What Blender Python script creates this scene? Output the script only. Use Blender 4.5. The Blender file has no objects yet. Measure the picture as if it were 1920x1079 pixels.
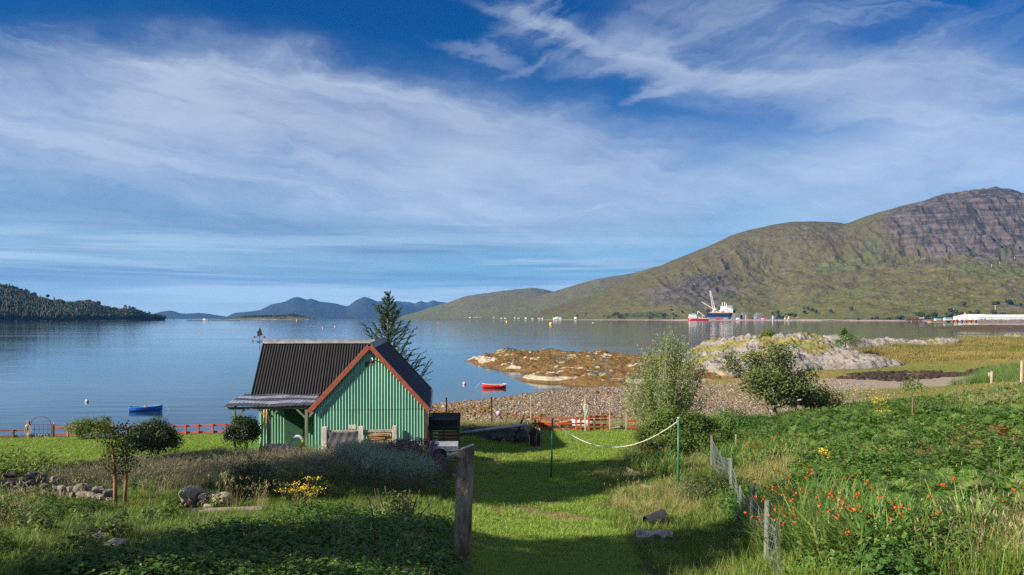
import bpy, math, random
import numpy as np
from mathutils import Vector, Matrix, Euler
PI = math.pi
R = math.radians
random.seed(7)
rng = np.random.default_rng(7)
scene = bpy.context.scene
COL = scene.collection

# ------------------------------------------------------------------ camera, light, sky, exposure
FPX = 1493.0                 # focal length in photograph pixels (1920 wide)
CAMZ = 9.0                   # eye height above the loch
HOR = 597.0                  # row of the sea horizon
cam_data = bpy.data.cameras.new('camera')
cam = bpy.data.objects.new('camera', cam_data)
COL.objects.link(cam)
cam.location = (0, 0, CAMZ)
cam.rotation_euler = (R(90), 0, 0)
cam_data.sensor_width = 36
cam_data.lens = FPX / 1920 * 36
cam_data.shift_y = (HOR - 539.5) / 1920
cam_data.clip_start = 0.1
cam_data.clip_end = 90000
scene.camera = cam

SUN_EL, SUN_AZ = 28.0, -116.0          # azimuth measured clockwise from +Y (view direction)
sun_dir = Vector((math.sin(R(SUN_AZ)) * math.cos(R(SUN_EL)), math.cos(R(SUN_AZ)) * math.cos(R(SUN_EL)), math.sin(R(SUN_EL))))
sd = bpy.data.lights.new('sun', 'SUN')
sd.energy = 4.6
sd.angle = R(0.53)
sd.color = (1.0, 0.90, 0.76)
sun = bpy.data.objects.new('sun', sd)
COL.objects.link(sun)
sun.rotation_euler = (-sun_dir).to_track_quat('-Z', 'Y').to_euler()
sun.location = (-60, -30, 60)

scene.view_settings.view_transform = 'Standard'
scene.view_settings.look = 'None'
scene.view_settings.exposure = 1.15
scene.view_settings.gamma = 1.0
scene.view_settings.use_curve_mapping = False
scene.render.engine = 'CYCLES'
cy = scene.cycles
cy.max_bounces = 7
cy.diffuse_bounces = 3
cy.glossy_bounces = 3
cy.transmission_bounces = 3
cy.transparent_max_bounces = 6
cy.volume_bounces = 0
cy.caustics_reflective = False
cy.caustics_refractive = False
cy.sample_clamp_indirect = 6
cy.use_denoising = False
scene.render.film_transparent = False


class S:
    """A shader value: arithmetic on it adds Math nodes."""
    def __init__(s, nt, sock): s.nt, s.k = nt, sock
    def op(s, f, *a, clamp=False):
        n = s.nt.nodes.new('ShaderNodeMath'); n.operation = f; n.use_clamp = clamp
        for i, v in enumerate((s,) + a):
            if isinstance(v, S): s.nt.links.new(v.k, n.inputs[i])
            else: n.inputs[i].default_value = v
        return S(s.nt, n.outputs[0])
    def __add__(s, o): return s.op('ADD', o)
    def __radd__(s, o): return s.op('ADD', o)
    def __sub__(s, o): return s.op('SUBTRACT', o)
    def __rsub__(s, o): return s.op('MULTIPLY', -1.0).op('ADD', o)
    def __mul__(s, o): return s.op('MULTIPLY', o)
    def __rmul__(s, o): return s.op('MULTIPLY', o)
    def __truediv__(s, o): return s.op('DIVIDE', o)
    def exp(s): return s.op('EXPONENT')
    def max(s, o): return s.op('MAXIMUM', o)
    def min(s, o): return s.op('MINIMUM', o)
    def pow(s, o): return s.op('POWER', o)
    def sat(s): return s.op('ADD', 0.0, clamp=True)
    def ss(s, a, b):
        n = s.nt.nodes.new('ShaderNodeMapRange'); n.interpolation_type = 'SMOOTHSTEP'
        s.nt.links.new(s.k, n.inputs['Value'])
        n.inputs['From Min'].default_value = a; n.inputs['From Max'].default_value = b
        return S(s.nt, n.outputs['Result'])


def combine(nt, x, y, z=0.0):
    n = nt.nodes.new('ShaderNodeCombineXYZ')
    for i, v in enumerate((x, y, z)):
        if isinstance(v, S): nt.links.new(v.k, n.inputs[i])
        else: n.inputs[i].default_value = v
    return n.outputs[0]


def tnoise(nt, vec, scale, detail=4, rough=0.55, dist=0.0, lac=2.0):
    n = nt.nodes.new('ShaderNodeTexNoise')
    if vec is not None: nt.links.new(vec, n.inputs['Vector'])
    n.inputs['Scale'].default_value = scale; n.inputs['Detail'].default_value = detail
    n.inputs['Roughness'].default_value = rough; n.inputs['Distortion'].default_value = dist
    n.inputs['Lacunarity'].default_value = lac
    return S(nt, n.outputs['Fac'])


def mixc(nt, f, a, b):
    n = nt.nodes.new('ShaderNodeMix'); n.data_type = 'RGBA'
    if isinstance(f, S): nt.links.new(f.k, n.inputs[0])
    else: n.inputs[0].default_value = f
    for i, v in ((6, a), (7, b)):
        if isinstance(v, (tuple, list)): n.inputs[i].default_value = (*v[:3], 1)
        else: nt.links.new(v, n.inputs[i])
    return n.outputs[2]


def pxdir(px, py):
    """Azimuth and elevation (radians) of a row and column of the photograph."""
    return math.atan2(px - 960, FPX), math.atan2(HOR - py, math.hypot(FPX, px - 960))


def build_world():
    w = bpy.data.worlds.new('World'); scene.world = w; w.use_nodes = True
    w.cycles.sampling_method = 'MANUAL'; w.cycles.sample_map_resolution = 512
    nt = w.node_tree; nt.nodes.clear()
    out = nt.nodes.new('ShaderNodeOutputWorld'); bg = nt.nodes.new('ShaderNodeBackground')
    sky = nt.nodes.new('ShaderNodeTexSky'); sky.sky_type = 'NISHITA'
    sky.sun_disc = False; sky.sun_elevation = R(SUN_EL); sky.sun_rotation = R(SUN_AZ)
    sky.altitude = 20; sky.air_density = 1.0; sky.dust_density = 0.0; sky.ozone_density = 2.0
    bg.inputs['Strength'].default_value = SKY_STRENGTH
    tc = nt.nodes.new('ShaderNodeTexCoord'); sep = nt.nodes.new('ShaderNodeSeparateXYZ')
    nt.links.new(tc.outputs['Generated'], sep.inputs[0])
    x, y, z = (S(nt, sep.outputs[i]) for i in range(3))
    az = x.op('ARCTAN2', y)
    el = z.op('ARCSINE')
    elp = el.max(0.0)
    # a clean-air sky: deep and saturated overhead, paling to the horizon
    hs = nt.nodes.new('ShaderNodeHueSaturation')
    nt.links.new(sky.outputs[0], hs.inputs['Color'])
    nt.links.new((el.ss(R(0), R(9)) * (SKY_SAT - 0.40) + 0.40).k, hs.inputs['Saturation'])
    deep = mixc(nt, el.ss(R(-3), R(19)), (0.42, 0.69, 0.97), SKY_DEEP)
    mul = nt.nodes.new('ShaderNodeMix'); mul.data_type = 'RGBA'; mul.blend_type = 'MULTIPLY'; mul.inputs[0].default_value = 1
    nt.links.new(hs.outputs[0], mul.inputs[6]); nt.links.new(deep, mul.inputs[7])
    col = mul.outputs[2]

    warp = tnoise(nt, combine(nt, az * 1.0, el * 2.0, 3.0), 5.0, 5, 0.6)
    warp2 = tnoise(nt, combine(nt, az * 1.0, el * 2.2, 13.0), 6.5, 5, 0.6)
    wa, we = az + (warp - 0.5) * 0.17, el + (warp2 - 0.5) * 0.085

    def blob(px, py, sx, sy, rot=0.0, p=2.0):
        a0, e0 = pxdir(px, py); c, s = math.cos(R(rot)), math.sin(R(rot))
        da, de = wa - a0, we - e0
        u = (da * c + de * s) * (FPX / sx); v = (de * c - da * s) * (FPX / sy)
        q = u * u + v * v
        if p != 1.0: q = q.pow(p)
        return (q * -1.0).exp()
    # fine silky fibres, running down to the right
    def fibre(rot, sl, ss_, seed, det=6):
        c, s = math.cos(R(rot)), math.sin(R(rot))
        return tnoise(nt, combine(nt, (wa * c + we * s) * sl, (we * c - wa * s) * ss_, seed), 1.0, det, 0.6, 0.25)
    f1 = fibre(-10, 4, 26, 1.0)
    f2 = fibre(24, 6, 40, 7.0)
    f3 = fibre(-16, 6, 60, 11.0)
    soft = tnoise(nt, combine(nt, az * 1.0, el * 2.6, 9.0), 3.2, 5, 0.5)
    # broad veil across the left and middle
    low = 1.0 - (1.0 - el.ss(R(3.5), R(11))) * 0.62
    veil = blob(330, 340, 800, 200, 3, 3.0) * (0.80 + (f1 - 0.5) * 1.05 + (soft - 0.5) * 1.0) * low
    veil = veil + blob(720, 225, 420, 75, -11, 1.6) * 0.36 * (f1 * 1.7)
    veil = veil + blob(1000, 345, 330, 105, -8, 1.8) * (0.50 + (f1 - 0.5) * 1.0) + blob(1400, 365, 500, 115, 0, 2.0) * (0.52 + (soft - 0.5) * 0.9 + (f2 - 0.5) * 0.4)
    ragged = blob(430, 130, 400, 50, 0) * tnoise(nt, combine(nt, wa * 16.0, we * 40.0, 2.0), 1.0, 7, 0.66).ss(0.48, 0.76) * 0.34
    # cirrus fan, upper right
    fan = blob(1370, 80, 205, 105, -16, 2.2) * (0.30 + f2.ss(0.3, 0.75) * 0.45 + (f3 - 0.5) * 0.3) + blob(1215, 118, 90, 48, -35) * (0.15 + f3 * 0.6)
    fan = fan + blob(1340, 155, 250, 22, -9) * (0.2 + f3 * 0.8) + blob(1222, 180, 44, 10, 8) * 0.7
    fan = fan + blob(1040, 62, 160, 18, -17) * (0.2 + f3 * 0.8) + blob(1060, 80, 150, 46, -20) * f2.ss(0.3, 0.8) * 0.5
    fan = fan + blob(1000, 25, 110, 40, 25) * f2.ss(0.35, 0.75) * 0.5 + blob(890, 102, 90, 13, -15) * (0.1 + f3 * 0.5) + blob(985, 132, 40, 9, 25) * f2 * 0.5
    fan = fan + blob(1620, 25, 110, 26, -14) * f3.ss(0.38, 0.75) * 0.45
    right = blob(1730, 150, 200, 40, -12) * (0.15 + f1 * 0.9) + blob(1880, 215, 230, 100, -18) * (0.44 + (f1 - 0.5) * 1.2)
    right = right + blob(1650, 205, 170, 30, -6) * (0.2 + f3 * 0.7) + blob(1800, 75, 190, 50, 18) * f2.ss(0.3, 0.8) * 0.4
    right = right + blob(1480, 185, 220, 40, -4) * f1 * 0.4 + blob(1820, 310, 330, 100, 0) * 0.6 * (soft * 1.8)
    # the same veil carried on round the rest of the sky
    rest = az.op('ABSOLUTE').ss(R(38), R(60)) * tnoise(nt, combine(nt, az * 1.3, el * 4.0, 5.0), 2.2, 6, 0.6).ss(0.26, 0.66) * 0.8
    over = el.ss(R(24), R(34)) * tnoise(nt, combine(nt, x * 2.0, y * 3.4, 5.0), 1.4, 6, 0.6).ss(0.30, 0.70) * 0.75 * (1.0 - az.op('ABSOLUTE').ss(R(38), R(60)))
    dens = (veil.max(0.0) + ragged + fan.max(0.0) * 0.72 + right.max(0.0) * 0.62 + rest + over).min(0.92)
    dens = dens - dens * dens * 0.28
    # lower, flatter: grey-blue sheets and bright slits above the horizon
    sh = tnoise(nt, combine(nt, az * 2.2, el * 46.0, 4.0), 1.0, 6, 0.6, 0.3)
    band = (1.0 - el.ss(R(3.0), R(7.5))) * el.ss(R(0.0), R(0.7))
    slit = sh.ss(0.46, 0.62) * band * (1.0 - az.ss(R(-2), R(14)) * 0.6)
    grey = tnoise(nt, combine(nt, az * 1.6, el * 30.0, 8.0), 1.0, 5, 0.55, 0.2).ss(0.38, 0.62) * (1.0 - el.ss(R(4.5), R(8.5))) * el.ss(R(0.8), R(2.6)) * (1.0 - az.ss(R(0), R(24)) * 0.75)
    cum = (blob(700, 556, 26, 20) + blob(775, 563, 80, 15) + blob(825, 556, 12, 13)) * tnoise(nt, combine(nt, az * 90.0, el * 110.0, 1.0), 1.0, 6, 0.6).ss(0.36, 0.56)
    cum2 = blob(1125, 406, 46, 5) * tnoise(nt, combine(nt, az * 60.0, el * 150.0, 2.0), 1.0, 5, 0.6).ss(0.35, 0.7) * 0.4
    k = 1.0 / SKY_STRENGTH
    c = col
    lit = mixc(nt, (f1 * 0.6 + soft * 0.6).ss(0.42, 0.78), tuple(v * k * 0.92 for v in CLOUD), tuple(v * k * w for v, w in zip(CLOUD, (1.42, 1.36, 1.22))))
    c = mixc(nt, dens, c, lit)
    c = mixc(nt, grey * 0.8, c, tuple(v * k for v in (0.062, 0.115, 0.215)))
    c = mixc(nt, slit * 0.85, c, tuple(v * k for v in (0.255, 0.335, 0.415)))
    c = mixc(nt, cum * 0.75, c, tuple(v * k for v in (0.30, 0.355, 0.42)))
    c = mixc(nt, cum2, c, tuple(v * k for v in (0.28, 0.33, 0.41)))
    c = mixc(nt, (1.0 - el.ss(R(0.0), R(3.4))) * 0.5, c, tuple(v * k for v in (0.27, 0.325, 0.385)))
    nt.links.new(c, bg.inputs['Color'])
    nt.links.new(bg.outputs[0], out.inputs['Surface'])


SKY_STRENGTH = 0.055
SKY_SAT = 1.35
SKY_DEEP = (0.0, 0.37, 0.66)
CLOUD = (0.215, 0.256, 0.335)
build_world()


# ------------------------------------------------------------------ helpers
def tag(o, label=None, cat=None, group=None, kind=None):
    if label: o['label'] = label
    if cat: o['category'] = cat
    if group: o['group'] = group
    if kind: o['kind'] = kind
    return o


def thing(name, label, cat, loc=(0, 0, 0), rz=0.0, group=None):
    o = bpy.data.objects.new(name, None); COL.objects.link(o)
    o.location = loc; o.rotation_euler = (0, 0, rz); o.empty_display_size = 0.2
    return tag(o, label, cat, group)


def copy_tree(o, parent=None):
    c = o.copy(); COL.objects.link(c)
    if parent is not None:
        c.parent = parent
    for ch in list(o.children):
        copy_tree(ch, c)
    return c


def link_mesh(name, me, parent=None, loc=(0, 0, 0), rot=(0, 0, 0)):
    o = bpy.data.objects.new(name, me); COL.objects.link(o)
    o.location = loc; o.rotation_euler = rot
    if parent is not None: o.parent = parent
    return o


class MB:
    """Collects solids and builds them as one mesh object."""
    def __init__(s): s.v, s.f, s.m = [], [], []
    def add(s, vs, fs, mi=0):
        b = len(s.v); s.v.extend([tuple(p) for p in vs]); s.f.extend([tuple(i + b for i in f) for f in fs]); s.m.extend([mi] * len(fs)); return s
    def box(s, c, size, rot=None, mi=0, bev=0.0):
        hx, hy, hz = (a / 2 for a in size)
        if bev > 0:
            b = min(bev, hx * .9, hy * .9, hz * .9)
            vs, idx = [], {}
            for sx in (-1, 1):
                for sy in (-1, 1):
                    for sz in (-1, 1):
                        for ax in range(3):
                            p = [sx * (hx - b), sy * (hy - b), sz * (hz - b)]
                            p[ax] = (sx * hx, sy * hy, sz * hz)[ax]
                            idx[(sx, sy, sz, ax)] = len(vs); vs.append(p)
            fs = []
            for ax in range(3):
                o1, o2 = [a for a in range(3) if a != ax]
                for sg in (-1, 1):
                    q = []
                    for a, b2 in ((-1, -1), (1, -1), (1, 1), (-1, 1)):
                        k = [0, 0, 0]; k[ax] = sg; k[o1] = a; k[o2] = b2
                        q.append(idx[(*k, ax)])
                    fs.append(q if sg * (1 if ax != 1 else -1) > 0 else q[::-1])
            for ax in range(3):
                o1, o2 = [a for a in range(3) if a != ax]
                for a in (-1, 1):
                    for b2 in (-1, 1):
                        k1 = [0, 0, 0]; k1[o1] = a; k1[o2] = b2; k2 = list(k1); k1[ax] = -1; k2[ax] = 1
                        fs.append([idx[(*k1, o1)], idx[(*k2, o1)], idx[(*k2, o2)], idx[(*k1, o2)]])
            for sx in (-1, 1):
                for sy in (-1, 1):
                    for sz in (-1, 1):
                        fs.append([idx[(sx, sy, sz, a)] for a in range(3)])
        else:
            vs = [(x, y, z) for x in (-hx, hx) for y in (-hy, hy) for z in (-hz, hz)]
            fs = [(0, 1, 3, 2), (4, 6, 7, 5), (0, 4, 5, 1), (2, 3, 7, 6), (0, 2, 6, 4), (1, 5, 7, 3)]
        if rot is not None:
            M = rot if isinstance(rot, Matrix) else Euler(rot).to_matrix()
            vs = [M @ Vector(p) for p in vs]
        return s.add([(p[0] + c[0], p[1] + c[1], p[2] + c[2]) for p in vs], fs, mi)
    def tube(s, pts, r, n=8, mi=0, cap=True, taper=None):
        pts = [Vector(p) for p in pts]; m = len(pts); rings = []
        up = Vector((0, 0, 1))
        for i, p in enumerate(pts):
            d = (pts[min(i + 1, m - 1)] - pts[max(i - 1, 0)])
            if d.length < 1e-9: d = Vector((0, 0, 1))
            d.normalize()
            a = d.cross(up if abs(d.z) < 0.95 else Vector((1, 0, 0))).normalized(); b = a.cross(d)
            rr = r[i] if isinstance(r, (list, tuple)) else r
            rings.append([p + a * (rr * math.cos(2 * PI * k / n)) + b * (rr * math.sin(2 * PI * k / n)) for k in range(n)])
        vs = [q for ring in rings for q in ring]; fs = []
        for i in range(m - 1):
            for k in range(n):
                k2 = (k + 1) % n
                fs.append((i * n + k, i * n + k2, (i + 1) * n + k2, (i + 1) * n + k))
        if cap: fs += [tuple(range(n - 1, -1, -1)), tuple((m - 1) * n + k for k in range(n))]
        return s.add(vs, fs, mi)
    def bar(s, p0, p1, w, h, mi=0, bev=0.0):
        p0, p1 = Vector(p0), Vector(p1); d = p1 - p0
        q = d.to_track_quat('X', 'Z').to_matrix()
        return s.box((p0 + p1) / 2, (d.length, w, h), q, mi, bev)
    def sphere(s, c, r, n=12, m=8, mi=0):
        rx, ry, rz = (r, r, r) if not isinstance(r, (tuple, list)) else r
        vs = [(c[0], c[1], c[2] - rz)]; fs = []
        for j in range(1, m):
            th = PI * j / m - PI / 2
            for i in range(n):
                a = 2 * PI * i / n
                vs.append((c[0] + rx * math.cos(th) * math.cos(a), c[1] + ry * math.cos(th) * math.sin(a), c[2] + rz * math.sin(th)))
        vs.append((c[0], c[1], c[2] + rz))
        for i in range(n):
            fs.append((0, 1 + (i + 1) % n, 1 + i)); fs.append((len(vs) - 1, 1 + (m - 2) * n + i, 1 + (m - 2) * n + (i + 1) % n))
        for j in range(m - 2):
            for i in range(n):
                a, b = 1 + j * n + i, 1 + j * n + (i + 1) % n
                fs.append((a, b, b + n, a + n))
        return s.add(vs, fs, mi)
    def prism(s, poly, y0, y1, mi=0):
        """An (x, z) outline extruded along y."""
        n = len(poly)
        vs = [(p[0], y0, p[1]) for p in poly] + [(p[0], y1, p[1]) for p in poly]
        fs = [tuple(range(n)), tuple(range(2 * n - 1, n - 1, -1))] + [((i + 1) % n, i, n + i, n + (i + 1) % n) for i in range(n)]
        return s.add(vs, fs, mi)
    def xform(s, M):
        s.v = [tuple(M @ Vector(p)) for p in s.v]; return s
    def mesh(s, name, mats, smooth=False):
        me = bpy.data.meshes.new(name)
        me.from_pydata(s.v, [], s.f)
        for m in (mats if isinstance(mats, (list, tuple)) else [mats]): me.materials.append(m)
        if any(s.m): me.polygons.foreach_set('material_index', s.m)
        if smooth: me.polygons.foreach_set('use_smooth', [True] * len(s.f))
        import bmesh
        bm = bmesh.new(); bm.from_mesh(me); bmesh.ops.recalc_face_normals(bm, faces=bm.faces); bm.to_mesh(me); bm.free()
        me.update(); return me
    def build(s, name, mats, parent=None, smooth=False, world=False, loc=(0, 0, 0), rot=(0, 0, 0)):
        if world and parent is not None:
            p = parent; M = Matrix.Identity(4)
            while p is not None:
                M = p.matrix_basis @ M if p is parent else p.matrix_basis @ M
                p = p.parent
            s.xform(M.inverted())
        return link_mesh(name, s.mesh(name, mats, smooth), parent, loc, rot)


def np_mesh(name, v, f, mats, smooth=False, attrs=None, mi=None):
    """Mesh from arrays: v (n,3); f (m,3|4)."""
    me = bpy.data.meshes.new(name); v = np.asarray(v, np.float32); f = np.asarray(f, np.int32)
    me.vertices.add(len(v)); me.vertices.foreach_set('co', v.ravel())
    k = f.shape[1]
    me.loops.add(f.size); me.loops.foreach_set('vertex_index', f.ravel())
    me.polygons.add(len(f)); me.polygons.foreach_set('loop_start', np.arange(len(f), dtype=np.int32) * k)
    me.polygons.foreach_set('loop_total', np.full(len(f), k, np.int32))
    if smooth: me.polygons.foreach_set('use_smooth', np.ones(len(f), bool))
    for m in (mats if isinstance(mats, (list, tuple)) else [mats]): me.materials.append(m)
    if mi is not None: me.polygons.foreach_set('material_index', np.asarray(mi, np.int32))
    for an, (typ, data) in (attrs or {}).items():
        a = me.attributes.new(an, typ, 'POINT')
        a.data.foreach_set('color' if typ == 'FLOAT_COLOR' else ('vector' if typ == 'FLOAT_VECTOR' else 'value'), np.asarray(data, np.float32).ravel())
    me.update(calc_edges=True); me.validate()
    return me


def grid_faces(nr, nc):
    i = np.arange(nr - 1)[:, None] * nc + np.arange(nc - 1)[None, :]
    return np.stack([i, i + 1, i + nc + 1, i + nc], -1).reshape(-1, 4)


_TAB = np.random.default_rng(99).random((64, 256, 256)).astype(np.float32)
def vnoise(x, y, seed=0):
    t = _TAB[seed % 64]
    xi, yi = np.floor(x).astype(np.int64), np.floor(y).astype(np.int64)
    fx, fy = x - xi, y - yi
    fx = fx * fx * fx * (fx * (fx * 6 - 15) + 10); fy = fy * fy * fy * (fy * (fy * 6 - 15) + 10)
    a, b = t[xi % 256, yi % 256], t[(xi + 1) % 256, yi % 256]
    c, d = t[xi % 256, (yi + 1) % 256], t[(xi + 1) % 256, (yi + 1) % 256]
    return (a + (b - a) * fx) + ((c + (d - c) * fx) - (a + (b - a) * fx)) * fy
def fbm(x, y, oc=5, seed=0, gain=0.5, lac=2.03):
    r = np.zeros(np.broadcast(x, y).shape); a = 1.0; s = 0.0
    for o in range(oc):
        r = r + a * (vnoise(x + 17.3 * o, y - 9.1 * o, seed + o) * 2 - 1); s += a; a *= gain; x = x * lac; y = y * lac
    return r / s
def ridged(x, y, oc=5, seed=0, gain=0.55, lac=2.07):
    r = np.zeros(np.broadcast(x, y).shape); a = 1.0; s = 0.0
    for o in range(oc):
        r = r + a * (1 - np.abs(vnoise(x + 3.7 * o, y + 5.1 * o, seed + o) * 2 - 1)); s += a; a *= gain; x = x * lac; y = y * lac
    return r / s
def sstep(a, b, x):
    t = np.clip((x - a) / (b - a), 0, 1); return t * t * (3 - 2 * t)


# ------------------------------------------------------------------ materials
def new_mat(name):
    m = bpy.data.materials.new(name); m.use_nodes = True; nt = m.node_tree
    return m, nt, nt.nodes['Principled BSDF']
def pmat(name, c1, c2=None, scale=6.0, rough=0.6, bump=0.0, bscale=None, metal=0.0, lo=0.35, hi=0.65, stretch=(1, 1, 1), spec=0.3, island=0.0, detail=6, c3=None, s3=1.5, t3=(0.55, 0.7), bdist=0.02):
    """Principled with two colours mixed by noise, a third in larger stains, variation from piece to piece and a fine relief."""
    m, nt, b = new_mat(name)
    b.inputs['Roughness'].default_value = rough; b.inputs['Metallic'].default_value = metal
    b.inputs['Specular IOR Level'].default_value = spec
    tc = nt.nodes.new('ShaderNodeTexCoord'); mp = nt.nodes.new('ShaderNodeMapping')
    nt.links.new(tc.outputs['Object'], mp.inputs[0]); mp.inputs['Scale'].default_value = stretch
    if c2 is None: c2 = tuple(min(1, v * 0.8) for v in c1)
    n = tnoise(nt, mp.outputs[0], scale, detail, 0.6)
    col = mixc(nt, n.ss(lo, hi), c1, c2)
    if c3 is not None:
        col = mixc(nt, tnoise(nt, mp.outputs[0], s3, 5, 0.65).ss(*t3), col, c3)
    if island > 0:
        g = nt.nodes.new('ShaderNodeNewGeometry'); oi = nt.nodes.new('ShaderNodeObjectInfo')
        r = (S(nt, g.outputs['Random Per Island']) + S(nt, oi.outputs['Random'])).op('FRACT')
        hs = nt.nodes.new('ShaderNodeHueSaturation'); nt.links.new(col, hs.inputs['Color'])
        nt.links.new((r * (2 * island) + (1 - island)).k, hs.inputs['Value'])
        col = hs.outputs[0]
    nt.links.new(col, b.inputs['Base Color'])
    if bump > 0:
        bn = nt.nodes.new('ShaderNodeBump'); bn.inputs['Strength'].default_value = bump; bn.inputs['Distance'].default_value = bdist
        nt.links.new(tnoise(nt, mp.outputs[0], bscale or scale * 3, 6, 0.65).k, bn.inputs['Height'])
        nt.links.new(bn.outputs[0], b.inputs['Normal'])
    return m


def leaf_mat(name, cols, trans=0.35, rough=0.55, tint=None, spec=0.25, patch=None):
    """Leaves and blades: colour varies from leaf to leaf and plant to plant, some light comes through."""
    m, nt, b = new_mat(name)
    g = nt.nodes.new('ShaderNodeNewGeometry'); oi = nt.nodes.new('ShaderNodeObjectInfo')
    r = (S(nt, g.outputs['Random Per Island']) * 0.55 + S(nt, oi.outputs['Random']) * 0.45)
    cr = nt.nodes.new('ShaderNodeValToRGB'); el = cr.color_ramp.elements
    el[0].position, el[0].color = 0.12, (*cols[0], 1); el[1].position, el[1].color = 0.88, (*cols[-1], 1)
    for i, c in enumerate(cols[1:-1]):
        e = el.new(0.12 + 0.76 * (i + 1) / (len(cols) - 1)); e.color = (*c, 1)
    nt.links.new(r.k, cr.inputs[0]); col = cr.outputs[0]
    if patch is not None:
        tc = nt.nodes.new('ShaderNodeNewGeometry')
        n = tnoise(nt, tc.outputs['Position'], patch[0], 4, 0.6)
        col = mixc(nt, n.ss(patch[2], patch[3]), col, patch[1])
    b.inputs['Roughness'].default_value = rough; b.inputs['Specular IOR Level'].default_value = spec
    nt.links.new(col, b.inputs['Base Color'])
    t = nt.nodes.new('ShaderNodeBsdfTranslucent'); tcol = mixc(nt, 0.35, col, tint or (0.20, 0.28, 0.03))
    nt.links.new(tcol, t.inputs[0])
    mx = nt.nodes.new('ShaderNodeMixShader'); mx.inputs[0].default_value = trans
    nt.links.new(b.outputs[0], mx.inputs[1]); nt.links.new(t.outputs[0], mx.inputs[2])
    nt.links.new(mx.outputs[0], nt.nodes['Material Output'].inputs['Surface'])
    return m


def P(px, py, d):
    """World point seen at a column and row of the photograph at depth d."""
    return Vector(((px - 960) * d / FPX, d, CAMZ - (py - HOR) * d / FPX))

# ------------------------------------------------------------------ the shore: ground heights read along lines of sight
COLS = {  # photo column: (depth, height above the loch)
 -400: [(2,7.0),(4,6.9),(11,5.6),(18,4.55),(24,3.9),(30,3.3),(36,2.8),(42,2.35),(46,2.1),(48,1.6),(54,0),(62,-1.2),(80,-3)],
 0:    [(2,7.0),(4,6.8),(11,5.5),(16,4.75),(22,3.95),(26,3.5),(32,2.95),(37,2.6),(42,2.3),(46,2.1),(48,1.6),(54,0),(62,-1.2),(80,-3)],
 300:  [(2,7.0),(4,6.8),(11,5.5),(16,4.75),(22,3.95),(27,3.55),(31,3.2),(36,2.8),(42,2.5),(46,2.25),(48,1.9),(55,0),(64,-1.2),(85,-3)],
 470:  [(2,6.9),(4,6.75),(11,5.5),(16,4.72),(22,3.95),(26,3.45),(30,3.15),(33,3.0),(36,2.92),(42,2.62),(46,2.4),(49,1.7),(56,0.3),(66,-.6),(90,-3)],
 600:  [(2,6.9),(4,6.7),(11,5.45),(16,4.7),(22,4.0),(27,3.66),(30,3.45),(33,3.08),(36,2.98),(42,2.7),(46,2.5),(50,1.5),(57,0.6),(70,0.1),(80,-.5),(100,-3)],
 800:  [(2,6.8),(4,6.6),(11,5.35),(16,4.6),(22,3.8),(27,3.3),(31,3.05),(36,2.95),(42,2.75),(46,2.5),(52,1.9),(58,1.4),(70,.75),(84,.02),(92,-.5),(115,-3)],
 1000: [(2,6.6),(4,6.2),(10,5.2),(14,4.35),(18,3.8),(22,3.4),(28,3.0),(34,2.7),(40,2.5),(46,2.3),(52,1.9),(60,1.4),(75,.75),(90,.28),(101,0),(108,-.4),(140,-.8),(180,-3)],
 1200: [(2,6.5),(4,6.0),(10,5.2),(14,4.4),(18,3.85),(22,3.45),(28,3.05),(34,2.8),(40,2.6),(46,2.35),(52,1.9),(60,1.4),(80,.9),(98,.45),(110,.15),(120,-.1),(150,-.3),(180,-.8),(220,-3)],
 1300: [(2,6.5),(4,6.0),(10,5.1),(13,4.5),(15,4.2),(18,3.85),(24,3.65),(28,3.55),(34,3.2),(40,2.95),(46,2.6),(52,2.0),(60,1.5),(80,1.0),(100,.6),(115,.5),(135,.9),(160,.8),(190,-.3),(220,-3)],
 1400: [(2,6.5),(4,6.0),(10,5.0),(13,4.5),(15,4.25),(18,4.15),(24,4.1),(30,4.0),(36,3.6),(42,3.2),(46,2.9),(52,2.2),(60,1.6),(80,1.1),(100,.85),(115,.9),(135,1.6),(150,2.2),(170,2.2),(190,1.2),(205,0),(230,-3)],
 1500: [(2,6.5),(4,6.2),(10,5.4),(14,5.0),(18,4.85),(24,4.65),(30,4.4),(36,4.05),(42,3.6),(48,2.9),(56,2.0),(66,1.5),(80,1.25),(100,1.2),(115,1.4),(135,2.6),(150,3.4),(168,3.8),(188,2.6),(208,0),(235,-3)],
 1600: [(2,6.5),(4,6.2),(10,5.7),(14,5.4),(20,5.15),(26,4.95),(32,4.75),(38,4.45),(44,3.95),(50,3.1),(58,2.1),(70,1.6),(85,1.35),(100,1.4),(115,1.6),(130,2.3),(150,3.6),(170,4.2),(190,3),(212,0),(240,-3)],
 1800: [(2,6.5),(4,6.4),(8,6.1),(14,5.7),(20,5.5),(28,5.2),(36,4.9),(44,4.4),(52,3.6),(62,2.7),(75,2.1),(90,1.9),(105,2.0),(125,2.6),(150,3.6),(175,4.3),(200,3.5),(225,0),(250,-3)],
 1920: [(2,6.6),(4,6.5),(8,6.2),(14,5.9),(20,5.8),(28,5.6),(36,5.3),(46,4.9),(56,4.3),(68,3.4),(85,2.8),(105,2.8),(130,3.2),(155,3.9),(180,4.6),(205,3.8),(235,0),(260,-3)],
 2500: [(2,7.0),(4,6.9),(8,6.6),(14,6.4),(20,6.3),(28,6.1),(36,5.8),(46,5.4),(56,4.8),(68,4),(85,3.4),(105,3.4),(130,3.6),(155,4.2),(180,4.6),(205,3.8),(235,1),(300,-3)],
}
_DD = np.exp(np.linspace(np.log(2.0), np.log(320.0), 400))
_PX = np.array(sorted(COLS)); _TT = (_PX - 960) / FPX
_raw = np.stack([np.interp(_DD, [a for a, _ in COLS[p]], [b for _, b in COLS[p]]) for p in _PX])
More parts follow.
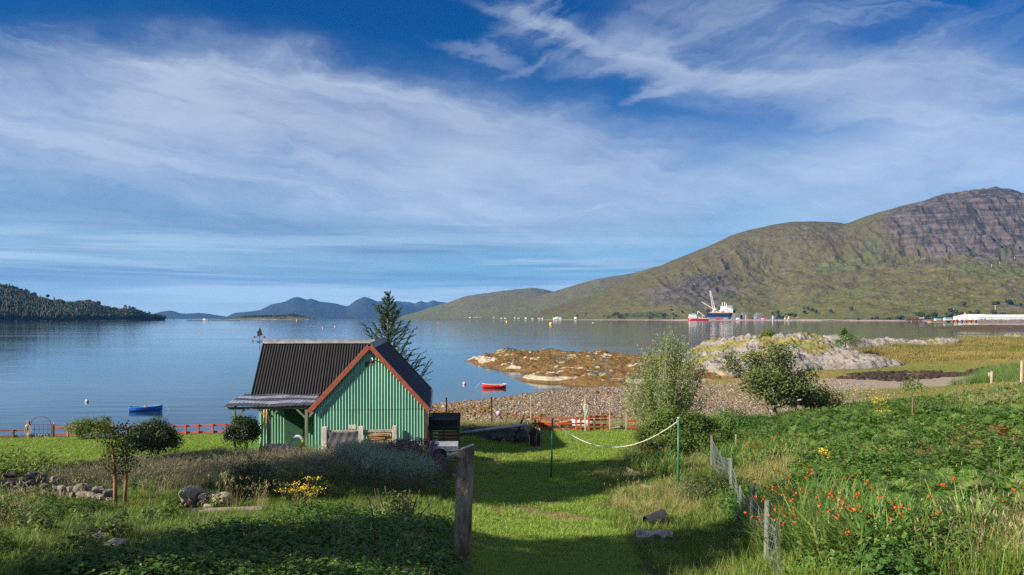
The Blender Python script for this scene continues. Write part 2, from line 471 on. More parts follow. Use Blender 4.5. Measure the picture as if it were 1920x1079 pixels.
_tf = np.linspace(_TT[0], _TT[-1], 500)
def _interp_cols(tf):
    out = np.zeros((len(tf), _raw.shape[1]))
    for j in range(_raw.shape[1]): out[:, j] = np.interp(tf, _TT, _raw[:, j])
    return out
_HG = _interp_cols(_tf)
def _gauss(a, s, ax):
    k = np.exp(-0.5 * (np.arange(-3 * s, 3 * s + 1) / s) ** 2); k /= k.sum(); n = 3 * s
    a = np.concatenate([np.repeat(np.take(a, [0], ax), n, ax), a, np.repeat(np.take(a, [-1], ax), n, ax)], ax)
    return np.apply_along_axis(lambda v: np.convolve(v, k, 'valid'), ax, a)
_HG = _gauss(_gauss(_HG, 9, 0), 3, 1)


def bump_noise(x, y):
    far = sstep(60, 110, y)
    n = fbm(x * 0.22, y * 0.22, 4, 3) * 0.16 + fbm(x * 0.9, y * 0.9, 3, 9) * 0.035
    rough = sstep(3.5, 6.5, x - 0.15 * (y - 14)) * sstep(52, 42, y) + sstep(-1.5, -3.0, x) * sstep(34, 30, y)
    n = n * (0.35 + 0.9 * np.clip(rough, 0, 1)) * (1 - far)
    k = sstep(120, 150, y) * sstep(225, 195, y) * sstep(20, 40, x)
    return n + k * (fbm(x * 0.06, y * 0.06, 5, 12) * 1.1 + fbm(x * .3, y * .3, 3, 15) * 0.2) + far * (1 - k) * fbm(x * 0.12, y * 0.12, 4, 5) * 0.14


def H0(x, y):
    x = np.asarray(x, float); y = np.maximum(np.asarray(y, float), 2.0)
    t = np.clip(x / y, _tf[0], _tf[-1]); d = np.clip(np.log(y), np.log(2.0), np.log(320.0))
    i = (t - _tf[0]) / (_tf[-1] - _tf[0]) * (len(_tf) - 1); j = (d - np.log(2.0)) / (np.log(320.0) - np.log(2.0)) * (len(_DD) - 1)
    i0 = np.clip(i.astype(int), 0, len(_tf) - 2); j0 = np.clip(j.astype(int), 0, len(_DD) - 2); fi, fj = i - i0, j - j0
    return (_HG[i0, j0] * (1 - fi) * (1 - fj) + _HG[i0 + 1, j0] * fi * (1 - fj) + _HG[i0, j0 + 1] * (1 - fi) * fj + _HG[i0 + 1, j0 + 1] * fi * fj)
SHED_Z = 3.0
def H(x, y):
    x = np.asarray(x, float); y = np.asarray(y, float)
    z = H0(x, y) + bump_noise(x, y)
    # a level stance for the shed
    e = np.maximum(np.maximum(-13.6 - x, x + 2.4), np.maximum(34.2 - y, y - 44.5))
    k = sstep(1.6, 0.0, e)
    return z * (1 - k) + (SHED_Z - 0.02) * k
def Hs(x, y): return float(H(np.array([x]), np.array([y]))[0])
def G(px, d, dz=0.0):
    """Ground point under a photo column at depth d."""
    x = (px - 960) * d / FPX
    return Vector((x, d, Hs(x, d) + dz))


# zones of the shore, in metres -------------------------------------------------
def poly_in(px, py, poly):
    poly = np.asarray(poly, float); n = len(poly); r = np.zeros(np.shape(px), bool); j = n - 1
    for i in range(n):
        xi, yi = poly[i]; xj, yj = poly[j]
        c = ((yi > py) != (yj > py)) & (px < (xj - xi) * (py - yi) / (yj - yi + 1e-12) + xi)
        r ^= c; j = i
    return r
def lawn_left(y): return np.interp(y, [3, 10, 13, 20, 26, 31, 34, 60], [-0.9, -1.0, -0.95, -1.35, -1.9, -2.2, -2.4, -2.4])
def lawn_right(y): return np.interp(y, [3, 12, 14, 17, 20, 24, 28, 33, 40, 46, 60], [2.2, 2.5, 2.6, 2.7, 2.7, 3.0, 3.6, 4.6, 6.2, 7.2, 7.4])
def wobble(x, y, s=0.5, a=0.5, seed=21): return fbm(np.asarray(x) * s, np.asarray(y) * s, 4, seed) * a
def m_lawn(x, y):
    w = wobble(x, y, 0.5, 0.8)
    return sstep(-0.25, 0.25, x - lawn_left(y) + w * .5) * sstep(-0.3, 0.5, lawn_right(y) - x + w) * sstep(50, 48.2, y)
def m_lawn2(x, y):
    w = wobble(x, y, 0.3, 2.2)
    return sstep(0, 1.2, y - np.interp(x, [-40, -20, -17, -13.2, -12.5, -9], [26, 26.5, 28.0, 32.5, 34, 35]) + w) * sstep(46.6, 45.6, y) * sstep(-2.0, -3.5, x)
def fence_x(y): return np.interp(y, [3, 13.8, 16, 19, 22, 25, 28, 34, 44, 60], [4.2, 4.45, 4.8, 5.4, 6.05, 6.6, 7.1, 8.2, 9.6, 10])
def m_right(x, y): return sstep(-0.2, 0.4, x - fence_x(y)) * sstep(54, 46, y + wobble(x, y, .3, 3) - np.clip(x - 14, 0, 10) * 0.55)


def worn_lawn(x, y): return sstep(.56, .72, fbm(x * 1.5, y * 1.0, 3, 40) * .5 + .5 + (vnoise(x * .35, y * .3, 41) - .5) * .35)


def build_ground():
    tin = np.linspace(-0.80, 0.80, 560)
    tl = -0.80 - np.linspace(0, 1, 60)[1:] ** 1.5 * 2.6
    tr = 0.80 + np.linspace(0, 1, 40)[1:] ** 1.5 * 1.0
    t = np.concatenate([tl[::-1], tin, tr])
    d = np.concatenate([np.linspace(2.2, 10, 30)[:-1], np.exp(np.linspace(np.log(10), np.log(300), 430))])
    T, D = np.meshgrid(t, d); X = T * D; Y = D
    Z = np.maximum(H(X, Y), -2.8)
    v = np.stack([X, Y, Z], -1).reshape(-1, 3)
    x, y, z = X.ravel(), Y.ravel(), Z.ravel()
    c = np.zeros((len(x), 3))
    def lay(mask, col):
        nonlocal c
        c = c * (1 - mask[:, None]) + np.array(col)[None] * mask[:, None]
    lay(np.ones(len(x)), (0.075, 0.085, 0.022))                       # earth under rough growth
    beach = sstep(51.5, 54.5, y + wobble(x, y, .25, 1.5)) * (1 - sstep(24, 34, x - (y - 60) * 0.3))
    lay(beach, (0.20, 0.155, 0.112))
    lay(sstep(1.5, .6, z + wobble(x, y, .12, .8, 33)) * beach * 0.7, (0.15, 0.10, 0.065))
    right = sstep(8, 12, x) * sstep(46, 52, y)
    lay(right * sstep(15, 22, x - (y - 60) * 0.16 + wobble(x, y, .06, 10, 44)), (0.165, 0.185, 0.042))   # turf flats
    lay(right * sstep(95, 100, y + wobble(x, y, .08, 6)) * sstep(20, 24, x) * sstep(.35, .6, vnoise(x * .07, y * .09, 46)), (0.25, 0.21, 0.065))
    k = sstep(118, 132, y + wobble(x, y, .07, 16)) * sstep(28, 34, x)
    lay(k * (0.75 + 0.0 * x), (0.34, 0.27, 0.095))                    # dry grass knolls
    # shingle pan and the channel of dark wrack on the flats
    pan = sstep(1.0, .55, ((x - 43) / 17) ** 2 + ((y - 92) / 10) ** 2 + wobble(x, y, .1, 0.5)); lay(pan * sstep(15, 20, x), (0.30, 0.245, 0.19))
    wr = sstep(1.0, .5, ((x - 57 - (y - 97) * -0.4) / 14) ** 2 + ((y - 99) / 8) ** 2 + wobble(x, y, .13, 1.3, 61)); lay(wr * sstep(.35, .6, vnoise(x * .35, y * .5, 62)) * .9, (0.035, 0.022, 0.016))
    wr2 = sstep(1.0, .5, ((x - 59) / 12) ** 2 + ((y - 138) / 3.2) ** 2 + wobble(x, y, .13, 1.0, 64)); lay(wr2, (0.04, 0.025, 0.018))
    wr3 = sstep(1.0, .5, ((x - 49) / 15) ** 2 + ((y - 123) / 1.6) ** 2 + wobble(x, y, .2, 1.2, 67)); lay(wr3, (0.045, 0.03, 0.02))
    al = sstep(1.0, .4, ((x - 17.5) / 6.5) ** 2 + ((y - 84) / 1.6) ** 2 + wobble(x, y, .2, .8, 69)); lay(al, (0.045, 0.10, 0.015))
    lw = np.clip(m_lawn(x, y) + m_lawn2(x, y), 0, 1)
    lay(lw, (0.130, 0.215, 0.042))
    lay(worn_lawn(x, y) * sstep(.5, 1, lw) * 0.8, (0.25, 0.17, 0.085))
    me = np_mesh('ground', v, grid_faces(len(d), len(t)), ground_mat(), True, {'zone': ('FLOAT_COLOR', np.concatenate([c, np.ones((len(c), 1))], 1))})
    return tag(link_mesh('ground', me), 'garden lawn and rough ground running down to a shingle beach', kind='structure')


def ground_mat():
    m, nt, b = new_mat('ground')
    a = nt.nodes.new('ShaderNodeAttribute'); a.attribute_name = 'zone'
    g = nt.nodes.new('ShaderNodeNewGeometry'); pos = g.outputs['Position']
    n1 = tnoise(nt, pos, 0.9, 6, 0.65); n2 = tnoise(nt, pos, 7.0, 6, 0.7); n3 = tnoise(nt, pos, 0.16, 4, 0.6)
    hs = nt.nodes.new('ShaderNodeHueSaturation'); nt.links.new(a.outputs['Color'], hs.inputs['Color'])
    nt.links.new(((n1 - 0.5) * 1.0 + (n2 - 0.5) * 1.5 + 1.0).max(0.25).k, hs.inputs['Value'])
    nt.links.new(((n3 - 0.5) * 0.12 + 0.5).k, hs.inputs['Hue'])
    nt.links.new(hs.outputs[0], b.inputs['Base Color'])
    b.inputs['Roughness'].default_value = 0.9; b.inputs['Specular IOR Level'].default_value = 0.12
    bn = nt.nodes.new('ShaderNodeBump'); bn.inputs['Strength'].default_value = 0.9; bn.inputs['Distance'].default_value = 0.12
    nt.links.new((n2 + tnoise(nt, pos, 22.0, 4, 0.7) * 0.5).k, bn.inputs['Height']); nt.links.new(bn.outputs[0], b.inputs['Normal'])
    return m


def water_mat():
    m, nt, b = new_mat('water')
    b.inputs['Base Color'].default_value = (0.012, 0.032, 0.045, 1)
    b.inputs['IOR'].default_value = 1.333; b.inputs['Specular IOR Level'].default_value = 0.5
    b.inputs['Roughness'].default_value = 0.045
    g = nt.nodes.new('ShaderNodeNewGeometry'); sp = nt.nodes.new('ShaderNodeSeparateXYZ'); nt.links.new(g.outputs['Position'], sp.inputs[0])
    x, y = S(nt, sp.outputs[0]), S(nt, sp.outputs[1])
    # long lazy swell lines plus fine ripples; patches of calm
    sw = tnoise(nt, combine(nt, x * 0.10, y * 0.42), 1.0, 3, 0.5)
    rp = tnoise(nt, combine(nt, x * 0.6, y * 1.9), 1.0, 4, 0.6)
    calm = tnoise(nt, combine(nt, x * 0.006, y * 0.02), 1.0, 4, 0.6).ss(0.35, 0.65)
    h = (sw * 0.075 + rp * 0.016 * (calm * 0.9 + 0.25))
    bn = nt.nodes.new('ShaderNodeBump'); bn.inputs['Strength'].default_value = 0.55; bn.inputs['Distance'].default_value = 1.0
    nt.links.new(h.k, bn.inputs['Height']); nt.links.new(bn.outputs[0], b.inputs['Normal'])
    nt.links.new((calm * 0.05 + 0.03).k, b.inputs['Roughness'])
    return m


def build_water():
    d = np.array([30, 60, 100, 200, 500, 1200, 3000, 8000, 24000.0])
    v = []; f = []
    xs = np.linspace(-1, 1, 9)
    for r in d:
        for q in xs: v.append((q * (60 + r * 0.98), r, 0.0))
    me = np_mesh('water', v, grid_faces(len(d), len(xs)), water_mat())
    return tag(link_mesh('water', me), 'calm sea loch reflecting the sky and hills', kind='structure')


# ------------------------------------------------------------------ hills
def hill_mat(name, lowc, highc, rockc, woodc, rock=(0.38, 0.66), wood=(0.6, 0.7), scale=1.0, rockbias=0.9):
    m, nt, b = new_mat(name)
    a = nt.nodes.new('ShaderNodeAttribute'); a.attribute_name = 'mask'
    sp = nt.nodes.new('ShaderNodeSeparateColor'); nt.links.new(a.outputs['Color'], sp.inputs[0])
    g = nt.nodes.new('ShaderNodeNewGeometry'); pos = g.outputs['Position']
    n1 = tnoise(nt, pos, 0.004 * scale, 8, 0.62); n2 = tnoise(nt, pos, 0.022 * scale, 8, 0.66, 0.3); n3 = tnoise(nt, pos, 0.075 * scale, 4, 0.7)
    rk, wd, hi = (S(nt, sp.outputs[i]) for i in range(3))
    base = mixc(nt, (hi + (n1 - 0.5) * 1.6).sat(), lowc, highc)
    base = mixc(nt, tnoise(nt, pos, 0.0022 * scale, 5, 0.6).ss(0.50, 0.62) * 0.55, base, (lowc[0] * 0.78, lowc[1] * 1.08, lowc[2] * 0.8))
    base = mixc(nt, (n2 - 0.42).op('MULTIPLY', 3.0, clamp=True), base, tuple(v * 1.35 for v in lowc))
    base = mixc(nt, n3.ss(0.52, 0.66) * 0.45, base, tuple(v * 0.45 for v in lowc))
    base = mixc(nt, (wd + (n2 - 0.5) * 1.6).ss(*wood), base, woodc)
    xyz = nt.nodes.new('ShaderNodeSeparateXYZ'); nt.links.new(pos, xyz.inputs[0]); X_, Y_, Z_ = (S(nt, xyz.outputs[i]) for i in range(3))
    strat = tnoise(nt, combine(nt, X_ * 0.004 * scale, Y_ * 0.004 * scale, Z_ * 0.050 * scale), 1.0, 6, 0.7, 0.4)
    crack = tnoise(nt, combine(nt, X_ * 0.032 * scale, Y_ * 0.012 * scale, Z_ * 0.006 * scale), 1.0, 6, 0.7, 0.4)
    rr = mixc(nt, (strat * 0.6 + crack * 0.5).ss(0.44, 0.66), tuple(v * 0.32 for v in rockc), rockc)
    base = mixc(nt, tnoise(nt, pos, 0.045 * scale, 3, 0.75).ss(0.60, 0.64) * (1.0 - hi.ss(0.25, 0.7)) * 0.8, base, tuple(v * 1.5 for v in rockc))
    base = mixc(nt, (rk * rockbias + (n2 - 0.5) * 0.75 + (n3 - 0.5) * 0.5 + (strat - 0.5) * 1.1 * rk).ss(*rock), base, rr)
    nt.links.new(base, b.inputs['Base Color']); b.inputs['Roughness'].default_value = 0.95; b.inputs['Specular IOR Level'].default_value = 0.05
    bn = nt.nodes.new('ShaderNodeBump'); bn.inputs['Strength'].default_value = 0.8; bn.inputs['Distance'].default_value = 14.0 / scale
    nt.links.new((n2 + n3 * 0.4 + rk * (strat + crack * 1.2)).k, bn.inputs['Height']); nt.links.new(bn.outputs[0], b.inputs['Normal'])
    return m


def hill(name, sil, shore, depth, material, nr=150, nc=400, relief=1.0, prof=None, seed=0, label=None, rockf=None, woodf=None, back=0.35, crag=None):
    """A hill range: its skyline (column, row) stands at `depth` per column, its foot on the shore line."""
    px = np.array([p[0] for p in sil], float); py = np.array([p[1] for p in sil], float)
    c = np.linspace(px[0], px[-1], nc)
    row = np.interp(c, px, py)
    row = row + fbm(c * 0.045, c * 0 + seed * 3.1, 4, seed) * 1.3 * relief * np.clip((HOR + 1 - row) / 30, 0, 1)
    ds = np.interp(c, [p[0] for p in shore], [p[1] for p in shore])
    dr = np.interp(c, [p[0] for p in depth], [p[1] for p in depth]) if not np.isscalar(depth) else np.full(nc, float(depth))
    kk = max(3, nc // 40); ker = np.hanning(2 * kk + 1); ker /= ker.sum()
    sm = lambda a, n=1: np.convolve(np.pad(a, kk, 'edge'), ker, 'valid')
    ds, dr = sm(sm(ds)), sm(sm(dr))
    zr = np.maximum(CAMZ + (HOR - row) * dr / FPX, 0.5); zrs = sm(sm(zr))
    s = np.concatenate([np.linspace(0, 1, nr), 1 + np.linspace(0, 1, 16)[1:] * back])
    Sg, Cg = np.meshgrid(s, c, indexing='ij')
    DS, DR, ZR = ds[None, :], dr[None, :], zr[None, :]
    Dg = DS + (DR - DS) * Sg
    sp = np.clip(Sg, 0, 1)
    pf = prof(sp, Cg) if prof is not None else sp ** 1.25
    wz = np.clip((sp - .55) / .45, 0, 1) ** 1.5
    ZR = ZR * wz + zrs[None, :] * (1 - wz)
    Xg = (Cg - 960) * Dg / FPX
    Zg = ZR * pf
    u, w = Xg / 900.0, Dg / 900.0
    nz = ridged(u * 1.6, w * 1.6, 6, seed + 1) - 0.55
    nz2 = fbm(u * 5, w * 5, 6, seed + 4, 0.62)
    env = np.sin(PI * np.clip(sp, 0, 1)) ** 0.8 * (1 - 0.0 * sp)
    Zg = Zg + (nz * 0.10 + nz2 * 0.045) * ZR * env * relief
    if crag is not None:
        cg = crag(sp, Cg); hz = ZR * 0.055
        terr = np.abs(((Zg + (vnoise(u * 3, w * 3, seed + 9) - .5) * hz * 3) / hz) % 1.0 - .5) * 2
        gul = ridged(u * 9, w * 2.2, 4, seed + 6)
        Zg = Zg + cg * (hz * .42 * (terr - .5) + (gul - .62) * ZR * .11 + fbm(u * 22, w * 22, 4, seed + 8, .6) * ZR * .028) * np.clip((1 - sp) * 3.5, .02, 1)
    beyond = np.clip((Sg - 1) / back, 0, 1)
    Zg = Zg * (1 - beyond ** 1.3) - beyond * 2.5
    Zg = np.where(sp < 1e-6, -1.5, Zg)
    # steepness
    gz = np.abs(np.gradient(Zg, axis=0)) / np.maximum(np.abs(np.gradient(Dg, axis=0)), 1e-3)
    steep = np.clip(gz / 0.75, 0, 1)
    rk = rockf(sp, Cg, steep, nz, nz2) if rockf else steep * 0.8
    wd = woodf(sp, Cg, steep, nz, nz2) if woodf else np.zeros_like(steep)
    hi = sp ** 0.9
    att = np.stack([np.clip(rk, 0, 1), np.clip(wd, 0, 1), np.clip(hi, 0, 1), np.ones_like(hi)], -1).reshape(-1, 4)
    HILLS.setdefault(name, []).append((Xg, Dg, Zg, sp))
    v = np.stack([Xg, Dg, Zg], -1).reshape(-1, 3)
    me = np_mesh(name, v, grid_faces(len(s), nc), material, True, {'mask': ('FLOAT_COLOR', att)})
    return tag(link_mesh(name, me), label, kind='structure')


HILLS = {}
def build_hills():
    # right-hand mountain with its crags
    # (column, row) of the skyline
    silA = [(1000,596.5),(1012,584),(1040,576),(1075,563),(1110,553),(1150,536),(1190,519),(1227,503),(1260,489),(1300,473),(1330,461),(1365,444),(1400,432),(1440,423),(1480,417),(1520,415),(1560,416),(1583,420),(1590,418),(1620,407),(1660,395),(1700,384),(1730,378),(1760,370),(1790,364),(1820,360),(1860,357),(1890,357),(1908,359),(1916,364),(1930,364),(1980,368),(2060,372),(2200,420),(2500,470)]
    shoreA = [(1000, 4300), (1200, 3650), (1290, 3350), (1450, 3250), (1510, 2800), (1600, 2550), (1800, 2250), (1920, 2200), (2500, 2000)]
    depA = [(1000, 4700), (1100, 4900), (1230, 5200), (1400, 5300), (1900, 5200), (2500, 5000)]
    def profA(s, c):
        # gentle apron, then steep crags to the top; the crag line climbs to the right
        k = sstep(1180, 1480, c); r = sstep(1560, 1760, c)
        a = np.interp(s, [0, .05, .25, .5, .68, .76, .88, 1.0], [0, .012, .12, .27, .46, .70, .90, 1.0])
        b = s ** 1.15
        e = np.interp(s, [0, .05, .25, .5, .70, .76, .82, .90, 1.0], [0, .012, .13, .27, .42, .60, .83, .94, 1.0])
        return b * (1 - k) + k * (a * (1 - r) + e * r)
    def rockA(s, c, st, n, n2):
        crag = sstep(.50, .80, s + n2 * .22 + n * .12) * sstep(1250, 1500, c) * (0.26 + 0.62 * sstep(1620, 1780, c)) + st * .22
        spur = sstep(1120, 1250, c) * sstep(1480, 1330, c) * (0.16 + 0.40 * sstep(.12, .3, s) * sstep(.75, .5, s))
        gully = np.exp(-((c - (1586 + (1 - s) * 60 * 0)) / 5.0) ** 2) * sstep(.66, .74, s) * 0.0
        low = sstep(.03, .10, s) * sstep(.34, .18, s) * sstep(1500, 1750, c) * (.20 + n2 * .9)
        return np.clip(crag * (1 - 0.25 * sstep(.93, 1, s)) + spur + np.clip(low, 0, .8) + gully + n2 * .25, 0, 1)
    def cragA(s, c): return np.clip(sstep(.55, .68, s) * sstep(1250, 1480, c) * (.55 + .6 * sstep(1600, 1780, c)) + sstep(1090, 1230, c) * sstep(1500, 1330, c) * sstep(.08, .25, s) * .6, 0, 1.2)
    def woodA(s, c, st, n, n2):
        lowbelt = sstep(.115, .02, s) * (0.55 + n2 * .5) * sstep(1460, 1500, c)
        spur = np.exp(-((s - .10 - (c - 1180) * -.0004) / .09) ** 2) * sstep(1060, 1150, c) * sstep(1330, 1240, c) * .75
        return np.clip(lowbelt + spur + n2 * .15, 0, 1)
    mA = hill_mat('mountain_moor', (0.094, 0.089, 0.029), (0.078, 0.058, 0.032), (0.118, 0.097, 0.088), (0.035, 0.050, 0.018), scale=1.0)
    hill('mountain', silA, shoreA, depA, mA, 300, 900, 1.0, profA, 2, 'brown and green mountain with grey crags along its top', rockA, woodA, crag=cragA)
    silB = [(860,597),(880,590),(934,572),(975,563),(1009,556),(1040,546),(1084,533),(1115,525),(1143,519),(1181,514),(1230,500),(1280,490),(1330,480)]
    mB = hill_mat('ridge_moor', (0.105, 0.10, 0.045), (0.095, 0.080, 0.048), (0.13, 0.11, 0.10), (0.035, 0.05, 0.022), rockbias=0.55, scale=0.8)
    hill('hill', silB, [(860, 5600), (1330, 4600)], [(860, 6400), (1330, 7200)], mB, 110, 300, 0.9, None, 5, 'brown ridge running down to the water')
    silC = [(740,597.2),(746,595.5),(768,589),(790,583),(820,573),(849,564),(871,556),(902,551),(934,547),(968,542),(996,540),(1018,542),(1037,547),(1080,552),(1130,556)]
    hill('hill', silC, [(740, 7200), (1130, 6200)], [(740, 7900), (1130, 8600)], mB, 90, 260, 0.9, None, 8, 'dark rounded hill at the far end of the ridge')
    # blue mountains over the sound
    mD = hill_mat('far_mountain', (0.028, 0.030, 0.024), (0.034, 0.032, 0.032), (0.045, 0.04, 0.042), (0.03, 0.04, 0.02), scale=0.35, rockbias=0.5)
    silD = [(420,596.5),(440,587),(463,585),(487,582),(510,571),(533,566),(548,559),(554,557.5),(560,557.5),(574,562),(583,560.5),(600,566),(627,569),(650,574),(656,572),(666,564),(676,559.5),(682,557),(688,558),(699,562),(708,566),(722,564),(735,566),(760,572),(800,580),(860,592),(900,597)]
    hill('mountain_range', silD, [(420, 14200), (900, 14200)], 17000, mD, 110, 420, 0.8, None, 11, 'blue hazy mountains across the sound')
    silE = [(690,590),(720,571),(743,564.5),(752,566),(767,567),(778,569),(784,566),(790,564.5),(796,567),(802,568),(808,565),(813,563.5),(822,566),(834,567),(850,571),(900,580)]
    hill('mountain_range', silE, [(690, 18500), (900, 18500)], 21500, mD, 60, 260, 0.8, None, 14, 'farthest jagged blue peaks under small clouds')
    silF = [(270,596.8),(285,590),(300,585),(317,582.5),(327,584),(338,588),(352,588.5),(372,587),(385,588),(398,590),(411,592),(430,595),(470,597)]
    hill('hill', silF, [(270, 15200), (470, 15200)], 17000, mD, 50, 180, 0.7, None, 17, 'low blue hill behind the wooded point')
    # wooded headland on the left
    silG = [(-420,500),(-200,515),(-60,530),(0,537),(10,535),(22,540),(34,545),(45,548),(55,552),(60,557),(72,556.5),(81,557),(88,558),(93,560),(100,563),(112,560.5),(118,562),(122,565),(137,565),(150,563.5),(165,563.5),(174,564),(182,567),(194,575),(206,577),(228,580),(258,584),(275,589),(292,594),(304,598),(309,599.6)]
    shoreG = [(-420, 1700), (0, 2240), (120, 2450), (250, 2900), (309, 3500)]
    depG = [(-420, 2300), (0, 2780), (120, 2900), (250, 3200), (309, 3650)]
    mG = hill_mat('headland_moor', (0.085, 0.075, 0.028), (0.11, 0.085, 0.042), (0.18, 0.15, 0.13), (0.026, 0.036, 0.016), scale=2.2, rockbias=0.45)
    def woodG(s, c, st, n, n2): return np.clip(sstep(.72, .5, s + n2 * .1) + sstep(70, 40, c) * .8, 0, 1)
    hill('headland', silG, shoreG, depG, mG, 110, 420, 0.8, lambda s, c: s ** 0.8, 20, 'dark wooded headland on the far shore', None, woodG)
    mI = hill_mat('island_moor', (0.10, 0.09, 0.035), (0.085, 0.085, 0.03), (0.30, 0.24, 0.18), (0.028, 0.04, 0.016), scale=3.0, rockbias=0.6)
    silI = [(392,599.2),(420,598),(440,596.5),(462,594.5),(480,593.5),(500,593.5),(518,594),(540,591),(547,590),(556,592),(570,594.5),(580,597),(586,599)]
    def rockI(s, c, st, n, n2): return sstep(.16, .05, s) * .95
    hill('island', silI, [(392, 4700), (586, 4700)], 4950, mI, 40, 200, 0.6, lambda s, c: s ** 0.55, 23, 'low wooded island in the loch', rockI, lambda s, c, st, n, n2: np.clip(.45 + n2, 0, 1))


def build_haze():
    me = bpy.data.meshes.new('haze')
    b = MB().box((0, 11500, 497), (60000, 26000, 1005))
    m = bpy.data.materials.new('haze'); m.use_nodes = True; nt = m.node_tree; nt.nodes.clear()
    o = nt.nodes.new('ShaderNodeOutputMaterial'); v = nt.nodes.new('ShaderNodeVolumePrincipled')
    v.inputs['Color'].default_value = (0.12, 0.43, 1.0, 1); v.inputs['Density'].default_value = HAZE
    v.inputs['Anisotropy'].default_value = 0.0
    nt.links.new(v.outputs[0], o.inputs['Volume'])
    return tag(b.build('haze', m), 'thin blue haze over the loch', kind='stuff')
HAZE = 2.1e-5

ground = build_ground()
water = build_water()
build_hills()
build_haze()

# ------------------------------------------------------------------ the corrugated shed and what stands about it
M = {}
def painted_iron(name, col, rust=(0.17, 0.075, 0.03), amt=(0.60, 0.72), streak=(0.6, 0.6, 0.6), sk=0.35, rough=0.45, vs=(9, 9, 0.7)):
    m, nt, b = new_mat(name); b.inputs['Specular IOR Level'].default_value = 0.22
    tc = nt.nodes.new('ShaderNodeTexCoord'); ob = tc.outputs['Object']
    mp = nt.nodes.new('ShaderNodeMapping'); nt.links.new(ob, mp.inputs[0]); mp.inputs['Scale'].default_value = vs
    n1 = tnoise(nt, mp.outputs[0], 1.0, 6, 0.65); n2 = tnoise(nt, ob, 2.2, 8, 0.7); n3 = tnoise(nt, ob, 26.0, 4, 0.6)
    g = nt.nodes.new('ShaderNodeNewGeometry')
    c = mixc(nt, (n2 - 0.3).op('MULTIPLY', 1.8, clamp=True), col, tuple(v * 0.72 for v in col))
    c = mixc(nt, n1.ss(0.52, 0.75) * sk, c, streak)
    c = mixc(nt, (n2 * 0.55 + n1 * 0.3 + n3 * 0.2).ss(*amt), c, rust)
    hs = nt.nodes.new('ShaderNodeHueSaturation'); nt.links.new(c, hs.inputs['Color'])
    oi = nt.nodes.new('ShaderNodeObjectInfo'); nt.links.new((S(nt, oi.outputs['Random']) * 0.16 + 0.92).k, hs.inputs['Value'])
    nt.links.new(hs.outputs[0], b.inputs['Base Color'])
    nt.links.new((n2 * 0.35 + (rough - 0.15)).k, b.inputs['Roughness'])
    bn = nt.nodes.new('ShaderNodeBump'); bn.inputs['Strength'].default_value = 0.10; bn.inputs['Distance'].default_value = 0.006
    nt.links.new((n2 + n3 * 0.5).k, bn.inputs['Height']); nt.links.new(bn.outputs[0], b.inputs['Normal'])
    return m
M['green'] = painted_iron('green_iron', (0.20, 0.43, 0.305), streak=(0.24, 0.38, 0.28), sk=0.30, amt=(0.615, 0.72))
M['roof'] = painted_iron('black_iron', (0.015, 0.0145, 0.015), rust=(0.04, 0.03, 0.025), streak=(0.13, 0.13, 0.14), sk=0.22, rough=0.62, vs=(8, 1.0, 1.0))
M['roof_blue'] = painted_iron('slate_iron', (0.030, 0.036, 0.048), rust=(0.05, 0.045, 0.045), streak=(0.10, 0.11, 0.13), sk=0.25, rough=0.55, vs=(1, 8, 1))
M['ridge'] = pmat('ridge_zinc', (0.27, 0.275, 0.285), (0.17, 0.17, 0.175), 3.0, 0.55, 0.2, c3=(0.18, 0.17, 0.16))
M['barge'] = pmat('red_paint', (0.34, 0.092, 0.055), (0.25, 0.07, 0.045), 5.0, 0.6, 0.2, c3=(0.38, 0.22, 0.15), t3=(.62, .75), s3=4)
M['sage'] = pmat('sage_timber', (0.20, 0.23, 0.13), (0.13, 0.15, 0.09), 6.0, 0.8, 0.3, stretch=(1, 1, .3), c3=(0.28, 0.26, 0.2))
M['clear'] = pmat('clear_sheet', (0.34, 0.36, 0.46), (0.19, 0.21, 0.27), 2.5, 0.22, 0.1, c3=(0.16, 0.17, 0.20), spec=0.6)
M['felt'] = pmat('old_felt', (0.030, 0.030, 0.036), (0.06, 0.06, 0.072), 6.0, 0.8, 0.5)
M['oarwood'] = pmat('varnished_wood', (0.62, 0.40, 0.18), (0.50, 0.30, 0.12), 6.0, 0.4, 0.1, stretch=(1, 1, .2))
M['oldwood'] = pmat('weathered_wood', (0.40, 0.36, 0.31), (0.22, 0.19, 0.16), 9.0, 0.9, 0.5, stretch=(1, 1, .25), island=0.15)
M['whitewood'] = pmat('bleached_wood', (0.62, 0.57, 0.50), (0.40, 0.35, 0.29), 7.0, 0.85, 0.4, stretch=(1, 1, .25))
M['firewood'] = pmat('cut_planks', (0.50, 0.30, 0.14), (0.30, 0.15, 0.06), 5.0, 0.8, 0.3, stretch=(.4, 1, 1), island=0.5)
M['tarp'] = pmat('grey_tarp', (0.13, 0.13, 0.14), (0.08, 0.08, 0.09), 4.0, 0.5, 0.3)
M['darkred'] = pmat('dark_red_timber', (0.21, 0.078, 0.055), (0.13, 0.05, 0.038), 6.0, 0.8, 0.3, stretch=(.4, 1, 1), island=0.2)
M['blackfelt'] = pmat('black_felt', (0.016, 0.018, 0.022), (0.03, 0.032, 0.036), 9.0, 0.75, 0.5)
M['white'] = pmat('white_paint', (0.70, 0.70, 0.68), (0.55, 0.55, 0.53), 5.0, 0.5, 0.1, c3=(0.36, 0.32, 0.27))
M['rubber'] = pmat('rubber', (0.016, 0.016, 0.017), (0.03, 0.03, 0.03), 20.0, 0.85, 0.3)
M['galv'] = pmat('galvanised', (0.42, 0.44, 0.48), (0.30, 0.31, 0.34), 6.0, 0.45, 0.15, metal=0.3)
M['iron'] = pmat('rusty_iron', (0.055, 0.038, 0.030), (0.11, 0.055, 0.030), 12.0, 0.85, 0.3)
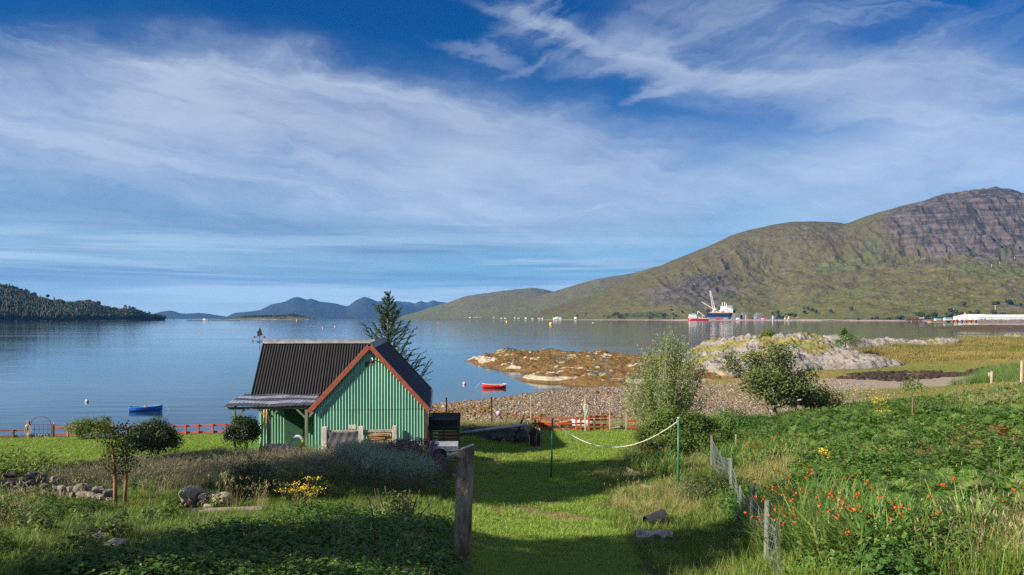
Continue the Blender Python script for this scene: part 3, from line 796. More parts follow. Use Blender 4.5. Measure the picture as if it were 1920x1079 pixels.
M['concrete'] = pmat('old_concrete', (0.15, 0.145, 0.13), (0.085, 0.085, 0.075), 4.0, 0.95, 0.6, c3=(0.055, 0.065, 0.03))
M['redrail'] = pmat('red_rail_paint', (0.42, 0.085, 0.045), (0.30, 0.06, 0.035), 5.0, 0.65, 0.2, island=0.12, c3=(0.30, 0.16, 0.10), t3=(.6, .72), s3=3)
M['brownrail'] = pmat('brown_rail_paint', (0.19, 0.075, 0.040), (0.12, 0.05, 0.03), 5.0, 0.75, 0.3, island=0.15)
M['orangewood'] = pmat('orange_stain', (0.46, 0.19, 0.065), (0.34, 0.13, 0.05), 5.0, 0.75, 0.3, stretch=(.4, 1, 1), island=0.15)
M['rope_white'] = pmat('white_rope', (0.62, 0.62, 0.58), (0.45, 0.45, 0.42), 30, 0.9, 0.4)
M['rope_green'] = pmat('pale_green_rope', (0.50, 0.66, 0.52), (0.36, 0.48, 0.40), 30, 0.9, 0.4)
M['polegreen'] = pmat('green_steel_paint', (0.022, 0.17, 0.105), (0.03, 0.12, 0.08), 5, 0.35, 0.05, c3=(0.08, 0.06, 0.04), t3=(.66, .74), s3=6)
M['stake'] = pmat('split_stake', (0.46, 0.38, 0.27), (0.30, 0.23, 0.16), 8, 0.9, 0.4, stretch=(1, 1, .2), island=0.15)
M['wirepost'] = pmat('treated_post', (0.16, 0.185, 0.12), (0.10, 0.11, 0.08), 8, 0.9, 0.4, stretch=(1, 1, .2), island=0.15)
M['wire'] = pmat('galvanised_wire', (0.36, 0.38, 0.38), (0.22, 0.23, 0.23), 9, 0.5, metal=0.5)
M['stone'] = pmat('garden_stone', (0.19, 0.168, 0.145), (0.10, 0.088, 0.078), 5, 0.95, 0.7, island=0.40, c3=(0.30, 0.26, 0.16), s3=3, bdist=0.05)
M['slate'] = pmat('dark_slate', (0.085, 0.085, 0.092), (0.05, 0.05, 0.055), 5, 0.8, 0.5, island=0.3)
M['palestone'] = pmat('pale_lichened_stone', (0.47, 0.39, 0.30), (0.33, 0.27, 0.20), 7, 0.95, 0.9, island=0.2, c3=(0.50, 0.40, 0.20), bdist=0.05)
M['brick'] = pmat('broken_brick', (0.33, 0.12, 0.07), (0.24, 0.09, 0.06), 9, 0.95, 0.5, island=0.2)


def corr(o, u, v, n, x0, x1, lo, hi, pitch=0.13, amp=0.024, ph=0.0, seg=6):
    """One corrugated sheet: ridges run along v; lo(x), hi(x) give its ends."""
    o, u, v, n = Vector(o), Vector(u), Vector(v), Vector(n)
    k = max(2, int(round((x1 - x0) / pitch * seg))); vs = []
    for i in range(k + 1):
        x = x0 + (x1 - x0) * i / k
        d = n * (amp * math.cos(2 * PI * (x - ph) / pitch))
        a, b = lo(x), hi(x)
        vs.append(o + u * x + v * a + d); vs.append(o + u * x + v * max(b, a + 0.001) + d)
    mb = MB(); mb.add(vs, [(2 * i, 2 * i + 2, 2 * i + 3, 2 * i + 1) for i in range(k)])
    return mb


def sheets(name, mat, parent, o, u, v, n, x0, x1, lo, hi, width=0.78, lap=0.0, **kw):
    m = max(1, int(round((x1 - x0) / width))); w = (x1 - x0) / m
    nn = Vector(n)
    for i in range(m):
        off = nn * (0.004 * (i % 2) + random.uniform(0, .002))
        sag = random.uniform(-.006, .006)
        mb = corr(Vector(o) + off, u, v, n, x0 + i * w - (0.03 if i else 0), x0 + (i + 1) * w, (lambda x: lo(x) + sag), hi, **kw)
        mb.build(name, mat, parent, world=True, smooth=True)


def build_shed():
    xl, xr, xc, yf, yb = -8.65, -3.82, -6.25, 35.0, 45.2
    za, zg = 7.84, SHED_Z                              # wing apex, ground
    hw, rise = 2.56, 2.80                              # half width to the eave, rise
    sl = rise / hw
    t = thing('corrugated_shed', 'green corrugated iron shed with black roof and red bargeboards by the loch', 'shed', (xc, yf, zg))
    zw = lambda x: za - 0.05 - abs(x - xc) * sl        # underside of the wing roof
    # walls of the wing
    sheets('wall_sheet', M['green'], t, (0, yf, 0), (1, 0, 0), (0, 0, 1), (0, -1, 0), xl, xr, lambda x: zg - .05, lambda x: min(5.1, zw(x)))
    sheets('wall_sheet', M['green'], t, (0, yf - .012, 0), (1, 0, 0), (0, 0, 1), (0, -1, 0), xl + .1, xr - .1, lambda x: 5.0, zw)
    sheets('wall_sheet', M['green'], t, (xr, 0, 0), (0, 1, 0), (0, 0, 1), (1, 0, 0), yf, yb, lambda x: zg - .05, lambda x: zw(xr))
    sheets('wall_sheet', M['green'], t, (xl, 0, 0), (0, 1, 0), (0, 0, 1), (-1, 0, 0), yf, 37.5, lambda x: zg - .05, lambda x: zw(xl))
    sheets('wall_sheet', M['green'], t, (0, yb, 0), (1, 0, 0), (0, 0, 1), (0, 1, 0), xl, xr, lambda x: zg - .05, zw)
    # wing roof, both slopes
    L = math.hypot(hw, rise); cx, cz = hw / L, rise / L
    yr0, yr1 = yf - 0.14, yb + 0.14
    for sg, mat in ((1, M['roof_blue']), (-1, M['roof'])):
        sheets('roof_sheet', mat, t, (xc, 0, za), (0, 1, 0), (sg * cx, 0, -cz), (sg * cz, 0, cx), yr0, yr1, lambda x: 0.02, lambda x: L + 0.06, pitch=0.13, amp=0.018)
    # main hall behind: ridge along x
    yM, zM, ye, zE = 40.0, 7.86, 37.25, 5.42
    Lm = math.hypot(yM - ye, zM - zE); my, mz = (yM - ye) / Lm, (zM - zE) / Lm
    xm0, xm1 = -11.82, xc
    def hi_main(x):
        if x < xc - hw: return Lm
        zwing = za - (xc - x) * sl
        return min(Lm, max(0.03, (zM - zwing) / mz + 0.12))
    sheets('roof_sheet', M['roof'], t, (0, yM, zM), (1, 0, 0), (0, -my, -mz), (0, -mz, my), xm0, xm1 - .12, lambda x: 0.02, hi_main, pitch=0.13, amp=0.02)
    sheets('roof_sheet', M['roof'], t, (0, yM, zM), (1, 0, 0), (0, my, -mz), (0, mz, my), xm0, xm1 - .12, lambda x: 0.02, hi_main, pitch=0.13, amp=0.02)
    yw, ywb, xw = 37.5, 42.5, -11.52
    zmw = lambda y: zM - 0.05 - abs(y - yM) * (mz / my)
    sheets('wall_sheet', M['green'], t, (0, yw, 0), (1, 0, 0), (0, 0, 1), (0, -1, 0), xw, xl, lambda x: zg - .05, lambda x: zmw(yw))
    sheets('wall_sheet', M['green'], t, (xw, 0, 0), (0, 1, 0), (0, 0, 1), (-1, 0, 0), yw, ywb, lambda x: zg - .05, zmw)
    sheets('wall_sheet', M['green'], t, (0, ywb, 0), (1, 0, 0), (0, 0, 1), (0, 1, 0), xw, xl, lambda x: zg - .05, lambda x: zmw(ywb))
    # ridge cappings
    def cap(p0, p1, side, w=0.2, dz=0.045):
        p0, p1 = Vector(p0), Vector(p1); mb = MB()
        d = (p1 - p0).normalized()
        for s in side:
            s = Vector(s); n = d.cross(s).normalized()
            if n.z < 0: n = -n
            a = [p0, p1, p1 + s * w, p0 + s * w]
            mb.add([q + n * dz for q in a] + [q + n * (dz + .006) for q in a], [(0, 1, 2, 3), (4, 5, 6, 7), (0, 1, 5, 4), (1, 2, 6, 5), (2, 3, 7, 6), (3, 0, 4, 7)])
        mb.tube([p0 + Vector((0, 0, dz + .01)), p1 + Vector((0, 0, dz + .01))], 0.032, 8)
        return mb
    cap((xm0 - .05, yM, zM), (xm1 - .15, yM, zM), ((0, -my, -mz), (0, my, -mz)), 0.22).build('ridge_cap', M['ridge'], t, world=True)
    cap((xc, yr0 - .03, za), (xc, yr1 + .03, za), ((cx, 0, -cz), (-cx, 0, -cz)), 0.24).build('ridge_cap', M['ridge'], t, world=True)
    # bargeboards
    for sg in (-1, 1):
        p0 = Vector((xc + sg * 0.02, yr0 - 0.03, za - 0.07)); p1 = Vector((xc + sg * (hw + .05), yr0 - 0.03, za - 0.07 - sl * (hw + .05)))
        MB().bar(p0, p1, 0.028, 0.20, bev=.006).build('bargeboard', M['barge'], t, world=True)
        MB().bar(p0 + Vector((0, yr1 - yr0 + .06, 0)), p1 + Vector((0, yr1 - yr0 + .06, 0)), 0.028, 0.20).build('bargeboard', M['barge'], t, world=True)
    for dy, s2 in ((-1, 1), (1, 1)):
        q0 = Vector((xm0 - .03, yM, zM - .06)); q1 = Vector((xm0 - .03, yM + dy * (yM - ye), zE - .06))
        MB().bar(q0, q1, .026, .14).build('verge_board', M['blackfelt'], t, world=True)
    # corner trims and gutter on the right eave
    MB().box((xr + .01, yf - .02, (zg + zw(xr)) / 2), (.09, .06, zw(xr) - zg)).build('corner_trim', M['iron'], t, world=True)
    g = MB(); ex = xc + (hw + .11); ez = za - sl * (hw + .09) - .02
    g.tube([(ex, yr0, ez), (ex, yr1, ez - .03)], .055, 8)
    for k in range(10): g.box((ex - .01, yr0 + .3 + k * 1.05, ez + .03), (.03, .03, .14))
    g.build('gutter', M['galv'], t, world=True)
    d = MB(); d.tube([(ex, yr1 - .1, ez), (ex - .08, yr1 - .1, ez - .3), (xr + .06, yr1 - .1, zg + .1)], .035, 8); d.build('downpipe', M['galv'], t, world=True)
    # bulkhead lamp under the apex
    lp = MB().box((-6.17, yf - .04, 7.16), (.10, .06, .22), bev=.012); lpo = lp.build('lamp', M['iron'], t, world=True)
    MB().tube([(-6.17, yf - .06, 7.22), (-6.13, yf - .20, 7.27), (-6.10, yf - .24, 7.16)], .022, 8).build('lamp_arm', M['white'], lpo, world=True)
    MB().box((-6.28, yf - .026, 7.0), (.34, .02, .17)).build('patch_plate', M['iron'], t, world=True)
    # veranda
    xv0, xv1 = -12.16, -8.72
    yv0, zv0, yv1, zv1 = 34.85, 5.20, 37.45, 5.50
    n = 5
    for k in range(n):
        a, b = k / n, (k + 1) / n + .02
        mat = M['clear'] if k in (1, 3) else M['felt']
        ya, yb_, z0, z1 = yv0 + (yv1 - yv0) * a, yv0 + (yv1 - yv0) * b, zv0 + (zv1 - zv0) * a + .006 * (k % 2), zv0 + (zv1 - zv0) * b + .006 * (k % 2)
        mb = MB(); vs = []; m = 46
        for i in range(m + 1):
            f = i / m; xx = (xv0 - .28 * (1 - a) ) + (xv1 - xv0 + .28 * (1 - a)) * f
            jag = (random.uniform(-.05, .03) if k == 0 else 0)
            h = .005 * (1 if i % 2 else -1) + .025 * math.sin(f * 9 + k)
            for (yy, zz) in ((ya + jag, z0 + h), (yb_, z1 + h)): vs.append((xx, yy, zz))
        vs2 = [(p[0], p[1], p[2] - .012) for p in vs]; nn = len(vs)
        mb.add(vs + vs2, [(2 * i, 2 * i + 2, 2 * i + 3, 2 * i + 1) for i in range(m)] + [(nn + 2 * i, nn + 2 * i + 1, nn + 2 * i + 3, nn + 2 * i + 2) for i in range(m)] + [(2 * i, nn + 2 * i, nn + 2 * i + 2, 2 * i + 2) for i in range(m)])
        mb.build('veranda_sheet', mat, t, world=True)
    for px in (436, 500, 572):
        x = xc + ((px - 960) * 35.0 / FPX - xc) * .957
        MB().box((x, 35.0, (zg + 5.02) / 2 - .03), (.115, .115, 5.06 - zg), bev=.012).build('veranda_post', M['sage'], t, world=True)
        for s in (-1, 1):
            if px == 436 and s == -1: continue
            MB().bar((x + s * .05, 35.0, 4.66), (x + s * .42, 35.0, 5.04), .07, .08).build('brace', M['sage'], t, world=True)
        MB().bar((x, 35.0, 5.16), (x, 37.45, 5.42), .06, .09).build('rafter', M['sage'], t, world=True)
    MB().box(((xv0 - .2 + xv1) / 2, 35.0, 5.10), (xv1 - xv0 + .2, .08, .11), bev=.01).build('beam', M['sage'], t, world=True)
    MB().box((-9.95, yw - .05, 3.98), (.85, .05, 1.96), bev=.01).build('door', pmat('dark_green_door', (.035, .10, .06), (.03, .08, .05), 5, .5, .1), t, world=True)
    t.rotation_euler.z = R(SHED_TURN)
    return t
SHED_TURN = 5.5
build_shed()


def build_vane():
    x, y, z = -12.50, 39.44, 7.45
    t = thing('weather_vane', 'small dark weather vane with a bird figure at the end of the shed ridge', 'weather vane', (x, y, z))
    MB().tube([(0.30, 0, -.02), (0, 0, 0), (0, 0, .88)], .014, 6).build('pole', M['iron'], t)
    a = MB(); a.bar((-.27, 0, .62), (.25, 0, .62), .02, .03); a.prism([(.22, .56), (.34, .62), (.22, .68)], -.01, .01); a.prism([(-.30, .55), (-.2, .60), (-.2, .64), (-.30, .69)], -.01, .01)
    a.build('arrow', pmat('vane_red', (.20, .06, .04), (.12, .05, .04), 9, .7), t)
    bird = [(-.13, .66), (-.10, .78), (-.14, .86), (-.06, .93), (.0, 1.06), (.05, 1.10), (.04, 1.02), (.09, .95), (.11, .84), (.15, .72), (.10, .68), (.02, .70), (-.04, .66)]
    MB().prism(bird, -.012, .012).build('bird_figure', M['rubber'], t)
    c = MB(); c.bar((-.24, 0, .38), (.24, 0, .38), .014, .014); c.bar((0, -.24, .38), (0, .24, .38), .014, .014); c.build('cross_arm', M['iron'], t)
    L = {'N': [((0, 0), (0, 1)), ((0, 1), (.7, 0)), ((.7, 0), (.7, 1))], 'E': [((0, 0), (0, 1)), ((0, 1), (.6, 1)), ((0, .5), (.5, .5)), ((0, 0), (.6, 0))],
         'S': [((0, 0), (.6, 0)), ((.6, 0), (.6, .5)), ((.6, .5), (0, .5)), ((0, .5), (0, 1)), ((0, 1), (.6, 1))], 'W': [((0, 1), (.2, 0)), ((.2, 0), (.45, .7)), ((.45, .7), (.7, 0)), ((.7, 0), (.9, 1))]}
    for ch, (px, py) in {'W': (.20, 0), 'N': (-.03, -.27), 'E': (-.36, 0), 'S': (-.03, .27)}.items():
        b = MB()
        for (p, q) in L[ch]: b.bar((px + p[0] * .13, py, .32 + p[1] * .13), (px + q[0] * .13, py, .32 + q[1] * .13), .012, .022)
        b.build('letter', M['rubber'], t)
build_vane()


def build_shed_things():
    # oars leaning on the veranda post
    for k, (px, dx, lab) in enumerate(((489, .10, 'wooden oar leaning against the veranda post, nearer the bush'), (496.5, .03, 'wooden oar leaning against the veranda post, next to the post'))):
        x = (px - 960) * 34.3 / FPX
        t = thing('oar', lab, 'oar', (x, 34.3, SHED_Z), 0, 'oars by the veranda post')
        MB().tube([(0, 0, .55), (dx * .6, .12, 1.3), (dx, .2, 2.05)], [.026, .024, .022], 8).build('shaft', M['oarwood'], t)
        bl = MB(); prof = [(0, .045), (.06, .085), (.25, .095), (.42, .07), (.58, .026)]
        vs = []; 
        for (h, w) in prof: vs += [(-w, -.012, h), (w, -.012, h), (w, .012, h), (-w, .012, h)]
        fs = [(0, 1, 2, 3), (16, 17, 18, 19)]
        for i in range(4):
            for j in range(4): fs.append((4 * i + j, 4 * i + (j + 1) % 4, 4 * i + 4 + (j + 1) % 4, 4 * i + 4 + j))
        bl.add(vs, fs).build('blade', M['oarwood'], t)
    # framed pale board and a round float on the veranda floor
    t = thing('cold_frame', 'low white framed board leaning in front of the veranda wall', 'cold frame', (-10.05, 34.35, SHED_Z), R(5))
    MB().box((0, .12, .32), (1.02, .02, .5), (R(-18), 0, 0)).build('panel', pmat('pale_glass', (.42, .38, .38), (.30, .27, .27), 3, .25), t)
    for (c, s) in (((0, .04, .56), (1.12, .04, .05)), ((0, .19, .08), (1.12, .04, .05)), ((-.54, .12, .32), (.05, .04, .55)), ((.54, .12, .32), (.05, .04, .55))):
        MB().box((c[0], c[1] - .03 + (.32 - c[2]) * -.0, c[2]), s, (R(-18), 0, 0), bev=.006).build('frame_bar', M['whitewood'], t)
    t = thing('life_ring', 'pale ring float with a yellow patch standing on the veranda', 'ring float', (-9.40, 34.95, SHED_Z + .58))
    def ring(a0, a1, r=.23, th=.07, n=14):
        return MB().tube([(r * math.cos(a0 + (a1 - a0) * i / n), 0, r * math.sin(a0 + (a1 - a0) * i / n)) for i in range(n + 1)], th, 8)
    ring(R(20), R(250)).build('ring', pmat('pale_plastic', (.50, .54, .58), (.4, .43, .46), 5, .5), t, smooth=True)
    ring(R(250), R(380)).build('ring_band', pmat('yellow_plastic', (.55, .45, .05), (.4, .33, .04), 5, .5), t, smooth=True)
    MB().box((0, .02, -.40), (.5, .35, .36), bev=.02).build('stand', M['oldwood'], t)

    # firewood store against the gable
    t = thing('wood_store', 'open timber firewood store against the green gable wall', 'wood store', (-6.6, 34.55, SHED_Z), R(SHED_TURN))
    for i, px in enumerate((609, 676, 738.5)):
        x = (px - 960) * 34.35 / FPX + 6.6
        MB().box((x, -.18, .66), (.19, .12, 1.36), bev=.012).build('post', M['whitewood'], t)
        MB().box((x, .22, .62), (.13, .1, 1.26), bev=.01).build('post', M['oldwood'], t)
    x0, x1 = (609 - 960) * 34.35 / FPX + 6.6, (738.5 - 960) * 34.35 / FPX + 6.6
    for z in (.06, .42, 1.12): MB().box(((x0 + x1) / 2, -.14, z), (x1 - x0 + .1, .05, .11), bev=.008).build('rail', M['oldwood'], t)
    for z in (.12, .48): 
        for k in range(3): MB().box(((x0 + x1) / 2, -.02 + k * .13, z + .03), (x1 - x0, .12, .025)).build('shelf_board', M['oldwood'], t)
    MB().box((-.35, .2, 1.26), (.34, .04, .18), bev=.01).build('end_board', M['whitewood'], t)
    # tarpaulin hung over the left bay
    xm = (676 - 960) * 34.35 / FPX + 6.6; nx, nz = 26, 12; v = []
    for j in range(nz + 1):
        for i in range(nx + 1):
            fx, fz = i / nx, j / nz
            v.append((x0 + .1 + (xm - x0 - .2) * fx, -.215 + .016 * math.sin(fx * 13 + fz * 3) * (1 - fz) + .008 * math.sin(fx * 27 - fz * 7) + .015 * math.sin(fz * 11), .30 + .84 * fz - .05 * math.sin(PI * fx) * fz))
    tp = MB(); tp.add(v, [tuple(q) for q in grid_faces(nz + 1, nx + 1).tolist()]); o = tp.build('tarpaulin', M['tarp'], t, smooth=True)
    # stacked planks in the right bay
    rnd = random.Random(4)
    for r in range(8):
        for c in range(2):
            z = .56 + r * .062; w = rnd.uniform(.5, 1.15); xx = xm + .16 + w / 2 + rnd.uniform(0, max(.01, x1 - xm - .3 - w))
            MB().box((xx, -.06 + c * .16 + rnd.uniform(-.03, .03), z + rnd.uniform(0, .012)), (w, rnd.uniform(.09, .15), rnd.uniform(.03, .055)), (rnd.uniform(-.08, .08), rnd.uniform(-.04, .04), rnd.uniform(-.07, .07))).build('plank', M['firewood'], t)
    for r in range(3): MB().box((xm + .75, .0 + r * .1, .22 + r * .03), (1.2, .09, .05), (0, .02 * r, .03)).build('plank', M['oldwood'], t)

    # slatted bin with a black lid beside the shed
    t = thing('slatted_bin', 'dark red slatted timber bin with a black felt lid beside the shed', 'bin', (-3.20, 37.75, SHED_Z - .05), R(3))
    w, dp, h = 1.32, 1.15, .92
    for sx in (-1, 1):
        for sy in (-1, 1): MB().box((sx * w / 2, sy * dp / 2, h / 2 + (.17 if sy > 0 else 0)), (.09, .09, h + (.34 if sy > 0 else 0)), bev=.008).build('post', M['darkred'], t)
    MB().box((0, -dp / 2 - .01, h / 2), (.08, .06, h)).build('post', M['darkred'], t)
    for k in range(6):
        z = .10 + k * .155
        MB().box((0, -dp / 2 + .02, z), (w - .09, .022, .10)).build('slat', M['darkred'], t)
        for sx in (-1, 1): MB().box((sx * (w / 2 - .0), 0, z), (.022, dp - .1, .10)).build('slat', M['darkred'], t)
    for k in range(3): MB().box((-.40, -dp / 2 - .012, .36 + k * .165), (.26, .018, .055), bev=.004).build('white_slat', M['white'], t)
    MB().box((0, 0, .04), (w - .05, dp - .05, .05)).build('base', M['darkred'], t)
    MB().box((0, 0.0, h + .22), (w - .1, dp - .12, .3), (R(0), 0, 0)).build('inner_box', M['blackfelt'], t)
    lid = MB().box((0, 0, 0), (w + .18, dp + .42, .035), bev=.006); lid.xform(Matrix.Translation((0, 0, h + .27)) @ Matrix.Rotation(R(21), 4, 'X'))
    lid.build('lid', M['blackfelt'], t)
    MB().box((-w / 2 - .02, .35, h + .42), (.16, .03, .3), (R(10), 0, R(20))).build('batten', M['galv'], t)

    # small road trailer in front of the bin
    t = thing('trailer', 'small pale trailer with a black wheel parked beside the purple heather', 'trailer', (-2.92, 33.6, SHED_Z - .06), R(4))
    MB().box((0.05, .2, .54), (1.15, 1.3, .05)).build('floor', M['galv'], t)
    for (c, s) in (((.05, -.43, .64), (1.2, .03, .18)), ((.05, .85, .64), (1.2, .03, .18)), ((-.54, .2, .64), (.03, 1.3, .18)), ((.64, .2, .64), (.03, 1.3, .18))):
        MB().box(c, s, bev=.006).build('side_panel', M['galv'], t)
    for yy in (-.56,):
        wl = MB().tube([(-.12, yy - .08, .30), (-.12, yy + .08, .30)], .30, 24); wo = wl.build('wheel', M['rubber'], t, smooth=False)
        MB().tube([(-.12, yy - .09, .30), (-.12, yy - .06, .30)], .16, 16).build('rim', M['galv'], wo)
    mg = MB(); vs = []
    for i in range(13):
        a = R(8 + 164 * i / 12)
        for (yy) in (-.70, -.44): vs.append((-.12 + .40 * math.cos(a), yy, .30 + .40 * math.sin(a)))
        for (yy) in (-.44, -.70): vs.append((-.12 + .385 * math.cos(a), yy, .30 + .385 * math.sin(a)))
    mg.add(vs, [(4 * i + j, 4 * i + (j + 1) % 4, 4 * i + 4 + (j + 1) % 4, 4 * i + 4 + j) for i in range(12) for j in range(4)])
    mg.build('mudguard', M['white'], t)
    MB().bar((.05, .2, .56), (1.25, .2, .52), .06, .06).build('drawbar', M['galv'], t)
    for z in (.16, .28, .42): MB().box((.48, -.44, z), (.42, .03, .06)).build('slat', M['oldwood'], t)
    MB().bar((1.2, .2, .52), (1.2, .2, .02), .04, .04).build('prop_stand', M['iron'], t)

    # low wall with a mast laid along it
    t = thing('low_wall', 'low dark concrete wall between the bin and the red gate', 'wall', (-.7, 41.4, 2.62))
    MB().box((0, 0, .30), (3.7, .3, .72), bev=.02).build('wall_body', M['concrete'], t)
    MB().box((-.9, .05, .70), (1.9, .36, .07), bev=.015).build('coping', pmat('mossy_coping', (.17, .17, .04), (.10, .11, .03), 6, .95, .5), t)
    rnd = random.Random(8)
    for k in range(26):
        s = rnd.uniform(.12, .26)
        stone_mb(s, rnd).xform(Matrix.Translation((rnd.uniform(-1.7, 1.7), -.22 + rnd.uniform(-.05, .03), rnd.uniform(.02, .30)))).build('stone', M['stone'], t)
    t = thing('mast', 'long grey tubular mast lying along the low wall', 'mast', (0, 0, 0))
    a, b = P(858, 813.5, 40.9), P(988, 796.5, 40.9)
    MB().tube([a, a.lerp(b, .5) + Vector((0, 0, .01)), b], [.085, .085, .08], 12).build('spar', M['galv'], t, smooth=True)
    MB().tube([b + Vector((0, .0, .0)), b + (b - a).normalized() * .06], .085, 12).build('end_cap', M['white'], t)
    for dx in (-.10, .05):
        MB().bar(b + Vector((-.12, -.03, -.06)), b + Vector((.18 + dx, -.1, -.62)), .05, .04).build('crutch_leg', M['oldwood'], t)
    t = thing('plank', 'dark plank propped upright against the low wall near its stick bundle', 'plank', (0, 0, 0))
    MB().bar(P(963, 830, 40.6), P(983, 778, 41.25), .09, .035).build('board', M['rubber'], t)
    t = thing('stick_bundle', 'dark round bundle of sticks at the end of the low wall', 'stick bundle', (1.15, 40.3, Hs(1.15, 40.3)))
    for k in range(46):
        a = rnd.uniform(0, 2 * PI); r = .34 * math.sqrt(rnd.random()); h = rnd.uniform(.75, .98)
        p = Vector((r * math.cos(a), r * math.sin(a), 0))
        MB().tube([p, p * 1.05 + Vector((rnd.uniform(-.03, .03), rnd.uniform(-.03, .03), h * .5)), p * .95 + Vector((rnd.uniform(-.08, .08), rnd.uniform(-.08, .08), h))], [rnd.uniform(.025, .05), .03, .015], 6).build('stick', M['iron'] if k % 3 else M['oldwood'], t)
    for z in (.3, .66): MB().tube([(.37 * math.cos(a), .37 * math.sin(a), z) for a in np.linspace(0, 2 * PI, 18)], .016, 5).build('binding', M['rubber'], t)


def stone_mb(s, rnd, flat=0.7, n=8, m=5):
    """A rough block about s across."""
    mb = MB(); mb.sphere((0, 0, 0), 1.0, n, m)
    rx, ry, rz = s * .5 * rnd.uniform(.85, 1.25), s * .5 * rnd.uniform(.7, 1.05), s * .5 * flat * rnd.uniform(.75, 1.15)
    ph = [rnd.uniform(0, 6.28) for _ in range(6)]; out = []
    for p in mb.v:
        q = Vector(p); k = 1 + .16 * math.sin(3 * q.x + ph[0]) + .14 * math.sin(4 * q.y + ph[1]) + .12 * math.sin(5 * q.z + ph[2])
        e = max(abs(q.x), abs(q.y), abs(q.z)); q = q * (.45 + .55 / max(e, .4) * .78) * k
        out.append((q.x * rx, q.y * ry, q.z * rz))
    mb.v = out
    mb.xform(Matrix.Rotation(rnd.uniform(0, 6.28), 4, 'Z') @ Matrix.Rotation(rnd.uniform(-.3, .3), 4, 'X') @ Matrix.Rotation(rnd.uniform(-.3, .3), 4, 'Y'))
    return mb
build_shed_things()

# ------------------------------------------------------------------ growing things
LEAF = {
 'lawn':    leaf_mat('lawn_blades', [(0.150, 0.285, 0.030), (0.255, 0.385, 0.055), (0.34, 0.40, 0.095)], 0.4, patch=(0.8, (0.20, 0.19, 0.075), 0.55, 0.72)),
 'rough':   leaf_mat('rough_grass', [(0.085, 0.165, 0.020), (0.155, 0.245, 0.036), (0.25, 0.28, 0.07)], 0.35, patch=(0.5, (0.17, 0.155, 0.06), 0.52, 0.68)),
 'dull':    leaf_mat('dull_grass', [(0.080, 0.105, 0.045), (0.120, 0.135, 0.068), (0.165, 0.16, 0.10)], 0.3),
 'head':    leaf_mat('seed_heads', [(0.19, 0.165, 0.11), (0.26, 0.22, 0.15), (0.21, 0.17, 0.12)], 0.3),
 'dry':     leaf_mat('dry_grass', [(0.33, 0.26, 0.10), (0.43, 0.35, 0.16), (0.29, 0.28, 0.09)], 0.3, patch=(0.5, (0.20, 0.25, 0.06), 0.48, 0.66)),
 'knoll':   leaf_mat('knoll_grass', [(0.25, 0.19, 0.055), (0.31, 0.245, 0.09), (0.205, 0.19, 0.05)], 0.25, patch=(0.07, (0.145, 0.165, 0.035), 0.48, 0.64)),
 'straw':   leaf_mat('straw_stems', [(0.38, 0.31, 0.16), (0.48, 0.40, 0.23), (0.34, 0.27, 0.14)], 0.3),
 'sage':    leaf_mat('sage_leaves', [(0.26, 0.31, 0.21), (0.36, 0.40, 0.29), (0.19, 0.25, 0.15)], 0.25),
 'bramble': leaf_mat('bramble_leaves', [(0.035, 0.095, 0.015), (0.070, 0.155, 0.024), (0.15, 0.23, 0.05)], 0.32, 0.5),
 'pale':    leaf_mat('pale_new_leaves', [(0.12, 0.17, 0.045), (0.20, 0.25, 0.08), (0.28, 0.29, 0.13)], 0.35),
 'fern':    leaf_mat('bracken_fronds', [(0.050, 0.115, 0.016), (0.085, 0.180, 0.024), (0.16, 0.245, 0.050)], 0.35, patch=(0.45, (0.20, 0.26, 0.075), 0.62, 0.76)),
 'rust':    leaf_mat('dead_bracken', [(0.20, 0.085, 0.035), (0.28, 0.13, 0.055), (0.16, 0.07, 0.035)], 0.25),
 'sword':   leaf_mat('sword_leaves', [(0.065, 0.15, 0.025), (0.13, 0.23, 0.045), (0.26, 0.30, 0.075)], 0.35, 0.42),
 'orange':  leaf_mat('orange_petals', [(0.75, 0.075, 0.018), (0.82, 0.14, 0.02), (0.70, 0.045, 0.02)], 0.2, tint=(0.6, 0.1, 0.02)),
 'yellow':  leaf_mat('yellow_petals', [(0.78, 0.52, 0.02), (0.85, 0.62, 0.03), (0.70, 0.44, 0.02)], 0.2, tint=(0.6, 0.4, 0.02)),
 'purple':  leaf_mat('purple_bells', [(0.24, 0.055, 0.17), (0.36, 0.10, 0.25), (0.17, 0.04, 0.12)], 0.2, tint=(0.3, 0.05, 0.2)),
 'dark':    leaf_mat('dark_leaves', [(0.022, 0.038, 0.012), (0.042, 0.065, 0.020), (0.085, 0.11, 0.035)], 0.25, 0.42),
 'olive':   leaf_mat('olive_leaves', [(0.045, 0.060, 0.015), (0.085, 0.105, 0.026), (0.17, 0.17, 0.06)], 0.3),
 'mid':     leaf_mat('mid_green_leaves', [(0.070, 0.115, 0.022), (0.125, 0.180, 0.034), (0.22, 0.26, 0.07)], 0.35),
 'willow':  leaf_mat('willow_leaves', [(0.15, 0.205, 0.060), (0.25, 0.31, 0.12), (0.38, 0.42, 0.23)], 0.35, 0.5),
 'apple':   leaf_mat('apple_leaves', [(0.045, 0.075, 0.018), (0.075, 0.115, 0.026), (0.15, 0.18, 0.06)], 0.3),
 'needle':  leaf_mat('spruce_needles', [(0.032, 0.062, 0.026), (0.060, 0.10, 0.040), (0.115, 0.15, 0.055)], 0.2),
 'reed':    leaf_mat('rushes', [(0.085, 0.155, 0.038), (0.12, 0.20, 0.05), (0.155, 0.21, 0.07)], 0.3),
 'wood':    leaf_mat('far_wood', [(0.022, 0.033, 0.014), (0.036, 0.048, 0.019), (0.055, 0.062, 0.024)], 0.12),
}
M['bark'] = pmat('bark', (0.13, 0.10, 0.075), (0.07, 0.055, 0.042), 9, 0.95, 0.8, stretch=(1, 1, .3))
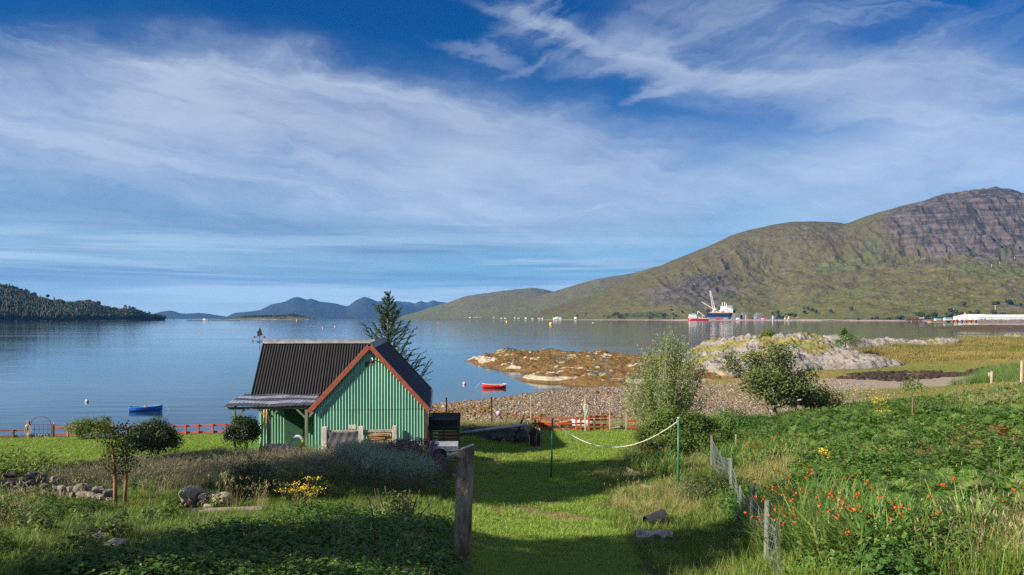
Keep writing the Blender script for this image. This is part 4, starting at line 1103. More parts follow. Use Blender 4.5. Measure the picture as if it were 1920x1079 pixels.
M['redbark'] = pmat('orange_bark', (0.30, 0.15, 0.075), (0.17, 0.085, 0.05), 8, 0.85, 0.5, stretch=(1, 1, .3), c3=(.32, .27, .22))
M['palebark'] = pmat('pale_bark', (0.33, 0.29, 0.24), (0.20, 0.17, 0.14), 8, 0.9, 0.5, stretch=(1, 1, .3))
M['twig'] = pmat('twigs', (0.26, 0.17, 0.11), (0.17, 0.11, 0.07), 8, 0.9, 0.3)


class PB:
    """Fast collector of triangles."""
    def __init__(s): s.v, s.f, s.m, s.n = [], [], [], 0
    def add(s, v, f, mi=0):
        v = np.asarray(v, float).reshape(-1, 3); f = np.asarray(f, int).reshape(-1, 3)
        s.v.append(v); s.f.append(f + s.n); s.m.append(np.full(len(f), mi)); s.n += len(v)
    def mb(s, mb, mi=0):
        f = []
        for q in mb.f: f += [(q[0], q[i], q[i + 1]) for i in range(1, len(q) - 1)]
        s.add(mb.v, f, mi)
    def mesh(s, name, mats):
        return np_mesh(name, np.concatenate(s.v), np.concatenate(s.f), mats, False, None, np.concatenate(s.m))


def unit(v): return v / np.maximum(np.linalg.norm(v, axis=-1, keepdims=True), 1e-9)
def blades(base, az, lean, length, width, r, curl=0.9):
    """Bent tapering blades: 5 points and 3 triangles each."""
    n = len(base); h = np.stack([np.cos(az), np.sin(az), 0 * az], -1); s = np.stack([-np.sin(az), np.cos(az), 0 * az], -1)
    a1 = lean; a2 = lean + curl * r.uniform(.3, 1.2, n)
    m = base + (h * np.sin(a1)[:, None] + np.array([0, 0, 1.0]) * np.cos(a1)[:, None]) * (length * .55)[:, None]
    t = m + (h * np.sin(a2)[:, None] + np.array([0, 0, 1.0]) * np.cos(a2)[:, None]) * (length * .5)[:, None]
    w = (width * .5)[:, None]; tw = r.uniform(-.6, .6, n)[:, None]; s2 = unit(s + h * tw)
    v = np.stack([base - s2 * w, base + s2 * w, m - s2 * w * .85, m + s2 * w * .85, t], 1)
    f = np.array([[0, 1, 3], [0, 3, 2], [2, 3, 4]])[None] + (np.arange(n) * 5)[:, None, None]
    return v.reshape(-1, 3), f.reshape(-1, 3), t
def leaves(c, nrm, ax, length, width, fold=0.25):
    """Folded pointed leaves: base, two sides and tip, 2 triangles each."""
    n = len(c); nrm = unit(nrm); ax = unit(ax - nrm * (ax * nrm).sum(-1, keepdims=True)); sd_ = np.cross(nrm, ax)
    L, W = np.broadcast_to(np.asarray(length, float), (n,))[:, None], np.broadcast_to(np.asarray(width, float), (n,))[:, None]
    b = c; t = c + ax * L; k = c + ax * L * .45
    l_ = k + sd_ * W * .5 + nrm * W * fold; r_ = k - sd_ * W * .5 + nrm * W * fold
    v = np.stack([b, r_, t, l_], 1); f = np.array([[0, 1, 2], [0, 2, 3]])[None] + (np.arange(n) * 4)[:, None, None]
    return v.reshape(-1, 3), f.reshape(-1, 3)
def rdir(r, n, up=0.0):
    d = r.normal(size=(n, 3)); d[:, 2] += up; return unit(d)


def grass_tuft(name, mats, r, n, h, w, rad, lean=(0, .6), curl=0.9, heads=0, head=(.10, .012), hv=.35):
    p = PB(); a = r.uniform(0, 2 * PI, n); q = rad * np.sqrt(r.random(n)); az = r.uniform(0, 2 * PI, n)
    base = np.stack([q * np.cos(a), q * np.sin(a), np.full(n, -.02)], -1)
    L = h * (1 - hv + 2 * hv * r.random(n)); v, f, tip = blades(base, az, r.uniform(*lean, n), L, w * r.uniform(.6, 1.3, n), r, curl); p.add(v, f)
    if heads:
        b = np.stack([rad * .8 * r.normal(size=heads) * .6, rad * .8 * r.normal(size=heads) * .6, np.zeros(heads)], -1)
        az = r.uniform(0, 2 * PI, heads); L = h * r.uniform(1.1, 1.65, heads)
        v, f, tip = blades(b, az, r.uniform(0, .22, heads), L, np.full(heads, w * .55), r, .35); p.add(v, f, 1)
        hl, hw = head
        for k in range(3):
            ax = np.stack([np.cos(az) * .3, np.sin(az) * .3, np.ones(heads)], -1)
            v, f = leaves(tip - unit(ax) * hl * .5, rdir(r, heads), ax, hl * r.uniform(.7, 1.2, heads), hw * 2, .1); p.add(v, f, 1)
    return p.mesh(name, mats)


def bramble_clump(name, mats, r, n=260, rad=.55, h=.50, size=.055, pale=.16):
    p = PB(); d = rdir(r, n, .7); d[:, 2] = np.abs(d[:, 2]); q = r.uniform(.55, 1.05, n)[:, None]
    c = d * q * np.array([rad, rad, h]); c += r.normal(size=(n, 3)) * .04
    nr = unit(d + rdir(r, n) * .7 + np.array([0, 0, .6])); ax = rdir(r, n)
    for k in range(3):
        a2 = ax + np.cross(nr, ax) * (k - 1) * 1.1
        v, f = leaves(c, nr, a2, size * r.uniform(.6, 1.25, n), size * .72, .12)
        p.add(v, f, 0)
    m = int(n * pale)
    v, f = leaves(c[:m] + d[:m] * .05, nr[:m], ax[:m], size * .8, size * .45, .2); p.add(v, f, 1 if len(mats) > 1 else 0)
    k = 5; b = np.zeros((k, 3)); v, f, t = blades(b, r.uniform(0, 6.28, k), r.uniform(.2, .9, k), np.full(k, rad * 1.1), np.full(k, .012), r, 1.2); p.add(v, f, len(mats) - 1)
    return p.mesh(name, mats)


def fern_plant(name, mats, r, fronds=7, L=.85, mi_p=0.0, npin=11):
    p = PB()
    for k in range(fronds):
        az = 2 * PI * k / fronds + r.uniform(-.4, .4); l = L * r.uniform(.7, 1.2); tilt = r.uniform(.25, .75); sweep = r.uniform(.7, 1.2)
        h = np.array([math.cos(az), math.sin(az), 0]); s = np.array([-math.sin(az), math.cos(az), 0])
        ts = np.linspace(0, 1, npin + 3); pos = [np.array([0, 0, -.02])]
        for i in range(1, len(ts)):
            a = tilt + sweep * ts[i] ** 1.3; pos.append(pos[-1] + (h * math.sin(a) + np.array([0, 0, math.cos(a)])) * l / (npin + 2))
        pos = np.array(pos); tan = unit(np.gradient(pos, axis=0)); nn = unit(np.cross(np.tile(s, (len(pos), 1)), tan)); nn *= np.sign(nn[:, 2:3] + 1e-6)
        i = np.arange(3, len(pos)); prof = np.sin(np.clip((i - 2) / (len(pos) - 2.2), 0, 1) ** .8 * PI * .92 + .18)
        for sg in (-1, 1):
            ax = s[None] * sg + tan[i] * .45 + nn[i] * -.12 * 1
            v, f = leaves(pos[i], nn[i] + rdir(r, len(i)) * .18, ax, l * .30 * prof + .02, l * .085, -.08); p.add(v, f)
        # stalk
        w = .006; v = np.concatenate([pos - s * w, pos + s * w]); n = len(pos)
        p.add(v, [q for j in range(n - 1) for q in ((j, n + j, n + j + 1), (j, n + j + 1, j + 1))], 1)
    return p.mesh(name, mats)


def sword_clump(name, mats, r, n=34, h=.75, flowers=0):
    p = PB(); a = r.uniform(0, 6.28, n); q = .16 * np.sqrt(r.random(n))
    v, f, t = blades(np.stack([q * np.cos(a), q * np.sin(a), 0 * a - .02], -1), a + r.normal(size=n) * .5, r.uniform(.05, .5, n), h * r.uniform(.6, 1.2, n), np.full(n, .034), r, 1.0); p.add(v, f)
    for k in range(flowers):
        az = r.uniform(0, 6.28); pts = [np.array([0, 0, 0.0])]
        for i in range(7):
            ang = .15 + .16 * i; pts.append(pts[-1] + np.array([math.cos(az) * math.sin(ang), math.sin(az) * math.sin(ang), math.cos(ang)]) * h * .19)
        p.mb(MB().tube(pts, .006, 4), 1)
        for i in range(5, 8):
            m = 5; c = np.tile(pts[i], (m, 1)) + r.normal(size=(m, 3)) * .014; v, f = leaves(c, rdir(r, m), rdir(r, m, .5), .042, .026, .2); p.add(v, f, 2)
    return p.mesh(name, mats)


def pebble_mesh(name, mat, r, n=7, m=4):
    mb = MB(); mb.sphere((0, 0, 0), .5, n, m); v = np.array(mb.v)
    v *= 1 + .28 * (vnoise(v[:, 0] * 2 + 5, v[:, 1] * 2 + v[:, 2] * 3, int(r.integers(60)))[:, None] - .5) * 2; v *= np.array([1, r.uniform(.6, .9), r.uniform(.4, .7)])
    p = PB(); mb.v = v.tolist(); p.mb(mb); return p.mesh(name, mat)


def scatter(name, protos, pts, scl, label, rz=None, tilt=0.12, r=rng, idx=None):
    """Many copies of a few meshes over points, as one object (geometry nodes)."""
    n = len(pts)
    if n == 0: return None
    me = bpy.data.meshes.new(name); me.vertices.add(n); me.vertices.foreach_set('co', np.asarray(pts, np.float32).ravel())
    rot = np.stack([r.normal(size=n) * tilt, r.normal(size=n) * tilt, r.uniform(0, 2 * PI, n) if rz is None else rz], -1)
    for an, ty, dat, key in (('rot', 'FLOAT_VECTOR', rot, 'vector'), ('scl', 'FLOAT', np.broadcast_to(scl, (n,)), 'value'), ('pick', 'INT', r.integers(0, len(protos), n) if idx is None else idx, 'value')):
        a = me.attributes.new(an, ty, 'POINT'); a.data.foreach_set(key, np.ascontiguousarray(dat, np.int32 if ty == 'INT' else np.float32).ravel())
    o = link_mesh(name, me)
    ng = bpy.data.node_groups.new(name, 'GeometryNodeTree')
    ng.interface.new_socket('Geometry', in_out='INPUT', socket_type='NodeSocketGeometry'); ng.interface.new_socket('Geometry', in_out='OUTPUT', socket_type='NodeSocketGeometry')
    N = ng.nodes; gi, go = N.new('NodeGroupInput'), N.new('NodeGroupOutput'); iop = N.new('GeometryNodeInstanceOnPoints'); jn = N.new('GeometryNodeJoinGeometry')
    for pm in reversed(protos):
        po = bpy.data.objects.new(name, pm); oi = N.new('GeometryNodeObjectInfo'); oi.inputs['Object'].default_value = po; oi.inputs['As Instance'].default_value = True
        ng.links.new(oi.outputs['Geometry'], jn.inputs[0])
    def attr(an, ty):
        q = N.new('GeometryNodeInputNamedAttribute'); q.data_type = ty; q.inputs['Name'].default_value = an; return q.outputs['Attribute']
    ng.links.new(gi.outputs[0], iop.inputs['Points']); ng.links.new(jn.outputs[0], iop.inputs['Instance']); iop.inputs['Pick Instance'].default_value = True
    ng.links.new(attr('pick', 'INT'), iop.inputs['Instance Index']); ng.links.new(attr('scl', 'FLOAT'), iop.inputs['Scale'])
    e2r = N.new('FunctionNodeEulerToRotation'); ng.links.new(attr('rot', 'FLOAT_VECTOR'), e2r.inputs[0]); ng.links.new(e2r.outputs[0], iop.inputs['Rotation'])
    ng.links.new(iop.outputs[0], go.inputs[0])
    md = o.modifiers.new('scatter', 'NODES'); md.node_group = ng
    return tag(o, label, kind='stuff')


def sample(n, x0, x1, y0, y1, mask, r=rng, power=0.0, grow=6):
    """n points over a rectangle kept with probability mask(x, y); power > 0 crowds them towards the camera."""
    xs, ys, got = [], [], 0
    for _ in range(60):
        m = n * 2
        u = r.random(m)
        if power: y = y0 * (y1 / y0) ** (u ** (1 + power * .0)) if power == 1 else y0 + (y1 - y0) * u ** (1 + power)
        else: y = y0 + (y1 - y0) * u
        x = x0 + (x1 - x0) * r.random(m)
        k = (r.random(m) < mask(x, y)) & (np.abs(x / y) < .72)
        xs.append(x[k]); ys.append(y[k]); got += k.sum()
        if got >= n: break
    x, y = np.concatenate(xs)[:n], np.concatenate(ys)[:n]
    return x, y
def on_ground(x, y, dz=0.0): return np.stack([x, y, H(x, y) + dz], -1)


def near_objects(x, y):
    """Places kept clear: floor of the shed, stones, planter."""
    shed = (x > -12.6) & (x < -2.2) & (y > np.where(x < -8, 34.0, 34.5)) & (y < 46)
    heap = ((x + 7.95) ** 2 + (y - 20.4) ** 2) < 1.15
    kerb = (np.abs(y - 18.9 - (x + 7.0) * .12) < .5) & (x > -7.8) & (x < -5.9)
    wl = np.interp(x, [-18.5, -15.9, -13.4, -11.4, -10.5], [25.4, 24.7, 23.4, 22.0, 21.0]); wall = (np.abs(y - wl + .25) < .55) & (x < -10.3)
    return shed | heap | kerb | wall


def build_groundcover():
    r = np.random.default_rng(11)
    lw = [grass_tuft('lawn_tuft', [LEAF['lawn']], r, 26, .075, .007, .13, (0.1, 1.0), 1.0) for _ in range(4)]
    x, y = sample(30000, -3, 8, 11, 49, lambda x, y: m_lawn(x, y) * np.where(near_objects(x, y), 0, 1) * (1 - .88 * worn_lawn(x, y)), r, 1)
    scatter('lawn_grass', lw, on_ground(x, y), r.uniform(.7, 1.5, len(x)) * (0.85 + y * .012), 'short mossy lawn between the garden and the wire fence')
    x, y = sample(11000, -32, -2, 27, 47, lambda x, y: m_lawn2(x, y) * np.where(near_objects(x, y), 0, 1), r)
    scatter('lawn_grass', lw, on_ground(x, y), r.uniform(1.0, 1.9, len(x)), 'short lawn along the red rail fence')
    # tall dull meadow before the shed
    td = [grass_tuft('meadow_tuft', [LEAF['dull'], LEAF['head']], r, 50, .46, .008, .22, (0, .55), .7, 4, (.10, .006)) for _ in range(4)]
    def mm(x, y): return (1 - m_lawn2(x, y)) * sstep(-.3, .8, lawn_left(y) - x - .3) * sstep(23, 25.5, y + wobble(x, y, .4, 1.5)) * np.where(near_objects(x, y), 0, 1) * sstep(35, 34, y) * (1 - sage_mask(x, y)) * sstep(-17, -12.5, x + (y - 24) * .2)
    x, y = sample(4200, -16, -1.5, 22, 35, mm, r)
    scatter('meadow_grass', td, on_ground(x, y), r.uniform(.55, 1.1, len(x)), 'tall dull meadow grass in front of the green shed')
    sg = []
    for _ in range(3):
        p = PB(); 
        for k in range(16):
            b = np.array([r.normal() * .14, r.normal() * .14, 0]); az = r.uniform(0, 6.28); l = r.uniform(.6, 1.0); ln = r.uniform(.05, .45); m = 13
            d = np.array([math.cos(az) * math.sin(ln), math.sin(az) * math.sin(ln), math.cos(ln)]); c = b + d * (l * np.linspace(.25, 1, m))[:, None]
            ax = rdir(r, m, .9); v, f = leaves(c, rdir(r, m), ax + d * .6, r.uniform(.12, .22, m), .022, .15); p.add(v, f)
        sg.append(p.mesh('sage_stem', [LEAF['sage']]))
    x, y = sample(520, -9, -1.5, 22.5, 34.3, sage_mask, r)
    scatter('sage_reeds', sg, on_ground(x, y), r.uniform(.6, 1.05, len(x)), 'pale grey-green reedy plants in front of the wood store')
    # rough grass of the near garden
    rg = [grass_tuft('rough_tuft', [LEAF['rough'], LEAF['straw']], r, 40, .24, .009, .17, (.05, .8), 1.0, 0, (.08, .008)) for k in range(4)]
    def ml(x, y): return sstep(-.15, .5, lawn_left(y) - x) * sstep(27, 25, y + wobble(x, y, .4, 1.5)) * np.where(bramble_mask(x, y) > .5, .25, 1) * np.where(near_objects(x, y), 0, 1)
    x, y = sample(6500, -19, -.6, 8.5, 27, ml, r, 1)
    scatter('rough_grass', rg, on_ground(x, y), r.uniform(.5, 1.2, len(x)), 'rough grass of the near garden')
    st = [grass_tuft('straw_stems', [LEAF['straw'], LEAF['straw']], r, 5, .5, .006, .14, (0, .35), .5, 8, (.10, .006)) for _ in range(3)]
    pts = []
    for (px, d, n, sp) in ((325, 22.5, 22, .8), (365, 22.8, 16, .6), (265, 23, 6, .5), (480, 19.5, 9, .35), (190, 22.5, 8, 1.0), (80, 16, 4, 1.0), (30, 14.5, 6, .6), (240, 12.2, 5, 1.2), (310, 12.5, 5, .6), (120, 12.2, 6, .8), (430, 19.8, 5, .5), (560, 12, 3, 1.2), (760, 11.5, 4, .6), (30, 19, 9, .7)):
        x0 = (px - 960) * d / FPX
        for _ in range(n):
            a, b = x0 + r.normal() * sp * .5, d + r.normal() * sp * .5; pts.append((a, b))
    pts = np.array(pts); scatter('straw_grass', st, on_ground(pts[:, 0], pts[:, 1]), r.uniform(.7, 1.15, len(pts)), 'dry straw-coloured grass stems in the near garden')
    # taller weeds dotted through the near garden
    wdp = [bramble_clump('weed_clump', [LEAF['mid'], LEAF['pale'], M['twig']], r, 150, .30, .75, .085, .12) for _ in range(2)] + [grass_tuft('tall_tuft', [LEAF['rough']], r, 46, .62, .011, .14, (.05, .6), .9) for _ in range(2)]
    x, y = sample(230, -17, -.9, 9.5, 27.5, lambda x, y: ml(x, y) * sstep(.48, .66, vnoise(x * .55, y * .5, 91)), r, 1)
    scatter('weeds', wdp, on_ground(x, y, -.03), r.uniform(.35, .8, len(x)), 'leafy weeds and tall grass clumps in the near garden')
    # brambles
    bm = [bramble_clump('bramble_clump', [LEAF['bramble'], LEAF['pale'], M['twig']], r) for _ in range(4)]
    x, y = sample(900, -16, -.8, 9, 24, bramble_mask, r, 1)
    scatter('bramble', bm, on_ground(x, y, -.05), r.uniform(.5, 1.05, len(x)), 'low brambles covering the near garden bed')
    # the slope on the right
    def mr(x, y): return m_right(x, y) * sstep(9, 10, y + x * .3)
    fn = [fern_plant('fern', [LEAF['fern'], LEAF['twig'] if 'twig' in LEAF else M['twig']], r, 7, .62) for _ in range(5)] + [fern_plant('fern', [LEAF['rust'], M['twig']], r, 5, .55)]
    def mf(x, y): return mr(x, y) * sstep(.1, 1.6, x - fence_x(y) - 1.0 + wobble(x, y, .35, 2)) * (1 - drymask(x, y)) * sstep(.25, .45, vnoise(x * .22, y * .22, 51))
    x, y = sample(6000, 4, 36, 9, 56, mf, r, 1)
    pick = np.where(vnoise(x * .3, y * .3, 57) >.86, np.where(r.random(len(x)) < .8, 5, 0), r.integers(0, 5, len(x)))
    scatter('bracken', fn, on_ground(x, y, -.03), r.uniform(.5, .98, len(x)), 'green bracken covering the slope on the right', idx=pick)
    x, y = sample(1900, 4, 34, 9, 54, lambda x, y: mr(x, y) * sstep(.72, .42, vnoise(x * .22, y * .22, 51)) * (1 - drymask(x, y)), r, 1)
    scatter('bramble', bm, on_ground(x, y, -.05), r.uniform(.6, 1.2, len(x)), 'brambles among the bracken on the right')
    x, y = sample(1900, 4, 36, 8, 58, lambda x, y: mr(x, y) * np.clip(.08 + drymask(x, y) + sstep(.62, .75, vnoise(x * .5, y * .5, 63)) * .5, 0, 1), r, 1)
    rt = [grass_tuft('slope_tuft', [LEAF['rough'], LEAF['straw']], r, 36, .42, .009, .2, (.05, .8), 1.0, 1, (.07, .005)) for k in range(3)]
    scatter('slope_grass', rt, on_ground(x, y), r.uniform(.6, 1.2, len(x)), 'long grass on the bracken slope')
    dt = [grass_tuft('dry_tuft', [LEAF['dry'], LEAF['straw']], r, 48, .38, .007, .2, (.05, .8), .9, 2, (.08, .005)) for k in range(3)]
    x, y = sample(1700, 3, 34, 8, 50, lambda x, y: np.clip(drymask(x, y) * mr(x, y) * .8 + margin(x, y) * sstep(.42, .6, vnoise(x * .5, y * .4, 66)), 0, 1), r, 1)
    scatter('dry_grass', dt, on_ground(x, y), r.uniform(.5, 1.1, len(x)), 'dry pale grass beside the wire fence')
    x, y = sample(2400, 2, 9, 9.5, 40, lambda x, y: np.clip(margin(x, y) * .8 + sstep(0, .4, x - lawn_right(y)) * sstep(.3, -.2, x - fence_x(y)) * sstep(22, 20, y) + .0, 0, 1), r, 1)
    scatter('rough_grass', rg, on_ground(x, y), r.uniform(.7, 1.5, len(x)), 'rough grass between the lawn and the wire fence')
    sw = [sword_clump('sword_clump', [LEAF['sword'], LEAF['bramble'], LEAF['orange']], r, 30, .78, k) for k in (0, 0, 0, 0, 0, 0, 0, 1)]
    x, y = sample(520, 3.5, 12, 10, 36, sword_mask, r, 1)
    scatter('montbretia', sw, on_ground(x, y), r.uniform(.7, 1.15, len(x)), 'sword-leaved clumps with orange flowers along the wire fence')
    # flats, knolls, bank
    kn = [grass_tuft('knoll_tuft', [LEAF['knoll']], r, 30, .55, .022, .42, (.05, .8), 1.0) for _ in range(3)]
    def mk(x, y): return sstep(118, 132, y + wobble(x, y, .07, 16)) * sstep(26, 33, x) * sstep(215, 205, y) * (1 - 0.9 * rockland(x, y)) * np.clip(sstep(.3, .5, vnoise(x * .11, y * .11, 44)) + .25, 0, 1)
    x, y = sample(15000, 20, 160, 115, 215, mk, r)
    scatter('knoll_grass', kn, on_ground(x, y), r.uniform(.6, 1.5, len(x)), 'dry yellow grass on the rocky point')
    sf = [grass_tuft('turf_tuft', [LEAF['knoll']], r, 22, .12, .014, .3, (.1, 1.0), 1.0) for _ in range(3)]
    def mt(x, y): return sstep(15, 22, x - (y - 60) * 0.16 + wobble(x, y, .06, 10, 44)) * sstep(56, 60, y) * sstep(132, 122, y) * (1 - sstep(1.0, .7, ((x - 43) / 17) ** 2 + ((y - 92) / 10) ** 2)) * (1 - sstep(1.0, .7, ((x - 57 - (y - 97) * -0.4) / 14) ** 2 + ((y - 99) / 8) ** 2))
    x, y = sample(9000, 15, 95, 56, 132, mt, r)
    scatter('turf', sf, on_ground(x, y), r.uniform(.6, 1.5, len(x)), 'short salt turf behind the beach')
    rs = [grass_tuft('rush_tuft', [LEAF['reed']], r, 40, 1.1, .02, .35, (0, .4), .5) for _ in range(3)]
    x, y = sample(1700, 38, 75, 66, 112, lambda x, y: sstep(1, .5, ((x - 61 - (y - 88) * .45) / 13) ** 2 + ((y - 86) / 17) ** 2 + wobble(x, y, .12, .8)), r)
    scatter('rushes', rs, on_ground(x, y), r.uniform(.5, 1.0, len(x)), 'bright green rushes on the flats')
    x, y = sample(2600, -8, 14, 48.5, 57, lambda x, y: sstep(48.3, 49.3, y) * sstep(55.5, 51.5, y + wobble(x, y, .4, 2)), r)
    scatter('bank_grass', dt[:2] + rg[:1], on_ground(x, y), r.uniform(.7, 1.3, len(x)), 'grass along the top of the beach')
    x, y = sample(700, -36, -10, 45.6, 47.2, lambda x, y: 1 + 0 * x, r)
    scatter('bank_grass', rg, on_ground(x, y), r.uniform(.5, .9, len(x)), 'grass under the red rails')
    # shingle
    M['pebble'] = pmat('shingle', (0.27, 0.215, 0.16), (0.15, 0.118, 0.088), 3, 0.9, 0.3, island=0.55)
    M['weed'] = pmat('brown_wrack', (0.19, 0.105, 0.022), (0.10, 0.055, 0.016), 5, 0.6, 0.5, island=0.45)
    pb = [pebble_mesh('pebble', [M['pebble']], r) for _ in range(4)] + [pebble_mesh('pebble', [M['weed']], r) for _ in range(2)]
    def mb_(x, y): return sstep(52, 55, y) * (1 - sstep(24, 34, x - (y - 60) * .3)) * sstep(-.05, .2, H(x, y)) * np.where(x < 30, sstep(104, 101, y - np.maximum(0, 3 - x) * .0), 1)
    x, y = sample(56000, -16, 40, 52, 112, mb_, r)
    wd = sstep(.46, .60, fbm(x * .35, y * .16, 4, 35) * .5 + .5 + sstep(1.4, .3, H(x, y)) * .10) * sstep(70, 56, y + x * 1.2 - 8)
    pick = np.where(r.random(len(x)) < wd * .75 + .03, 4 + r.integers(0, 2, len(x)), r.integers(0, 4, len(x)))
    scatter('shingle', pb, on_ground(x, y, .01), r.gamma(2.2, .046, len(x)) * np.where(pick > 3, 1.7, 1), 'stones and wrack of the shingle beach', idx=pick, tilt=.25)


def sage_mask(x, y):
    px = 960 + x * FPX / y
    return sstep(1.0, .75, ((px - 715) / 90) ** 2 + ((y - 28.5 + (px - 715) * .026) / 3.6) ** 2 + wobble(x, y, .6, .5))
def bramble_mask(x, y):
    a = sstep(-.1, .5, lawn_left(y) - x) * sstep(1.0, .7, ((x + 3.0) / 2.9) ** 2 + ((y - 13) / 6.0) ** 2 + wobble(x, y, .5, .7))
    b = sstep(1.0, .7, ((x + 11.0) / 1.7) ** 2 + ((y - 18.2) / 1.2) ** 2 + wobble(x, y, .5, .6)) * .8
    return np.clip(a + b, 0, 1) * np.where(near_objects(x, y), 0, 1)
def drymask(x, y):
    return np.clip(.0 + sstep(1, .6, ((x - 6.6) / 1.7) ** 2 + ((y - 10.0) / 1.6) ** 2 + wobble(x, y, .5, .8)) + sstep(1, .6, ((x - fence_x(y) - 1.2) / 1.3) ** 2 + ((y - 23) / 4.0) ** 2 + wobble(x, y, .5, .8)) + sstep(.5, .64, x / y + wobble(x, y, .25, .10)) * .85 * sstep(26, 32, y), 0, 1)
def margin(x, y): return sstep(-.1, .8, x - lawn_right(y) + .4 + wobble(x, y, .5, 1.0)) * sstep(.6, -.1, x - fence_x(y)) * sstep(19.5, 22, y) * sstep(41, 37, y)
def sword_mask(x, y):
    d = x - fence_x(y)
    return np.clip(sstep(-.1, .3, d) * sstep(2.0, .8, d + wobble(x, y, .5, 1.2)) * sstep(19, 16, y) + .8 * sstep(1, .6, ((x - 8.3) / 1.3) ** 2 + ((y - 27) / 2.6) ** 2) + .45 * sstep(1, .6, ((x - 5.5) / 1.2) ** 2 + ((y - 31) / 3) ** 2), 0, 1)
def rockland(x, y): return sstep(1.0, .6, ((x - 42) / 19) ** 2 + ((y - 138) / 22) ** 2 + wobble(x, y, .08, 1.2, 71))


build_groundcover()

# ------------------------------------------------------------------ single shrubs and trees
def lumps(d, seed, k=2.2): return vnoise(d[:, 0] * k + 7 + seed, d[:, 1] * k + d[:, 2] * k * 1.3 + 3, seed % 60)
def crown_pb(r, n, rad, L, W, seed=1, gap=.30, up=.3, c0=(0, 0, 0), sub=9, lump=.45, thin=0.0):
    """Leaves gathered in sprays over a lumpy crown."""
    p = PB(); m = max(6, n // sub); d = rdir(r, m); d[:, 2] = np.abs(d[:, 2]) * .98 + np.where(r.random(m) < .28, -.45, 0) * r.random(m)
    d = unit(d); lm = lumps(d, seed); keep = lm > gap * r.random(m); d, lm = d[keep], lm[keep]; m = len(d)
    q = (1 - lump + lump * 1.5 * lm) * (1 - .55 * r.random(m) ** 2.2)
    c = d * q[:, None] * np.array(rad)[None] + np.array(c0)[None]
    cc = np.repeat(c, sub, 0) + r.normal(size=(m * sub, 3)) * L * .9; dd = np.repeat(d, sub, 0)
    k = len(cc); nr = unit(dd + rdir(r, k) * .75 + np.array([0, 0, up])); ax = rdir(r, k, .2) + dd * .5
    v, f = leaves(cc, nr, ax, L * r.uniform(.6, 1.3, k), W * r.uniform(.7, 1.25, k), .15); p.add(v, f); return p


def twig_stems(r, n, h, spread, r0=.02, forks=2):
    mb = MB()
    for i in range(n):
        az = r.uniform(0, 6.28); b = Vector((r.normal() * spread * .15, r.normal() * spread * .15, -.05)); e = Vector((math.cos(az) * spread * r.uniform(.3, .9), math.sin(az) * spread * r.uniform(.3, .9), h * r.uniform(.6, 1)))
        m = b.lerp(e, .5) + Vector((r.normal() * .06, r.normal() * .06, h * .08)); mb.tube([b, m, e], [r0, r0 * .7, r0 * .25], 5)
        for _ in range(forks):
            az2 = r.uniform(0, 6.28); q = b.lerp(e, r.uniform(.3, .8)); mb.tube([q, q + Vector((math.cos(az2) * spread * .3, math.sin(az2) * spread * .3, h * .22))], [r0 * .5, r0 * .15], 4)
    return mb


def bush(name, label, cat, loc, rad, zc, mat, L, W, n, seed, bark='bark', gap=.3, lump=.45, stems=9, group=None, up=.3, flowers=None):
    r = np.random.default_rng(seed); t = thing(name, label, cat, loc, 0, group)
    link_mesh('crown', crown_pb(r, n, rad, L, W, seed, gap, up, (0, 0, zc), lump=lump).mesh('crown', [mat]), t)
    twig_stems(r, stems, zc + rad[2] * .5, max(rad[0], rad[1]) * .8, .022).build('stem', M[bark], t)
    if flowers:
        fm, fn, fs = flowers; d = rdir(r, fn, .5); d[:, 2] = np.abs(d[:, 2]); lm = lumps(d, seed); c = d * ((1 - lump + lump * 1.5 * lm) * 1.02)[:, None] * np.array(rad) + np.array([0, 0, zc]); k = 5
        cc = np.repeat(c, k, 0) + r.normal(size=(fn * k, 3)) * fs; p = PB(); v, f = leaves(cc, rdir(r, fn * k, .5), rdir(r, fn * k), fs * 1.3, fs * .9, .2); p.add(v, f)
        link_mesh('flowers', p.mesh('flowers', [fm]), t)
    return t


def limb_tree(r, trunk_h, r0, spread, height, limbs=5, depth=3, lean=(0, 0), upb=.35, start=.4, droop=0.0):
    """Branch skeleton; returns the branch solid and the points that carry leaves."""
    mb = MB(); pts = []
    def grow(p, d, l, rr, lev):
        n = 4; q = [p]; dd = d.copy()
        for i in range(n):
            dd = (dd + Vector((r.normal() * .16, r.normal() * .16, (upb * .16 if lev else .02) - droop * .1 * lev))).normalized(); q.append(q[-1] + dd * (l / n))
        mb.tube(q, [rr * (1 - .6 * i / n) for i in range(n + 1)], 7 if lev < 2 else 4)
        if lev >= depth - 1:
            for i in range(1, n + 1):
                pts.append((q[i], dd.copy()))
        if lev >= depth: return
        k = limbs if lev == 0 else int(r.integers(3, 6))
        for i in range(k):
            f = start + (1 - start) * (i + r.uniform(.1, .9)) / k; a = q[min(n, max(1, int(f * n + .5)))]
            az = r.uniform(0, 6.28) + i * 2.4; side = Vector((math.cos(az), math.sin(az), 0))
            nd = (dd * r.uniform(.2, .6) + side * r.uniform(.6, 1.0) * spread + Vector((0, 0, upb))).normalized()
            grow(a, nd, l * r.uniform(.5, .78), rr * .5, lev + 1)
        if lev == 0: grow(q[-1], (dd + Vector((r.normal() * .2, r.normal() * .2, .4))).normalized(), l * .75, rr * .5, 1)
    grow(Vector((0, 0, -.1)), Vector((lean[0], lean[1], 1)).normalized(), trunk_h, r0, 0)
    zz = max(q[0].z for q in pts); k = height / zz
    mb.v = [(a * k, b * k, c * k) for a, b, c in mb.v]
    return mb, np.array([[*(q * k)] for q, _ in pts]), np.array([[*d] for _, d in pts])


